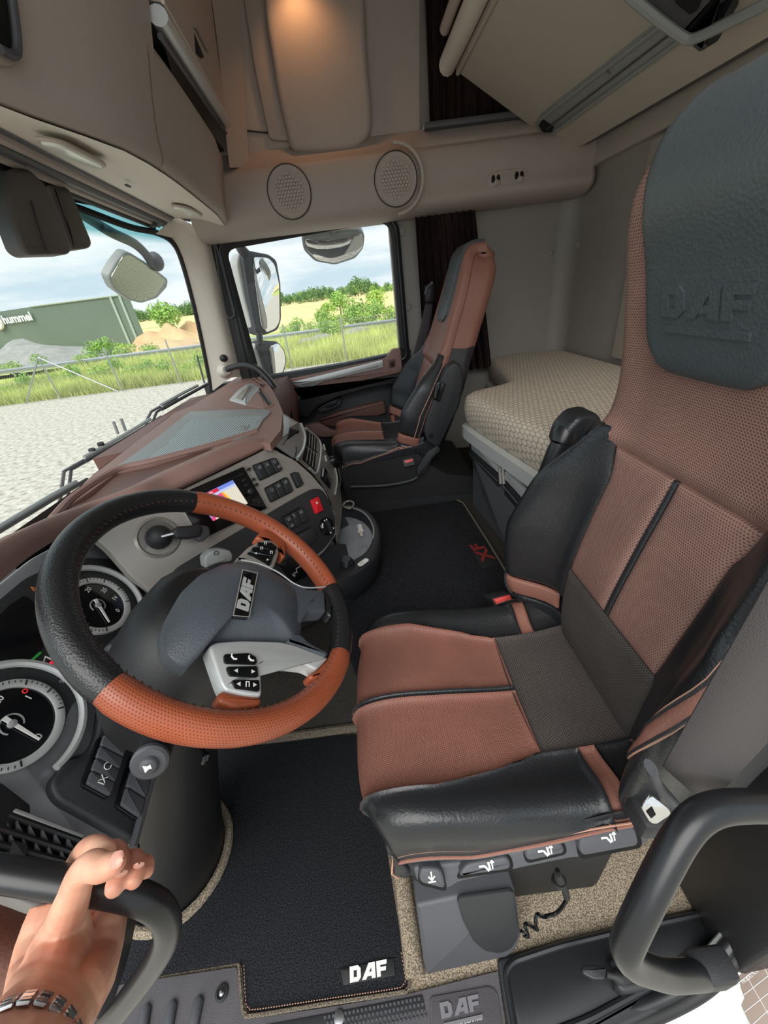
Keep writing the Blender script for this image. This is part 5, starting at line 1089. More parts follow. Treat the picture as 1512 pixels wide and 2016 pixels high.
def dial(cu, cv, R, nums, needle, unit):
    s_, c = ring(cu, cv, R*.82, R, .0, .008, 'dial_ring', MT['silver_light'])
    mb = MB(); mb.lathe(CP.at(c[0], c[1], .001), CP.n, [(R*.84, 0), (R*.84, .003), (0, .003)], 40); f_ = mb.build('dial_face', MT['black_gloss'], ic)
    mb = MB()
    for k in range(41):
        t = math.radians(225-270*k/40); big = k % 5 == 0; r0, r1 = R*(.84 if big else .90), R*(.975 if big else .965)
        d = A(math.cos(t), math.sin(t)); nn = A(-d[1], d[0])*(.0011 if big else .0006)
        P4 = [c+d*r0+nn, c+d*r1+nn, c+d*r1-nn, c+d*r0-nn]; mb.add([CP.at(*p, .0102) for p in P4], [(0, 1, 2, 3)])
    mb.build('dial_ticks', MT['black_satin'], s_)
    for txt, ang in nums:
        mb = MB(); t = math.radians(ang); put_text(mb, txt, CP, c[0]+R*.62*math.cos(t), c[1]+R*.62*math.sin(t), .0042, R*.15, bold=.02); mb.build('dial_number', MT['white_ink'], f_)
    t = math.radians(needle); d = A(math.cos(t), math.sin(t)); nn = A(-d[1], d[0])
    mb = MB(); mb.prism([CP.at(*(c-d*R*.22+nn*.003), .006), CP.at(*(c+d*R*.68+nn*.0012), .006), CP.at(*(c+d*R*.68-nn*.0012), .006), CP.at(*(c-d*R*.22-nn*.003), .006)], CP.n*.002); mb.build('needle', MT['white_ink'], f_)
    mb = MB(); mb.tube([CP.at(c[0]+R*.22*math.cos(a), c[1]+R*.22*math.sin(a), .0045) for a in np.linspace(t+.6, t+5.2, 20)], .0012, 5); mb.lathe(CP.at(c[0], c[1], .0035), CP.n, [(R*.09, 0), (R*.08, .005), (0, .006)], 14); mb.build('needle_hub', MT['grey_ink'], f_)
    return f_, c
f_, c = dial(190, 1194, .058, [('15', 112), ('20', 60), ('25', 15), ('0', 290), ('N', 335)], 240, '')
mb = MB(); P4 = [c+A(*q) for q in [(.010, -.030), (.026, -.012), (.040, -.014), (.036, -.034), (.022, -.040)]]; mb.add([CP.at(*p, .0043) for p in P4], [tuple(range(5))]); mb.build('dial_window', mat('navy_screen', '15182e', .2), f_)
f2, c2 = dial(20, 1428, .062, [('120', 62), ('1', 8), ('0', 268), ('100', 110)], 262, '')
mb = MB(); mb.tube([CP.at(c2[0]+.046*math.cos(.32)+.003*math.cos(t), c2[1]+.046*math.sin(.32)+.003*math.sin(t), .0045) for t in np.linspace(0, 6, 10)], .0008, 5); mb.build('red_lamp', mat_emit('red_tell_tale', 'e03030', .6), f2)
for cu, cv, R in ((190, 1194, .083), (20, 1428, .088)):
    c = A(*CP.lc(cu, cv)); mb = MB(); mb.tube([CP.at(c[0]+R*math.cos(t), c[1]+R*math.sin(t), .004) for t in np.linspace(-2.2 if cu > 100 else -1.9, 1.9 if cu > 100 else 1.0, 30)], .006, 8); mb.build('dial_cowl', MT['silver_light'], ic)
# cluster pictograms
mb = MB(); L = [A(*CP.lc(*q)) for q in [(48, 1313), (78, 1286)]]; mb.tube([CP.at(*q, .0025) for q in L], .002, 6); mb.build('green_bar', mat_emit('green_lamp', '2f8f3a', .35), ic)
mb = MB(); mb.tube([CP.at(*CP.lc(*q), .002) for q in [(112, 1304), (88, 1294), (82, 1312), (104, 1323), (108, 1320)]], .0016, 6); cc = A(*CP.lc(113, 1312)); mb.tube([CP.at(cc[0]+.0055*math.cos(t), cc[1]+.0055*math.sin(t), .002) for t in np.linspace(0, 6.28, 15)[:-1]], .0014, 6, closed=True)
mb.tube([CP.at(*CP.lc(*q), .002) for q in [(112, 1304), (126, 1286)]], .0006, 5); mb.build('truck_pictogram', MT['white_ink'], ic)
mb = MB(); mb.ball(CP.at(*CP.lc(100, 1306), .002), .003, 8); mb.build('red_lamp', mat_emit('red_tell_tale_b', 'e02540', .7), ic)
mb = MB(); L = [CP.at(*CP.lc(*q), .002) for q in [(60, 1157), (70, 1159), (66, 1164)]]; mb.tube(L, .0007, 5, closed=True); mb.build('amber_lamp', mat_emit('amber_tell_tale', 'd07020', .6), ic)
mb = MB(); c = CP.lc(124, 1338); put_text(mb, '931', CP, c[0], c[1], .002, .008); c = CP.lc(136, 1333); put_text(mb, '55', CP, c[0], c[1], .002, .008); mb.build('display_digits', MT['grey_ink'], ic)
# switch block below the cluster
mb = MB(); plate(mb, CP, [(200, 1385), (245, 1370), (340, 1480), (310, 1500), (268, 1662), (112, 1574), (97, 1542), (135, 1494), (172, 1484), (192, 1450)], -.03, .012, .012, .006, 3); skb = mb.build('switch_block', MT['black_plastic'], ic)
def bank2(pix, n, marks):
    S2 = CP.shift(.012); mb = MB(); plate(mb, S2, pix, -.004, .006, .005, .002); s_ = mb.build('switch_row', MT['black_gloss'], ic)
    L = [A(*S2.lc(*q)) for q in pix]; f = lambda a, b: (L[0]*(1-a)+L[1]*a)*(1-b)+(L[3]*(1-a)+L[2]*a)*b
    for k in range(n):
        b0, b1 = (k+.03)/n, (k+.97)/n; P4 = rnd([f(.06, b0), f(.94, b0), f(.94, b1), f(.06, b1)], .003, 3)
        if sum(P4[i-1][0]*P4[i][1]-P4[i][0]*P4[i-1][1] for i in range(len(P4))) < 0: P4 = P4[::-1]
        mb = MB(); mb.prism(on(S2, P4, .002), S2.n*.010, .0025, 2); mb.build('rocker_switch', MT['mid_plastic'], s_)
    mb = MB()
    for a, b, k in marks:
        p = f(a, b)
        if k == 'c': mb.tube([S2.at(p[0]+.005*math.cos(t), p[1]+.005*math.sin(t), .0126) for t in np.linspace(.5, 5.2, 12)], .0007, 5)
        else:
            for sg in (1, -1): mb.tube([S2.at(p[0]-.004, p[1]-.005*sg, .0126), S2.at(p[0]+.004, p[1]+.005*sg, .0126)], .0007, 5)
            mb.tube([S2.at(p[0]-.006, p[1]-.005, .0126), S2.at(p[0]-.006, p[1]+.005, .0126)], .0007, 5)
    if marks: mb.build('switch_symbol', MT['white_ink'], s_)
bank2([(196, 1448), (246, 1474), (212, 1574), (160, 1546)], 4, [(.5, .55, 'c'), (.5, .8, 'x')])
bank2([(258, 1486), (300, 1510), (270, 1616), (228, 1588)], 3, [])
mb = MB(); mb.tube([CP.shift(.016).px(306, 1506), CP.shift(.016).px(262, 1668)], .006, 8); mb.build('block_edge', MT['mid_plastic'], ic)
# air vent at the door end of the dash
av = thing('air_vent', 'black slatted air vent at the door end of the dashboard', 'vent', tuple(CP.px(60, 1640)))
VP_ = CP.shift(.0)
mb = MB(); plate(mb, VP_, [(-120, 1560), (0, 1592), (150, 1652), (166, 1672), (150, 1690), (60, 1710), (-120, 1700)], -.004, .002, .006, .001); mb.build('vent_back', MT['dark_hole'], av)
for a_, b_ in (((-120, 1555), (158, 1655)), ((-120, 1592), (150, 1680)), ((-120, 1630), (140, 1700)), ((-120, 1668), (120, 1712))):
    mb = MB(); mb.tube([VP_.shift(.008).px(*a_), VP_.shift(.008).px(*b_)], .0035, 8); mb.build('vent_slat', MT['black_satin'], av)
for k in range(10):
    for j in range(2):
        u0, v0 = -70+k*25+j*12, 1583+k*8.2+j*34; P3 = [VP_.shift(.006).px(u0, v0), VP_.shift(.003).px(u0+14, v0+27), VP_.shift(.003).px(u0-3, v0+22)]
        if u0 > 150: continue
        mb = MB(); mb.prism([P3[0], P3[1], P3[2]], VP_.n*.004); mb.build('vent_fin', MT['mid_plastic'], av)
mb = MB(); plate(mb, VP_, [(26, 1652), (58, 1662), (52, 1690), (20, 1682)], .002, .013, .003, .002); mb.build('vent_tab', MT['black_plastic'], av)
mb = MB(); mb.tube([VP_.shift(.006).px(-120, 1540), VP_.shift(.006).px(0, 1588), VP_.shift(.006).px(160, 1650)], .004, 8); mb.build('vent_trim', MT['silver_light'], av)
mb = MB(); mb.box((-.60, .17, .56), (.16, .20, .34), .01); mb.build('dash_end', MT['black_plastic'], db)
# brown leather knee panel below the vent and the silver strip above it
mb = MB(); mb.grid(loft([[PX(-140, 1690, -.455), PX(0, 1738, -.45), PX(120, 1786, -.44)], [PX(-140, 1740, -.46), PX(0, 1786, -.455), PX(110, 1826, -.445)]], 8, 4)); mb.build('knee_strip', MT['silver_light'], db, solid=.01)
mb = MB(); mb.grid(loft([[PX(-140, 1742, -.462), PX(0, 1786, -.457), PX(140, 1830, -.445), PX(190, 1850, -.46)], [PX(-140, 1850, -.44), PX(0, 1880, -.44), PX(120, 1900, -.44), PX(175, 1910, -.46)], [PX(-140, 1960, -.46), PX(0, 1975, -.46), PX(90, 1985, -.46), PX(150, 1990, -.48)]], 12, 10)); mb.build('knee_panel', MT['brown_leather'], db, solid=.01)
mb = MB(); mb.grid(loft([[PX(160, 1830, -.46), PX(178, 1870, -.46), PX(168, 1920, -.47), PX(140, 1990, -.5)], [PX(262, 1662, -.50), PX(262, 1760, -.55), PX(245, 1870, -.6), PX(200, 2010, -.65)]], 10, 3)); mb.build('knee_side', MT['black_plastic'], db, solid=.01)
# ------------------------------------------------------------------ centre tray bin on the tunnel
ct = thing('centre_tray', 'round ended dark grey storage tray below the centre panel', 'tray', (-.1, 1.05, .34))
o_px = [(640, 1142), (668, 1140), (702, 1127), (734, 1100), (748, 1065), (746, 1035), (728, 1008), (695, 993), (660, 992), (635, 1010), (628, 1080)]
i_px = [(648, 1108), (672, 1108), (700, 1098), (722, 1082), (734, 1056), (732, 1034), (716, 1012), (690, 1001), (664, 1002), (645, 1015), (642, 1070)]
def cz(px, z): return resamp(cat([PZ(u, v, z) for u, v in px]+[PZ(*px[0], z)], 6), 61)[:-1]
o1 = cz(o_px, .475); i1 = cz(i_px, .475); cc = o1.mean(0)
mb = MB(); mb.grid([(o1-cc)*A(.80, .80, 1)+cc+A(-.02, 0, -.13), (o1-cc)*A(.97, .97, 1)+cc+A(0, 0, -.09), (o1-cc)*A(1.0, 1.0, 1)+cc+A(0, 0, -.03), o1+A(0, 0, -.004), o1*.7+i1*.3+A(0, 0, .003), o1*.15+i1*.85+A(0, 0, .002), i1+A(0, 0, -.005), (i1-cc)*A(.96, .96, 1)+cc+A(0, 0, -.045)], cv=True); mb.build('tray_body', MT['black_plastic'], ct, smooth=60)
mb = MB(); m1 = (i1-cc)*A(.97, .97, 1)+cc+A(0, 0, -.040); mb.add(m1, [tuple(range(60))])
mat_perf('tray_dots', 'a2a8b0', .5, .006, .0012, .42, .55, kind='Object'); tm = mb.build('tray_floor', MT['tray_dots'], ct)
mb = MB(); mb.tube([p*.1+q*.9+A(0, 0, .003) for p, q in zip(o1, i1)][14:48], .0035, 6); mb.build('tray_rim_trim', MT['grey_plastic'], ct)
TF = PL(PZ(712, 1072, .437), PZ(712, 1095, .437)-PZ(708, 1040, .437), PZ(690, 1060, .437)-PZ(725, 1065, .437))
mb = MB(); put_text(mb, 'DAF', TF, -.0, -.004, .0, .018, rot=0); mb.tube([TF.at(x, y, .001) for x, y in [(-.005, -.018), (.04, -.018), (.04, .012), (-.005, .012)]], .0012, 4, closed=True); mb.build('floor_letters', MT['grey_plastic'], tm)
mb = MB(); q = PZ(683, 1112, .478); mb.lathe(q, (0, 0, 1), [(.030, -.004), (.030, .002), (.024, .004), (.022, .0), (.020, .018), (.016, .024), (0, .024)], 20); mb.build('socket_cap', MT['black_satin'], ct)
TS = PL(PZ(715, 1107, .479), PZ(724, 1100, .479)-PZ(706, 1113, .479), PZ(712, 1100, .479)-PZ(720, 1114, .479))
mb = MB(); mb.prism(on(TS, rnd([A(-.02, -.009), A(.02, -.009), A(.02, .009), A(-.02, .009)], .008), -.001), TS.n*.002); sk = mb.build('socket_label', MT['lamp_lens'], ct)
mb = MB(); put_text(mb, '12V', TS, -.006, 0, .0012, .007); mb.build('label_text', MT['black_plastic'], sk)
pg = thing('jack_plug', 'small white jack plug lying on the dotted tray floor', 'plug', tuple(PZ(712, 1048, .44)))
a_, b_ = PZ(708, 1036, .452), PZ(712, 1053, .452); mb = MB(); mb.tube([a_, a_*.4+b_*.6], .011, 10); mb.build('plug_body', MT['white_ink'], pg)
mb = MB(); mb.tube([a_*.4+b_*.6, b_], [.007, .006], 10); mb.build('plug_tip', MT['trim_light'], pg)
mb = MB(); p = PZ(686, 994, .49); mb.tube([p+A(.022*math.cos(t), .02*math.sin(t), .006*math.sin(t)) for t in np.linspace(0, 6.28, 16)[:-1]], .004, 6, closed=True); mb.build('key_ring', MT['steel'], label='small pale ring on the rim of the centre tray', cat='ring')
# ================================================================== steering wheel
WN = nrm((math.sin(.744), .1, math.cos(.744))); WC = A(-.258, .462, .8226)
WPL = PL(WC, (0, 1, 0), np.cross(WN, (0, 1, 0)))          # x = towards passenger, y = up the wheel, n = towards the driver
RW, RT = .2085, .0205
sw = thing('steering_wheel', 'black and orange leather steering wheel with emblem on the hub', 'steering wheel', tuple(WC))
def wang(u, v): a, b = WPL.lc(u, v); return math.atan2(b, a)
bnd = [wang(388, 1010), wang(668, 1160), wang(690, 1305), wang(222, 1350)]
# angles in the wheel frame of the cover joints
bnd = [b % (2*math.pi) for b in bnd]
def arc(a0, a1, m_, name, uvk=1.0):
    d = (a1-a0) % (2*math.pi)
    if d > math.pi*1.999: d = 2*math.pi
    n = max(6, int(d/.06)); ns = 20; G = []; UV = []
    for i in range(n+1):
        t = a0+d*i/n; c = WPL.at(RW*math.cos(t), RW*math.sin(t)); er = nrm(c-WC)
        e = min(i, n-i); k = 1.0 if e > 0 else .93
        row = []
        for j in range(ns+1):
            p = 2*math.pi*j/ns; row.append(c+er*(RT*.94*k*math.cos(p))+WPL.n*(RT*1.06*k*math.sin(p))); UV.append((d*i/n*RW, p*RT))
        G.append(row)
    mb = MB(); mb.grid(G, uv=UV); return mb.build(name, m_, sw, smooth=80)
def dirs():
    # order the joints by angle; black between joint 3 -> 0 (over the top-left), orange 0 -> 1, black 1 -> 2, orange 2 -> 3
    j0, j1, j2, j3 = bnd
    s = 1 if ((j1-j0) % (2*math.pi)) < math.pi else -1
    seg = [(j0, j1, 'wheel_orange', 'rim_leather'), (j1, j2, 'wheel_black', 'rim_grip'), (j2, j3, 'wheel_orange', 'rim_leather'), (j3, j0, 'wheel_black', 'rim_grip')]
    for a, b, m_, n_ in seg:
        if s < 0: a, b = b, a
        arc(a, b, MT[m_], n_)
dirs()
# rim stitching on the inner side
mb = MB(); r_ = RW-RT*.80
for k in range(120):
    t = 2*math.pi*k/120
    if not (.35 < ((t-bnd[3]) % 6.283)): pass
    p = WPL.at(r_*math.cos(t), r_*math.sin(t), RT*.66); q = WPL.at((r_+.004)*math.cos(t+.02), (r_+.004)*math.sin(t+.02), RT*.74); mb.tube([p, q], .0008, 4, cap=False)
mb.build('rim_stitching', mat('rim_thread', '4a332b', .8), sw, kind='stuff')
hx = lambda x, y: (300+x/3.436, 1000+y/3.436)
def dome(name, pix, h0, h1, m_, par, r=.006, n=14):
    S3 = WPL.shift(h0+.004); L = rnd([A(*S3.lc(*q)) for q in pix], r, 4); L = resamp(np.array(L+[L[0]]), 97)[:-1]; c = L.mean(0)
    G = [[WPL.at(*p, h0-.02) for p in L], [WPL.at(*p, h0) for p in L]]
    for k in np.linspace(.02, 1, n):
        hgt = h0+(h1-h0)*(1-(1-min(1, k*1.25))**2.4); G.append([WPL.at(*(c+(p-c)*(1-k)), hgt) for p in L])
    mb = MB(); mb.grid(G, cv=True); return mb.build(name, m_, par, smooth=70)
hub_px = [(95, 960), (75, 850), (110, 720), (200, 560), (330, 440), (480, 372), (590, 357), (700, 377), (830, 432), (940, 500), (1000, 570), (1018, 700), (1012, 850), (985, 925), (860, 897), (600, 892), (430, 902), (360, 942), (240, 1082), (130, 1012)]
hub = dome('airbag_cover', [hx(*q) for q in hub_px], .0, .034, mat('hub_plastic', '4d5259', .42, grain=(500, .35, .001)), sw)
HB = WPL.shift(.0335)
mb = MB(); plate(mb, HB, [hx(*q) for q in [(548, 728), (612, 418), (712, 440), (655, 738)]], -.004, .003, .003, .0015); bd = mb.build('badge_plate', MT['black_gloss'], sw)
mb = MB(); L = [HB.shift(.0034).px(*hx(*q)) for q in [(548, 728), (612, 418), (712, 440), (655, 738)]]; mb.tube(L, .0009, 5, closed=True); mb.build('badge_frame', MT['silver'], bd)
c = HB.shift(.0034).lc(*hx(632, 578)); a0 = HB.lc(*hx(590, 700)); a1 = HB.lc(*hx(650, 440)); rt_ = math.atan2(a1[1]-a0[1], a1[0]-a0[0])
mb = MB(); put_emblem(mb, HB, c[0], c[1], .003, .063, rt_, .0012, aspect=1.0); mb.build('badge_letters', MT['silver_light'], bd)
# spokes
for q5 in ([(900, 478), (1050, 544), (1168, 552), (1180, 700), (1062, 706), (1010, 770), (930, 760)], [(960, 840), (1012, 850), (1062, 902), (1198, 972), (1182, 1010), (1000, 932), (900, 903)]):
    mb = MB(); plate(mb, WPL, [hx(*q) for q in q5], -.014, .012, .005, .006, 3); mb.build('hub_arm', MT['hub_plastic'], sw)
mb = MB(); plate(mb, WPL.shift(.0), [hx(*q) for q in [(380, 932), (430, 904), (600, 893), (860, 900), (962, 922), (1195, 1012), (1112, 1096), (1050, 1062), (930, 1046), (742, 1052), (736, 1092), (745, 1272), (640, 1266), (495, 1232), (468, 1180)]], -.012, .010, .006, .004, 3); lsp = mb.build('lower_spoke', MT['silver_light'], sw)
mb = MB(); plate(mb, WPL.shift(.0), [hx(*q) for q in [(560, 352), (650, 262), (740, 214), (800, 214), (852, 250), (858, 310), (822, 406), (700, 367), (600, 347)]], -.012, .010, .006, .004, 3); usp = mb.build('upper_spoke', MT['silver'], sw)
def keys(par, rows, marks):
    for r in rows:
        mb = MB(); plate(mb, WPL.shift(.008), [hx(*q) for q in r], -.002, .006, .003, .0015); k_ = mb.build('wheel_key', MT['black_gloss'], par)
    mb = MB(); K = WPL.shift(.0146)
    for x, y, t in marks:
        c = A(*K.lc(*hx(x, y))); e = A(*K.lc(*hx(x+10, y)))-c; e = e/np.linalg.norm(e); n = A(*K.lc(*hx(x, y-10)))-c; n = n/np.linalg.norm(n); w = .0034
        if t in '<>':
            s_ = 1 if t == '>' else -1; P3 = [c+e*w*s_, c-e*w*.6*s_+n*w*.9, c-e*w*.6*s_-n*w*.9]; mb.add([K.at(*p) for p in P3], [(0, 1, 2)])
        elif t == 'p': mb.tube([K.at(*(c+e*a*w*1.3+n*b*w*1.3)) for a, b in [(-.6, 1), (-.7, .2), (0, -.6), (.9, -.7)]], .0012, 5)
        else: mb.tube([K.at(*(c+e*a*w+n*b*w)) for a, b in [(-.6, -1), (-.6, 1), (.6, 1), (.6, -1)]], .0007, 5)
    mb.build('key_symbol', MT['white_ink'], par)
keys(lsp, [[(486, 986), (655, 978), (704, 1006), (712, 1052), (492, 1046)], [(502, 1070), (712, 1066), (720, 1140), (524, 1130)], [(538, 1160), (726, 1160), (730, 1236), (562, 1212)]], [(552, 1008, 'p'), (668, 1018, 'p'), (568, 1100, '<'), (680, 1106, '>'), (586, 1190, '<'), (645, 1192, 's'), (692, 1196, '>')])
keys(usp, [[(716, 226), (800, 228), (846, 262), (838, 282), (716, 252)], [(680, 262), (712, 256), (836, 288), (826, 318), (672, 285)], [(640, 302), (668, 290), (822, 324), (800, 384), (690, 322)]], [(765, 238, 's'), (740, 272, 's'), (805, 300, 's'), (700, 306, '<'), (780, 350, '>')])
mb = MB(); q = [WPL.shift(.012).px(*hx(*k)) for k in [(600, 352), (720, 378), (850, 435), (960, 512), (1050, 540), (1168, 534)]]; mb.tube(cat(q, 6), .0015, 6); mb.build('spoke_edge', MT['silver_light'], sw)
# leather covered roots where the rim meets the spokes
for pts, m_ in ([[(700, 190), (735, 215), (800, 222), (850, 255), (880, 330), (905, 330), (905, 230), (830, 160), (760, 130)], 'wheel_orange'], [[(1195, 1012), (1112, 1098), (1060, 1120), (1075, 1155), (1130, 1165), (1300, 1110), (1330, 1060)], 'wheel_orange'], [[(445, 1260), (480, 1226), (560, 1250), (745, 1272), (745, 1330), (560, 1360), (450, 1310)], 'wheel_orange'], [[(1168, 552), (1180, 700), (1215, 740), (1250, 640), (1240, 560)], 'wheel_black'], [[(1200, 972), (1182, 1010), (1300, 1050), (1320, 960), (1230, 920)], 'wheel_black']):
    mb = MB(); plate(mb, WPL, [hx(*q) for q in pts], -.012, .008, .006, .006, 3); mb.build('spoke_root', MT[m_], sw)
# ------------------------------------------------------------------ column, stalks and floor boot
sc2 = thing('steering_column', 'black steering column cover reaching down to the floor', 'steering column', (-.55, .44, 0))
ax = WC-WN*.06
def oval(c, a, b, ex, ey, n=24): return [A(*c)+A(*ex)*a*math.cos(t)+A(*ey)*b*math.sin(t) for t in np.linspace(0, 2*math.pi, n+1)[:-1]]
ex, ey = WPL.ex, WPL.ey
mb = MB(); mb.grid([oval(WC-WN*.028, .001, .001, ex, ey), oval(WC-WN*.03, .07, .08, ex, ey), oval(WC-WN*.05, .095, .10, ex, ey), oval(WC-WN*.11, .11, .11, ex, ey), oval(WC-WN*.17, .115, .11, ex, ey), oval(WC-WN*.24, .11, .10, ex, ey)], cv=True); mb.build('column_cover', MT['black_deep'], sc2, smooth=60)
Q0, Q1 = WC-WN*.22, A(-.63, .43, .02)
X_, Y_ = A(1, 0, 0), A(0, 1, 0)
mb = MB(); mb.grid([oval(Q0+A(0, .02, .02), .075, .08, X_, Y_), oval(A(-.47, .475, .52), .08, .085, X_, Y_), oval(A(-.53, .465, .36), .09, .095, X_, Y_), oval(A(-.595, .44, .17), .105, .105, X_, Y_), oval(A(-.64, .425, .04), .12, .115, X_, Y_), oval(A(-.65, .42, .005), .125, .12, X_, Y_)], cv=True); mb.build('column_boot', MT['black_deep'], sc2, smooth=60)
mb = MB(); mb.tube(oval(A(-.65, .42, .014), .137, .132, X_, Y_, 32), .011, 8, closed=True); mb.build('carpet_collar', MT['carpet_speckle'], sc2)
mb = MB(); q = [PY(398, 1476, .40), PY(406, 1490, .38), PY(402, 1500, .38)]; mb.tube(cat(q, 4), .006, 8); mb.build('adjust_lever', MT['black_gloss'], sc2)
mb = MB(); mb.lathe(WC-WN*.06+WPL.ex*-.085+WPL.ey*-.05, WN, [(.02, 0), (.02, .012), (.012, .016), (0, .016)], 14); mb.build('column_plug', MT['black_satin'], sc2)
wst = thing('wiper_stalk', 'black control stalk with a horn button at its tip below the wheel', 'stalk', tuple(PY(300, 1480, .31)))
s0, s1 = PY(352, 1362, .405), PY(296, 1498, .262); d = nrm(s1-s0)
mb = MB(); mb.tube([s0-d*.03, s0, s0+d*.005, s1-d*.012, s1-d*.002], [.013, .014, .0205, .0205, .0205], 20); mb.build('stalk_barrel', MT['black_satin'], wst)
mb = MB(); mb.lathe(s1-d*.002, d, [(.0215, 0), (.0215, .005), (.0185, .008), (.011, .008), (.010, .012), (.0075, .014), (0, .014)], 22); tip = mb.build('stalk_tip', MT['mid_plastic'], wst)
tp_ = PL(s1+d*.0125, np.cross(d, A(0, 0, 1)), np.cross(np.cross(d, A(0, 0, 1)), d)*-1)
tp_ = PL(s1+d*.0125, A(1, 0, 0)-d*d[0], A(0, 1, .6)) if False else tp_
if tp_.n @ d < 0: tp_ = PL(tp_.o, -tp_.ex, tp_.ey)
mb = MB(); mb.add([tp_.at(x, y, .0) for x, y in [(-.004, -.003), (-.001, -.002), (.004, -.005), (.004, .005), (-.001, .002), (-.004, .003)]], [tuple(range(6))]); mb.build('horn_symbol', MT['white_ink'], tip)
cs = nrm(CAM-(s0*.4+s1*.6)-d*((CAM-(s0*.4+s1*.6)) @ d)); sd = np.cross(d, cs)
mb = MB()
for k, (f, a) in enumerate(((.30, -.5), (.58, .15), (.72, .15))):
    nn = nrm(cs*math.cos(a)+sd*math.sin(a)); c = s0*(1-f)+s1*f+nn*(.0209); e2 = nrm(np.cross(nn, d)); w = .004
    if k == 1: mb.add([c+d*-w+e2*0, c+d*w*.6+e2*w*.7, c+d*w*.6-e2*w*.7], [(0, 1, 2)])
    else: mb.tube([c+d*w*x+e2*w*y for x, y in [(-1, 0), (0, .9), (1, 0), (0, -.9)]], .0007, 5, closed=True)
mb.build('stalk_symbol', MT['white_ink'], wst)
gs = thing('gear_stalk', 'grey tipped gear selector stalk on the far side of the wheel', 'stalk', tuple(PY(430, 1110, .62)))
g0, g1 = PY(420, 1170, .55), PY(432, 1104, .63)
mb = MB(); mb.tube([WC-WN*.07+WPL.ex*.08, PY(392, 1138, .585)], .014, 12); mb.build('stalk_arm', MT['black_plastic'], gs)
gp = PL(PY(432, 1105, .625), PY(458, 1100, .64)-PY(405, 1112, .61), (-.5, -.1, .85)); mb = MB(); plate(mb, gp, [hx(*q) for q in [(350, 335), (400, 290), (470, 278), (535, 290), (550, 330), (540, 362), (450, 375), (360, 415)]], -.03, .004, .006, .005, 3); mb.build('stalk_head', MT['grey_plastic'], gs)
c = gp.shift(.0045).lc(*hx(432, 305)); mb = MB(); mb.tube([gp.at(c[0]+.004*math.cos(t), c[1]+.004*math.sin(t), .0048) for t in np.linspace(0, 6.28, 14)[:-1]], .0007, 5, closed=True); mb.build('stalk_symbol', MT['black_satin'], gs)
# ================================================================== mats, sill, handles
dm = thing('driver_mat', 'black carpet mat with white letters in front of the driver seat', 'floor mat', tuple(PZ(650, 1850, .0)))
MP = PL((0, 0, .012), (1, 0, 0), (0, 1, 0))
out = [(225, 1940), (290, 1922), (468, 1893), (474, 1900), (481, 1985), (498, 2000), (640, 1977), (790, 1954), (808, 1936), (800, 1880), (768, 1680), (735, 1470), (700, 1444), (560, 1452), (400, 1452), (330, 1600), (250, 1800)]
mb = MB(); plate(mb, MP, out, -.012, 0, .012, .004); mb.build('mat_pile', MT['carpet_black'], dm)
mb = MB(); mb.tube(cat([MP.shift(.002).px(u, v) for u, v in [(470, 1898), (478, 1984), (484, 1994), (498, 1999), (640, 1976), (785, 1954), (800, 1948), (806, 1934), (798, 1880), (766, 1680)]], 6), .0035, 6); mb.build('mat_binding', MT['carpet_dark_edge'], dm)
mb = MB(); P_ = cat([MP.shift(.005).px(u-3, v-5) for u, v in [(483, 1905), (487, 1978), (494, 1988), (506, 1992), (640, 1972), (780, 1951), (795, 1944), (801, 1932), (793, 1880)]], 6)
P_ = resamp(P_, 160)
for k in range(0, 159, 2): mb.tube([P_[k], P_[k+1]], .0009, 4, cap=False)
mb.build('mat_stitching', MT['thread'], dm, kind='stuff')
mb = MB(); plate(mb, MP, [(670, 1908), (775, 1886), (778, 1920), (676, 1940)], -.002, .0025, .002, .0005); lp_ = mb.build('mat_patch', mat('patch_black', '1a1a1c', .6), dm)
c = A(*MP.lc(726, 1912)); e0, e1 = A(*MP.lc(690, 1919)), A(*MP.lc(762, 1904)); mb = MB(); put_emblem(mb, MP, c[0], c[1], .0025, np.linalg.norm(e1-e0)*1.02, math.atan2(*(e1-e0)[::-1]), .0012, aspect=.95); mb.build('mat_letters', MT['white_ink'], lp_)
# strip of speckled carpet between mat and pedestal
mb = MB(); mb.tube(cat([PZ(u, v, .012) for u, v in [(818, 1925), (808, 1850), (796, 1760), (786, 1690), (775, 1620)]], 6), .020, 10, flat=.8); mb.build('carpet_roll', MT['carpet_speckle'], floor)
# tunnel edge under the wheel
mb = MB(); mb.tube(cat([A(-.75, .70, .02), A(-.45, .69, .02), A(-.2, .69, .022), A(-.1, .69, .02)], 6), .014, 8); mb.build('carpet_edge', MT['carpet_dark_edge'], floor)
# centre mat on the tunnel
cm = thing('centre_mat', 'black carpet mat with dark red letters between the seats', 'floor mat', tuple(PZ(880, 1100, .34)))
TM = PL((0, 0, .356), (1, 0, 0), (0, 1, 0))
mb = MB(); plate(mb, TM, [(690, 1010), (745, 1006), (900, 984), (914, 992), (1008, 1145), (1080, 1290), (700, 1330), (670, 1230), (660, 1130)], -.014, 0, .02, .004); mb.build('mat_pile', MT['carpet_black'], cm)
mb = MB(); mb.tube([TM.shift(.001).px(u, v) for u, v in [(900, 984), (912, 990), (960, 1065), (1010, 1148), (1075, 1285)]], .0035, 6); mb.build('mat_binding', MT['carpet_dark_edge'], cm)
mb = MB(); plate(mb, TM, [(915, 1064), (946, 1056), (983, 1110), (950, 1118)], -.002, .0025, .003, .0005); xp = mb.build('mat_patch', MT['patch_black'] if 'patch_black' in MT else MT['rubber'], cm)
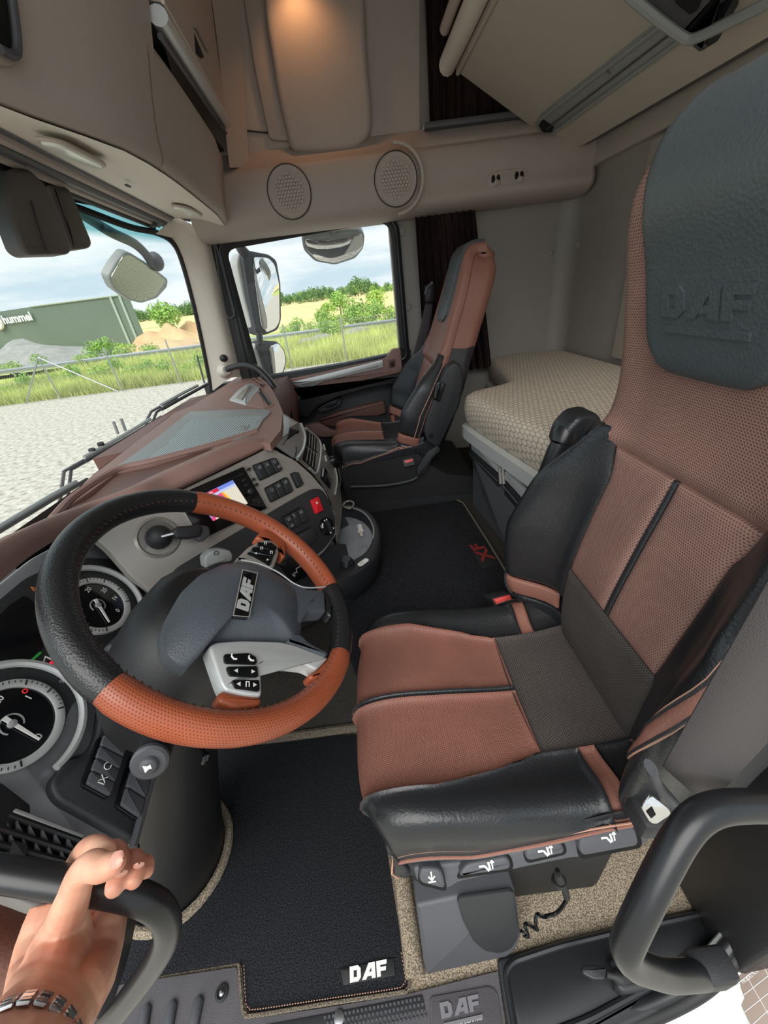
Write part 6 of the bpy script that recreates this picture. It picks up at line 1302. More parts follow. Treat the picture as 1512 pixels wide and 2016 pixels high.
ct_ = TM.shift(.0026).px(949, 1087); XL = PL(ct_, TM.shift(.0026).px(930, 1066)-TM.shift(.0026).px(966, 1108), TM.shift(.0026).px(930, 1092)-TM.shift(.0026).px(968, 1082))
if XL.n[2] < 0: XL = PL(ct_, -XL.ex, XL.ey)
mb = MB(); put_text(mb, 'XF', XL, 0, 0, .0, .048, .11, bold=.03); mb.build('mat_letters', mat('dark_red', '7d2320', .7), xp)
# ------------------------------------------------------------------ door sill
SP = PL((0, 0, .007), (1, 0, 0), (0, 1, 0))
sp_ = thing('sill_plate', 'dark grey ribbed entry step plate in front of the driver mat', 'step plate', tuple(PZ(640, 2000, -.05)))
mb = MB(); plate(mb, SP, [(150, 1970), (240, 1938), (466, 1904), (476, 1990), (492, 2006), (640, 1984), (800, 1958), (980, 1912), (1010, 2130), (640, 2130), (100, 2130)], -.05, 0, .004, 0); mb.build('plate_body', MT['tread_rubber'], sp_)
for k, u in enumerate((222, 288, 340, 392)):
    a_, b_ = SP.shift(.004).px(u, 1985-k*8), SP.shift(.004).px(u-14-6*k*.3, 2080-k*8)
    mb = MB(); mb.tube([a_, a_*.9+b_*.1, a_*.1+b_*.9, b_], [.004, .010, .010, .004], 10, flat=.5, upv=(0, 0, 1)); mb.build('tread_rib', MT['mid_plastic'], sp_)
mb = MB(); p = SP.px(437, 1955); mb.lathe(p, (0, 0, 1), [(.013, 0), (.013, .003), (.009, .004), (.008, .001), (0, .001)], 18); b_ = mb.build('screw_seat', MT['rubber'], sp_)
mb = MB(); mb.ball(p+A(0, 0, .002), .006, 10, (1, 1, .6)); mb.build('screw_head', MT['steel'], b_)
mb = MB(); plate(mb, SP, [(520, 2018), (640, 1996), (832, 1958), (838, 1990), (700, 2030), (520, 2070)], -.002, .002, .003, .001); gs_ = mb.build('grip_strip', MT['black_plastic'], sp_)
mb = MB()
q0, q1, q2 = SP.px(640, 2000), SP.px(832, 1962), SP.px(642, 2016)
for i in range(24):
    for j in range(4):
        p = q0+(q1-q0)*((i+.5*(j % 2))/24)+(q2-q0)*(j*.75+.2)+A(0, 0, .0024); mb.lathe(p, (0, 0, 1), [(.0028, 0), (.0022, .0012), (0, .0012)], 6)
mb.build('grip_studs', MT['mid_plastic'], gs_, kind='stuff')
mb = MB(); p = SP.px(668, 2004); mb.lathe(p, (0, 0, 1), [(.010, 0), (.010, .004), (.005, .005), (0, .005)], 14); mb.build('rivet', MT['steel'], sp_)
mb = MB(); plate(mb, SP, [(845, 1962), (964, 1940), (980, 1952), (998, 2080), (850, 2080)], -.002, .003, .008, .002); ep = mb.build('emblem_plate', MT['tread_rubber'], sp_)
c = A(*SP.lc(906, 1982)); e0, e1 = A(*SP.lc(868, 1992)), A(*SP.lc(945, 1974)); mb = MB(); put_emblem(mb, SP, c[0], c[1], .003, np.linalg.norm(e1-e0), math.atan2(*(e1-e0)[::-1]), .0025, bar=True, aspect=.85); mb.build('plate_letters', mat('letter_grey', '747277', .5), ep)
c = A(*SP.lc(912, 2012)); mb = MB(); put_text(mb, 'A PACCAR COMPANY', SP, c[0], c[1], .003, .0055, .075, rot=math.atan2(*(e1-e0)[::-1])); mb.build('plate_small_text', MT['white_ink'], ep)
# black moulded sill cover with lever
sc3 = thing('sill_cover', 'black moulded sill cover beside the step plate', 'sill cover', tuple(PZ(1200, 1900, -.03)))
CV = PL((0, 0, .012), (1, 0, 0), (0, 1, 0))
mb = MB(); plate(mb, CV, [(978, 1886), (1100, 1850), (1250, 1815), (1420, 1776), (1560, 1730), (1640, 1760), (1500, 1850), (1440, 1900), (1300, 1990), (1150, 2060), (1012, 2120)], -.05, 0, .008, .006, 3); mb.build('cover_body', MT['black_plastic'], sc3)
mb = MB(); L_ = rnd([A(*CV.shift(.004).lc(*q)) for q in [(994, 1915), (1010, 1892), (1100, 1862), (1240, 1828), (1400, 1795), (1450, 1800), (1400, 1860), (1300, 1930), (1160, 2005), (1020, 2060)]], .02, 5); mb.tube([CV.at(p[0], p[1], .002) for p in L_], .006, 8, closed=True); mb.build('recess_rim', MT['black_satin'], sc3)
mb = MB(); plate(mb, CV, [(996, 1918), (1012, 1896), (1100, 1866), (1240, 1832), (1400, 1798), (1445, 1803), (1396, 1858), (1300, 1926), (1160, 2000), (1022, 2055)], -.004, .001, .02, .0005); mb.build('recess_floor', MT['black_satin'], sc3)
lv = thing('release_lever', 'black paddle lever on the moulded sill cover', 'lever', tuple(PZ(1215, 1925, .014)))
mb = MB(); q = [PZ(u, v, .03) for u, v in [(1196, 1893), (1230, 1885), (1240, 1900), (1272, 1938), (1270, 1950), (1225, 1958), (1212, 1948)]]; mb.prism(rnd(q, .006), (0, 0, .016), .006, 3); mb.prism([p+A(0, 0, -.02) for p in q], (0, 0, .02)); mb.build('lever_base', MT['black_plastic'], lv)
a_, b_ = PZ(1222, 1925, .052), PZ(1192, 1916, .060); mb = MB(); mb.tube([a_, a_*.7+b_*.3, a_*.5+b_*.5, b_], [.011, .010, .006, .006], 12); mb.build('lever_stem', MT['rubber'], lv)
mb = MB(); q = [PZ(u, v, .062) for u, v in [(1193, 1906), (1190, 1930), (1168, 1930), (1148, 1920), (1142, 1908), (1148, 1900), (1170, 1900)]]; mb.prism(rnd(q, .004), (0, 0, .008), .003, 2); mb.build('lever_paddle', MT['black_satin'], lv)
# rubber door seal around the opening and the white body outside
SEAL = [(930, 2090, -.01), (1040, 2052, -.01), (1140, 2018, -.005), (1250, 1985, 0), (1330, 1950, .01), (1385, 1915, .03), (1430, 1868, .06), (1475, 1810, .10), (1530, 1735, .16)]
ds_ = thing('door_seal', 'thick black rubber door seal curving along the driver door opening', 'seal', tuple(PZ(1250, 1985, -.02)))
mb = MB(); mb.tube(cat([PZ(u, v, z) for u, v, z in SEAL], 8), .013, 12); mb.build('seal_bulb', MT['black_satin'], ds_)
mb = MB(); mb.tube(cat([PZ(u+12, v+24, z-.006) for u, v, z in SEAL], 8), .012, 10); mb.build('seal_lip', MT['rubber'], ds_)
mb = MB(); mb.tube(cat([PZ(u-6, v-28, z+.004) for u, v, z in SEAL[4:]], 8), .006, 8); mb.build('seal_edge', MT['grey_plastic'], ds_)
mb = MB(); in_ = cat([PZ(u+14, v+34, z-.014) for u, v, z in SEAL], 6)
mb.grid([in_, in_+A(.004, -.03, -.006), in_+A(.006, -.06, -.03), in_+A(.006, -.075, -.25)]); mb.build('trim_4', MT['white_paint'], kind=S)
st = thing('rating_sticker', 'grey printed information sticker on the white body beside the door seal', 'sticker', tuple(PZ(1480, 1950, -.02)))
k0, k1, k2, k3 = [A(*q) for q in ((1437, 1936), (1540, 1856), (1560, 1950), (1492, 2040))]
zp = lambda u, v: PL(in_[40]+A(.004, -.03, -.004), in_[46]-in_[34], A(.006, -.06, -.02)).px(u, v)
ST = PL(in_[40]+A(.004, -.028, -.002), in_[46]-in_[34], in_[40]-(in_[40]+A(.004, -.06, -.012)))
if ST.n @ (CAM-ST.o) < 0: ST = PL(ST.o, -ST.ex, ST.ey)
mb = MB(); plate(mb, ST, [(1437, 1936), (1540, 1852), (1580, 1940), (1492, 2045)], 0, .0012, .002, .0003); stp = mb.build('sticker_sheet', mat('sticker_brown', '8d7b70', .5), st)
mb = MB()
for a_, b_ in (((1440, 1946), (1545, 1862)), ((1452, 1968), (1556, 1886)), ((1466, 1992), (1566, 1912)), ((1480, 2018), (1576, 1930)), ((1470, 1922), (1520, 2010)), ((1500, 1898), (1550, 1984))): mb.tube([ST.shift(.0014).px(*a_), ST.shift(.0014).px(*b_)], .0005, 4)
mb.build('sticker_lines', MT['white_ink'], stp)
c0_ = A(*ST.lc(1448, 1944)); c1_ = A(*ST.lc(1492, 1909)); cc = (c0_+c1_)/2; mb = MB(); put_text(mb, 'DAF TRUCKS N.V.', ST, cc[0], cc[1], .0014, .0045, np.linalg.norm(c1_-c0_), rot=math.atan2(*(c1_-c0_)[::-1])); mb.build('sticker_text', MT['white_ink'], stp)
# grab handle at the rear edge of the doorway
gr = thing('grab_rail', 'black tubular grab handle behind the seat belt tongue', 'grab handle', tuple(PD(1300, 1760, .33)))
GH = [(1600, 1600, .33), (1540, 1590, .32), (1480, 1586, .315), (1420, 1590, .31), (1378, 1606, .308), (1345, 1640, .306), (1310, 1700, .305), (1270, 1780, .306), (1240, 1845, .312), (1232, 1872, .318), (1244, 1893, .328), (1275, 1908, .345), (1320, 1920, .37), (1380, 1918, .40)]
mb = MB(); mb.tube(resamp(cat([PD(u, v, d*1.08) for u, v, d in GH], 8), 70), .0132, 16); mb.build('handle_tube', MT['black_satin'], gr)
mb = MB(); mb.box(PD(1390, 1908, .44), (.05, .03, .05), .008); mb.build('handle_mount', MT['black_plastic'], gr)
# black sheet put in for the dark void behind the handle
mb = MB(); mb.grid(loft([[PZ(1370, 1655, .10), PZ(1410, 1735, .05), PZ(1450, 1800, .03)], [PZ(1600, 1500, .25), PZ(1640, 1650, .15), PZ(1640, 1780, .05)]], 5, 4)); mb.build('void_filler', MT['rubber'], label='black void flap beside the bunk base near the door opening', cat='filler', solid=.004)
# grab handle at the front edge of the doorway, held by the hand
gl = thing('grab_rail', 'black bent tube grab handle held by the hand', 'grab handle', tuple(PD(200, 1750, .32)))
GL = [(-140, 1690, .30), (-60, 1708, .302), (20, 1722, .305), (120, 1738, .31), (210, 1752, .316), (270, 1766, .322), (312, 1788, .332), (330, 1822, .346), (322, 1862, .362), (295, 1908, .384), (255, 1962, .412), (205, 2025, .45), (150, 2090, .49)]
mb = MB(); mb.tube(resamp(cat([PD(u, v, d*1.13) for u, v, d in GL], 8), 70), .0138, 16); mb.build('handle_tube', MT['black_satin'], gl)
# ================================================================== the hand on the handle
def mat_skin():
    t = NT('skin'); nz = t.n('TexNoise', i_Scale=26.0, i_Detail=5.0); t.l(t.vec(), nz.inputs['Vector'])
    r = t.n('ValToRGB'); e = r.color_ramp.elements; e[0].position = .32; e[0].color = lin('d38f77'); e[1].position = .68; e[1].color = lin('ebb99c')
    t.l(nz.outputs['Fac'], r.inputs[0]); t.l(r.outputs[0], t.b.inputs['Base Color']); t.b.inputs['Roughness'].default_value = .45
    t.b.inputs['Subsurface Weight'].default_value = .25; t.b.inputs['Subsurface Radius'].default_value = (.012, .005, .003); t.b.inputs['Subsurface Scale'].default_value = .6
    n2 = t.n('TexNoise', i_Scale=160.0, i_Detail=4.0); t.l(t.vec(), n2.inputs['Vector']); w = t.n('TexWave', bands_direction='DIAGONAL', i_Scale=14.0, i_Distortion=6.0, i_Detail=2.0); t.l(t.vec(), w.inputs['Vector'])
    t.bump(t.math('ADD', n2.outputs['Fac'], t.math('MULTIPLY', w.outputs['Fac'], .35)), .25, .0012); MT['skin'] = t.m
mat_skin()
hp = lambda x, y, z: PD(x/4.725, 1620+y/4.725, z)
def limb(mb, pts, n=14):
    """tapered closed tube with rounded ends; pts = (x, y, depth, radius)"""
    C_ = cat([A(*hp(p[0], p[1], p[2])) for p in pts], 6); R_ = resamp(cat([A(p[3], 0) for p in pts], 6), len(C_))[:, 0] if False else np.interp(np.linspace(0, 1, len(C_)), np.linspace(0, 1, len(pts)), [p[3] for p in pts])
    d0, d1 = nrm(C_[0]-C_[1]), nrm(C_[-1]-C_[-2])
    P = [C_[0]+d0*R_[0]*.92, C_[0]+d0*R_[0]*.6]+list(C_)+[C_[-1]+d1*R_[-1]*.55, C_[-1]+d1*R_[-1]*.9]
    Rr = [R_[0]*.35, R_[0]*.8]+list(R_)+[R_[-1]*.84, R_[-1]*.42]
    mb.tube(P, Rr, n); return mb
hb_ = MB()
# palm and forearm: cross sections from forearm to knuckles: centre px, half width (m), half thickness, depth
secs = [(-60, 2700, .20, .036, .026), (80, 2350, .225, .035, .025), (220, 2080, .25, .034, .024), (370, 1870, .275, .0335, .0225), (470, 1700, .297, .0370, .021), (580, 1500, .326, .0412, .0195), (640, 1250, .356, .0445, .018), (690, 1000, .375, .0455, .0165), (735, 820, .384, .0445, .0150), (770, 680, .391, .0425, .0130)]
ctr = [hp(x, y, z) for x, y, z, *_ in secs]; rings = []
vdir = nrm(hp(600, 1190, .34)-CAM)
for i, (x, y, z, hw, ht) in enumerate(secs):
    T = nrm(ctr[min(i+1, len(ctr)-1)]-ctr[max(i-1, 0)]); Wd = nrm(np.cross(vdir, T)); N_ = np.cross(T, Wd)
    rings.append([ctr[i]+Wd*hw*math.copysign(abs(math.cos(t))**.8, math.cos(t))+N_*ht*math.copysign(abs(math.sin(t))**.85, math.sin(t)) for t in np.linspace(0, 2*math.pi, 25)[:-1]])
hb_.grid(rings, cv=True); b = len(hb_.v); hb_.f.append(tuple(range(b-24*len(rings), b-24*len(rings)+24))); hb_.f.append(tuple(range(b-24, b)))
# thenar mound and heel of the hand
limb(hb_, [(420, 1560, .300, .021), (520, 1290, .331, .0265), (580, 1050, .342, .0235), (630, 870, .344, .0170)])
limb(hb_, [(740, 1640, .305, .018), (880, 1350, .341, .019), (950, 1080, .361, .0165), (990, 900, .371, .0140)])
# thumb: over the front of the bar, tip resting on the index finger
limb(hb_, [(610, 900, .342, .0165), (690, 660, .325, .0128), (755, 480, .319, .0116), (845, 398, .313, .0114), (960, 415, .309, .0104), (1070, 378, .306, .0084)])
# fingers: up behind the bar, curling over the top towards the camera
limb(hb_, [(610, 760, .392, .0105), (665, 480, .388, .0100), (775, 262, .375, .0096), (885, 218, .352, .0094), (985, 268, .334, .0084)])
limb(hb_, [(770, 740, .392, .0105), (890, 470, .388, .0098), (1015, 270, .372, .0092), (1090, 290, .350, .0090), (1112, 440, .330, .0087), (1072, 590, .319, .0080)])
limb(hb_, [(900, 740, .392, .0100), (1050, 500, .388, .0090), (1190, 345, .372, .0083), (1262, 345, .350, .0078), (1280, 440, .334, .0076), (1250, 530, .326, .0070)])
limb(hb_, [(1010, 760, .392, .009), (1160, 560, .386, .0078), (1310, 400, .370, .0068), (1362, 375, .352, .0064), (1370, 450, .343, .0058)])
person = hb_.build('person', MT['skin'], label='hand and wrist of a person gripping the bent tube handle', cat='person')
md = person.modifiers.new('remesh', 'REMESH'); md.mode = 'VOXEL'; md.voxel_size = .0015; md.use_smooth_shade = True
md = person.modifiers.new('smooth', 'SMOOTH'); md.factor = .5; md.iterations = 4
mat('nail', 'd49a88', .3, spec=.6)
def nail(x, y, z, w, l, ang, tilt):
    c = hp(x, y, z); v = nrm(CAM-c); a = ray(756+100*math.cos(ang), 1008+100*math.sin(ang))-ray(756, 1008); a = nrm(a-v*(a @ v)+v*tilt); s_ = nrm(np.cross(v, a)); n_ = np.cross(a, s_)
    if n_ @ v < 0: n_ = -n_
    G = []
    for i in np.linspace(-1, 1, 9):
        G.append([c+a*l*i*.5+s_*w*.5*j*math.sqrt(max(.05, 1-(abs(i))**4))+n_*(-.0016*j*j*abs(j)-.0008*i*i) for j in np.linspace(-1, 1, 7)])
    mb = MB(); mb.grid(G); mb.build('fingernail', MT['nail'], person, smooth=80)
nail(1066, 348, .2965, .0110, .0125, -.25, .1)
nail(1120, 500, .3165, .0100, .0120, 1.75, -.35)
nail(1286, 420, .3235, .0085, .0105, 1.75, -.35)
# wrist watch with a steel bracelet
ww = thing('wrist_watch', 'steel link bracelet of a watch on the wrist', 'watch', tuple(hp(200, 1960, .36)))
T = nrm(hp(370, 1870, .275)-hp(220, 2080, .25)); Wd = nrm(np.cross(vdir, T)); N_ = np.cross(T, Wd)
if N_ @ vdir > 0: N_ = -N_
c0_ = hp(120, 2440, .228)
n_l = 15
for k in range(n_l):
    t = math.pi*(-.08+1.16*k/(n_l-1)); p = c0_+Wd*.0405*math.cos(t)+N_*.0305*math.sin(t); tn = nrm(-Wd*.0405*math.sin(t)+N_*.0305*math.cos(t)); nn = nrm(np.cross(T, tn)); nn = nn if nn @ (p-c0_) > 0 else -nn
    R = Matrix(((tn[0], T[0], nn[0]), (tn[1], T[1], nn[1]), (tn[2], T[2], nn[2]))).to_4x4()
    for o, w in ((-.0062, .0052), (0, .0066), (.0062, .0052)):
        mb = MB(); mb.box(p+T*o, (.0080, w, .003), .0007, R, 1); mb.build('bracelet_link', MT['chrome'] if o == 0 else MT['steel'], ww)
# ================================================================== outside: mirrors, wipers
def PW(u, v, off=.03):
    x = -.9
    for _ in range(12): p = PX(u, v, x); x = WS(min(2.03, max(0, p[1])), p[2])[0]-off
    return PX(u, v, x)
def poly_mirror(name, label, pl, shell, glass, thick, mats, extra=None):
    t = thing(name, label, 'mirror', tuple(pl.o))
    mb = MB(); plate(mb, pl, shell, -thick, .0, .02, .012, 3); mb.build('mirror_housing', mats[0], t)
    mb = MB(); plate(mb, pl, glass, -.004, .006, .02, .003, 2); mb.build('mirror_face', MT['mirror_glass'] if name != 'front_mirror' else mat('ground_toned_mirror', '9aa08e', .03, metal=1.0), t)  # front mirror colour dulled to imitate the dark greenish ground it reflects
    return t
SM = PL(PY(520, 580, 2.42), (.6, .8, 0), (0, 0, 1))
t1 = poly_mirror('side_mirror', 'tall side mirror with white shell outside the passenger window', SM, [(478, 500), (488, 492), (530, 500), (546, 512), (554, 560), (555, 630), (548, 650), (522, 660), (506, 656), (490, 580)], [(498, 506), (528, 507), (541, 520), (550, 560), (551, 632), (543, 647), (524, 655), (514, 640), (503, 560)], .07, [MT['mid_plastic']])
mb = MB(); plate(mb, SM.shift(-.03), [(466, 520), (470, 500), (480, 494), (500, 580), (512, 656), (500, 656), (480, 590)], -.06, .0, .015, .01, 3); mb.build('mirror_shell', MT['white_paint'], t1)
mb = MB(); mb.tube(cat([SM.px(484, 500), SM.px(474, 488), SM.px(476, 474), SM.px(490, 466), PY(470, 452, 2.2)], 6), .025, 10); mb.build('mirror_arm', MT['mid_plastic'], t1)
SM2 = PL(PY(540, 705, 2.42), (.6, .8, 0), (0, -.12, 1))
t2 = poly_mirror('side_mirror', 'lower wide angle side mirror below the tall one', SM2, [(506, 676), (516, 670), (548, 672), (562, 690), (566, 710), (560, 735), (545, 748), (528, 742), (515, 700)], [(530, 682), (548, 675), (560, 692), (563, 712), (557, 733), (546, 744), (537, 735)], .06, [MT['mid_plastic']])
mb = MB(); plate(mb, SM2.shift(-.02), [(498, 690), (504, 674), (514, 676), (526, 720), (536, 745), (520, 740), (504, 712)], -.05, .0, .012, .008, 3); mb.build('mirror_shell', MT['white_paint'], t2)
mb = MB(); mb.tube([SM.px(510, 654), SM2.px(512, 676)], .018, 8); mb.build('mirror_arm', MT['mid_plastic'], t2)
KM = PL(PY(657, 485, 2.50), (1, .1, 0), (0, -.55, .85))
t3 = poly_mirror('kerb_mirror', 'rounded kerb mirror hanging above the passenger window', KM, [(594, 468), (600, 460), (655, 450), (710, 452), (719, 464), (716, 490), (700, 510), (660, 523), (620, 516), (598, 494)], [(600, 470), (640, 474), (680, 468), (714, 460), (714, 488), (698, 506), (660, 519), (624, 512), (603, 492)], .05, [MT['grey_plastic']])
mb = MB(); plate(mb, KM, [(636, 446), (672, 442), (672, 466), (640, 470)], -.06, -.01, .006, .004); mb.tube([KM.px(655, 448)+A(0, 0, -.02), PY(655, 430, 2.2)], .02, 8); mb.build('mirror_mount', MT['mid_plastic'], t3)
FM = PL(PX(272, 550, -1.35), (.15, 1, -.15), (.40, -.35, .85))
if FM.n @ (CAM-FM.o) < 0: FM = PL(FM.o, -FM.ex, FM.ey)
t4 = poly_mirror('front_mirror', 'front mirror on an arm outside the windscreen', FM, [(214, 545), (228, 520), (246, 497), (258, 498), (296, 522), (332, 550), (330, 566), (310, 588), (280, 598), (255, 592), (225, 570)], [(219, 546), (246, 502), (258, 503), (294, 526), (327, 552), (306, 584), (280, 594), (256, 588), (228, 567)], .05, [MT['grey_plastic']])
mb = MB(); mb.tube(cat([A(-.90, 1.35, 1.63), FM.px(175, 430), FM.px(220, 458), FM.px(262, 478), FM.px(285, 498), FM.px(300, 520)], 6), [.03]*25 if False else .026, 10); mb.build('mirror_arm', MT['mid_plastic'], t4)
mb = MB(); mb.ball(FM.px(306, 515), .05, 12, (1, 1, 1.1)); mb.build('mirror_joint', MT['mid_plastic'], t4)
# dark sensor and mirror pods hanging inside at the top of the windscreen
MPn = PL(PX(90, 430, -.70), (.25, 1, 0), (.0, 0, 1))
for k, (o1_, nm) in enumerate((([(14, 380), (22, 330), (60, 330), (100, 372), (128, 440), (145, 488), (140, 500), (62, 502), (45, 490), (30, 450)], 'large dark grey mirror pod hanging at the top of the windscreen'), ([(96, 360), (140, 370), (160, 420), (184, 478), (180, 488), (142, 492), (128, 440), (106, 380)], 'smaller dark grey pod behind the large pod at the windscreen'))):
    t = thing('mirror_pod', nm, 'mirror', tuple(MPn.px(90, 430)))
    mb = MB(); plate(mb, MPn.shift(-.05*k), o1_, -.035, .012-.004*k, .015, .010, 3); mb.build('pod_housing', MT['mid_plastic'] if False else mat('pod_grey_%d' % k, '504b49', .5, grain=GR), t)
    mb = MB(); plate(mb, MPn.shift(-.05*k-.01), [(20+80*k, 300+40*k), (55+80*k, 300+40*k), (60+70*k, 385), (26+76*k, 385)], -.03, .0, .006, .004); mb.build('pod_bracket', MT['rubber'], t)
    if k == 0:
        mb = MB(); mb.tube([MPn.shift(.014).px(u, v) for u, v in [(62, 395), (75, 440), (88, 480), (98, 500)]], .002, 6); mb.build('pod_seam', MT['black_plastic'], t)
# wipers
def wiper(label, blade, arms, clips=()):
    t = thing('windscreen_wiper', label, 'wiper', tuple(PW(*blade[0])), group=None)
    mb = MB(); mb.tube([PW(u, v, .02) for u, v in blade], .0075, 8); mb.build('wiper_blade', MT['black_plastic'], t)
    mb = MB(); mb.tube([PW(u-2, v-8, .045) for u, v in blade[:-1]]+[PW(blade[-1][0]-22, blade[-1][1]+4, .045)], .007, 6); mb.build('blade_spoiler', MT['grey_plastic'], t)
    for a in arms: mb = MB(); mb.tube([PW(u, v, .06) for u, v in a], .0055, 6); mb.build('wiper_arm', MT['mid_plastic'], t)
    for c in clips: mb = MB(); mb.tube([PW(c[0], c[1], .05), PW(c[2], c[3], .05)], .012, 8); mb.build('blade_clip', MT['rubber'], t)
wiper('long windscreen wiper in front of the driver side dashboard', [(-80, 1090), (0, 1045), (100, 985), (172, 944)], [[(108, 1030), (118, 985), (126, 928), (165, 906)], [(122, 1005), (134, 975), (140, 925), (170, 908)]])
wiper('middle windscreen wiper with two black clips on its blade', [(168, 908), (240, 868), (318, 821)], [[(283, 868), (290, 825), (298, 810), (316, 800)], [(294, 862), (300, 832), (308, 812), (320, 803)]], [(180, 884, 190, 902), (197, 872, 207, 891)])
wiper('windscreen wiper nearest the passenger side pillar', [(318, 806), (365, 780), (411, 755)], [[(318, 806), (330, 795), (350, 785)]])
for (u, v) in ((228, 842), (243, 836)):
    mb = MB(); mb.tube([PW(u-5, v-12, .08), PW(u+4, v+12, .08)], .006, 6); mb.build('washer_pipe', MT['grey_plastic'], label='short pale washer nozzle standing beside the middle wiper', cat='nozzle', group='washer nozzles beside the middle wiper')
# ================================================================== outside: ground
ZG = -1.5
def mat_ground(name, cols, scale, bd=.02, detail=6, scale2=None):
    t = NT(name); nz = t.n('TexNoise', i_Scale=float(scale), i_Detail=float(detail), i_Roughness=.65); t.l(t.vec('Object'), nz.inputs['Vector'])
    r = t.n('ValToRGB'); e = r.color_ramp.elements; e[0].position = .3; e[0].color = lin(cols[0]); e[1].position = .7; e[1].color = lin(cols[-1])
    for k, c in enumerate(cols[1:-1]): q = e.new(.3+.4*(k+1)/(len(cols)-1)); q.color = lin(c)
    t.l(nz.outputs['Fac'], r.inputs[0]); t.l(r.outputs[0], t.b.inputs['Base Color']); t.b.inputs['Roughness'].default_value = .95; t.b.inputs['Specular IOR Level'].default_value = .1
    t.bump(nz.outputs['Fac'], .5, bd); MT[name] = t.m
mat_ground('gravel', ['807a6f', 'c2bcb0', 'dcd7cb'], 7.0, .05, 8); mat_ground('meadow_soil', ['9cb550', 'bcc96c', 'd2c98a'], .6, .1); mat_ground('sand', ['c49d75', 'dcbd94'], .25, .2); mat_ground('field', ['d8bd86', 'e6d09c', 'a9b86a'], .06, .1)
mat_ground('asphalt', ['8e8e8a', 'a9a9a4'], 1.0, .02)
mat('leaf_light', 'a9c75f', .7, var=.25, vscale=1.5); mat('leaf_mid', '98bf5c', .7, var=.25, vscale=1.2); mat('leaf_dark', '739a58', .75, var=.2, vscale=.4); mat('grass_blade', 'c2ca78', .8, var=.35, vscale=.5); mat('bark', '5a4a3a', .9)
YF = 19.3
def quad(x0, x1, y0, y1, z0, z1, nx=2, ny=2, f=None):
    return [[A(x, y, z0+(z1-z0)*(y-y0)/(y1-y0)+(f(x, y) if f else 0)) for y in np.linspace(y0, y1, ny)] for x in np.linspace(x0, x1, nx)]
mb = MB(); mb.grid(quad(-70, 60, -60, YF+.3, ZG, ZG, 2, 2)); gy = mb.build('gravel_yard', MT['gravel'], kind=S)
mb = MB(); mb.grid(quad(-160, 120, YF+.3, 55, ZG, ZG-.2, 30, 12, lambda x, y: .12*math.sin(x*.7+y)+.1*math.sin(y*.9))); mb.build('meadow', MT['meadow_soil'], kind=S)
mb = MB(); mb.grid(quad(-260, 300, 55, 420, ZG-.2, ZG+7.5, 20, 10, lambda x, y: (x > 0)*.012*x*min(1, (y-55)/60))); mb.build('far_field', MT['field'], kind=S)
mb = MB(); mb.grid(quad(-160, 120, 36, 40, ZG+.25, ZG+.25)); mb.build('road', MT['asphalt'], kind=S)
rng = np.random.default_rng(5)
# grass: uncountable blades
def blades(n, xr, yr, h0, h1, w):
    x = rng.uniform(*xr, n); y = yr[0]+(yr[1]-yr[0])*rng.uniform(0, 1, n)**1.6; h = rng.uniform(h0, h1, n); a = rng.uniform(0, 2*np.pi, n); lx, ly = rng.normal(0, .12, n), rng.normal(0, .12, n)
    V = np.zeros((n, 3, 3)); V[:, 0] = np.stack([x-np.cos(a)*w, y-np.sin(a)*w, np.full(n, ZG-.1)], 1); V[:, 1] = np.stack([x+np.cos(a)*w, y+np.sin(a)*w, np.full(n, ZG-.1)], 1); V[:, 2] = np.stack([x+lx, y+ly, ZG-.1+h], 1)
    return V.reshape(-1, 3), np.arange(n*3).reshape(-1, 3)
V, Fc = blades(42000, (-24, 9), (YF+.3, 36), .25, .75, .035)
me = bpy.data.meshes.new('grass'); me.from_pydata(V.tolist(), [], Fc.tolist()); me.materials.append(MT['grass_blade']); go = bpy.data.objects.new('grass', me); COL.objects.link(go); tag(go, 'tall meadow grass growing behind the wire fence', 'grass', kind='stuff')
# bushes and trees: leaf clumps
def leaf_mesh(name, n, rx, ry, rz, size, m_, base=0.0, seed=0, lobes=7):
    r = np.random.default_rng(seed); L = [(0, 0, base+rz, 1.0)]+[(r.uniform(-.55, .55)*rx, r.uniform(-.55, .55)*ry, base+rz*r.uniform(.5, 1.5), r.uniform(.45, .7)) for _ in range(lobes)]
    V = []; Fs = []
    for k in range(n):
        cx, cy, cz_, s = L[k % len(L)]; d = r.normal(0, 1, 3); d /= np.linalg.norm(d); q = r.uniform(.6, 1.0)**.5
        c = A(cx+d[0]*rx*s*q, cy+d[1]*ry*s*q, max(base*.6, cz_+d[2]*rz*s*q)); u = nrm(r.normal(0, 1, 3)+d*.3); w = nrm(np.cross(u, d+r.normal(0, .5, 3))); z = size*r.uniform(.6, 1.3)
        b = len(V); V += [c-u*z, c+w*z*.6, c+u*z, c-w*z*.6]; Fs.append((b, b+1, b+2, b+3))
    me = bpy.data.meshes.new(name); me.from_pydata([tuple(p) for p in V], [], Fs); me.materials.append(m_); return me
def plant(name, meshes, loc_, sc_, rz, label, cat_, group, trunk=None):
    t = thing(name, label, cat_, tuple(loc_), group=group); t.rotation_euler = (0, 0, rz); t.scale = (sc_, sc_, sc_)
    o = bpy.data.objects.new('foliage', meshes); COL.objects.link(o); o.parent = t
    if trunk: o2 = bpy.data.objects.new('trunk', trunk); COL.objects.link(o2); o2.parent = t
    return t
def trunk_mesh(h, r):
    mb = MB(); mb.tube([(0, 0, 0), (.03, 0, h*.5), (0, .04, h)], [r, r*.8, r*.4], 7); me = bpy.data.meshes.new('trunk'); me.from_pydata(mb.v, [], mb.f); me.materials.append(MT['bark']); return me
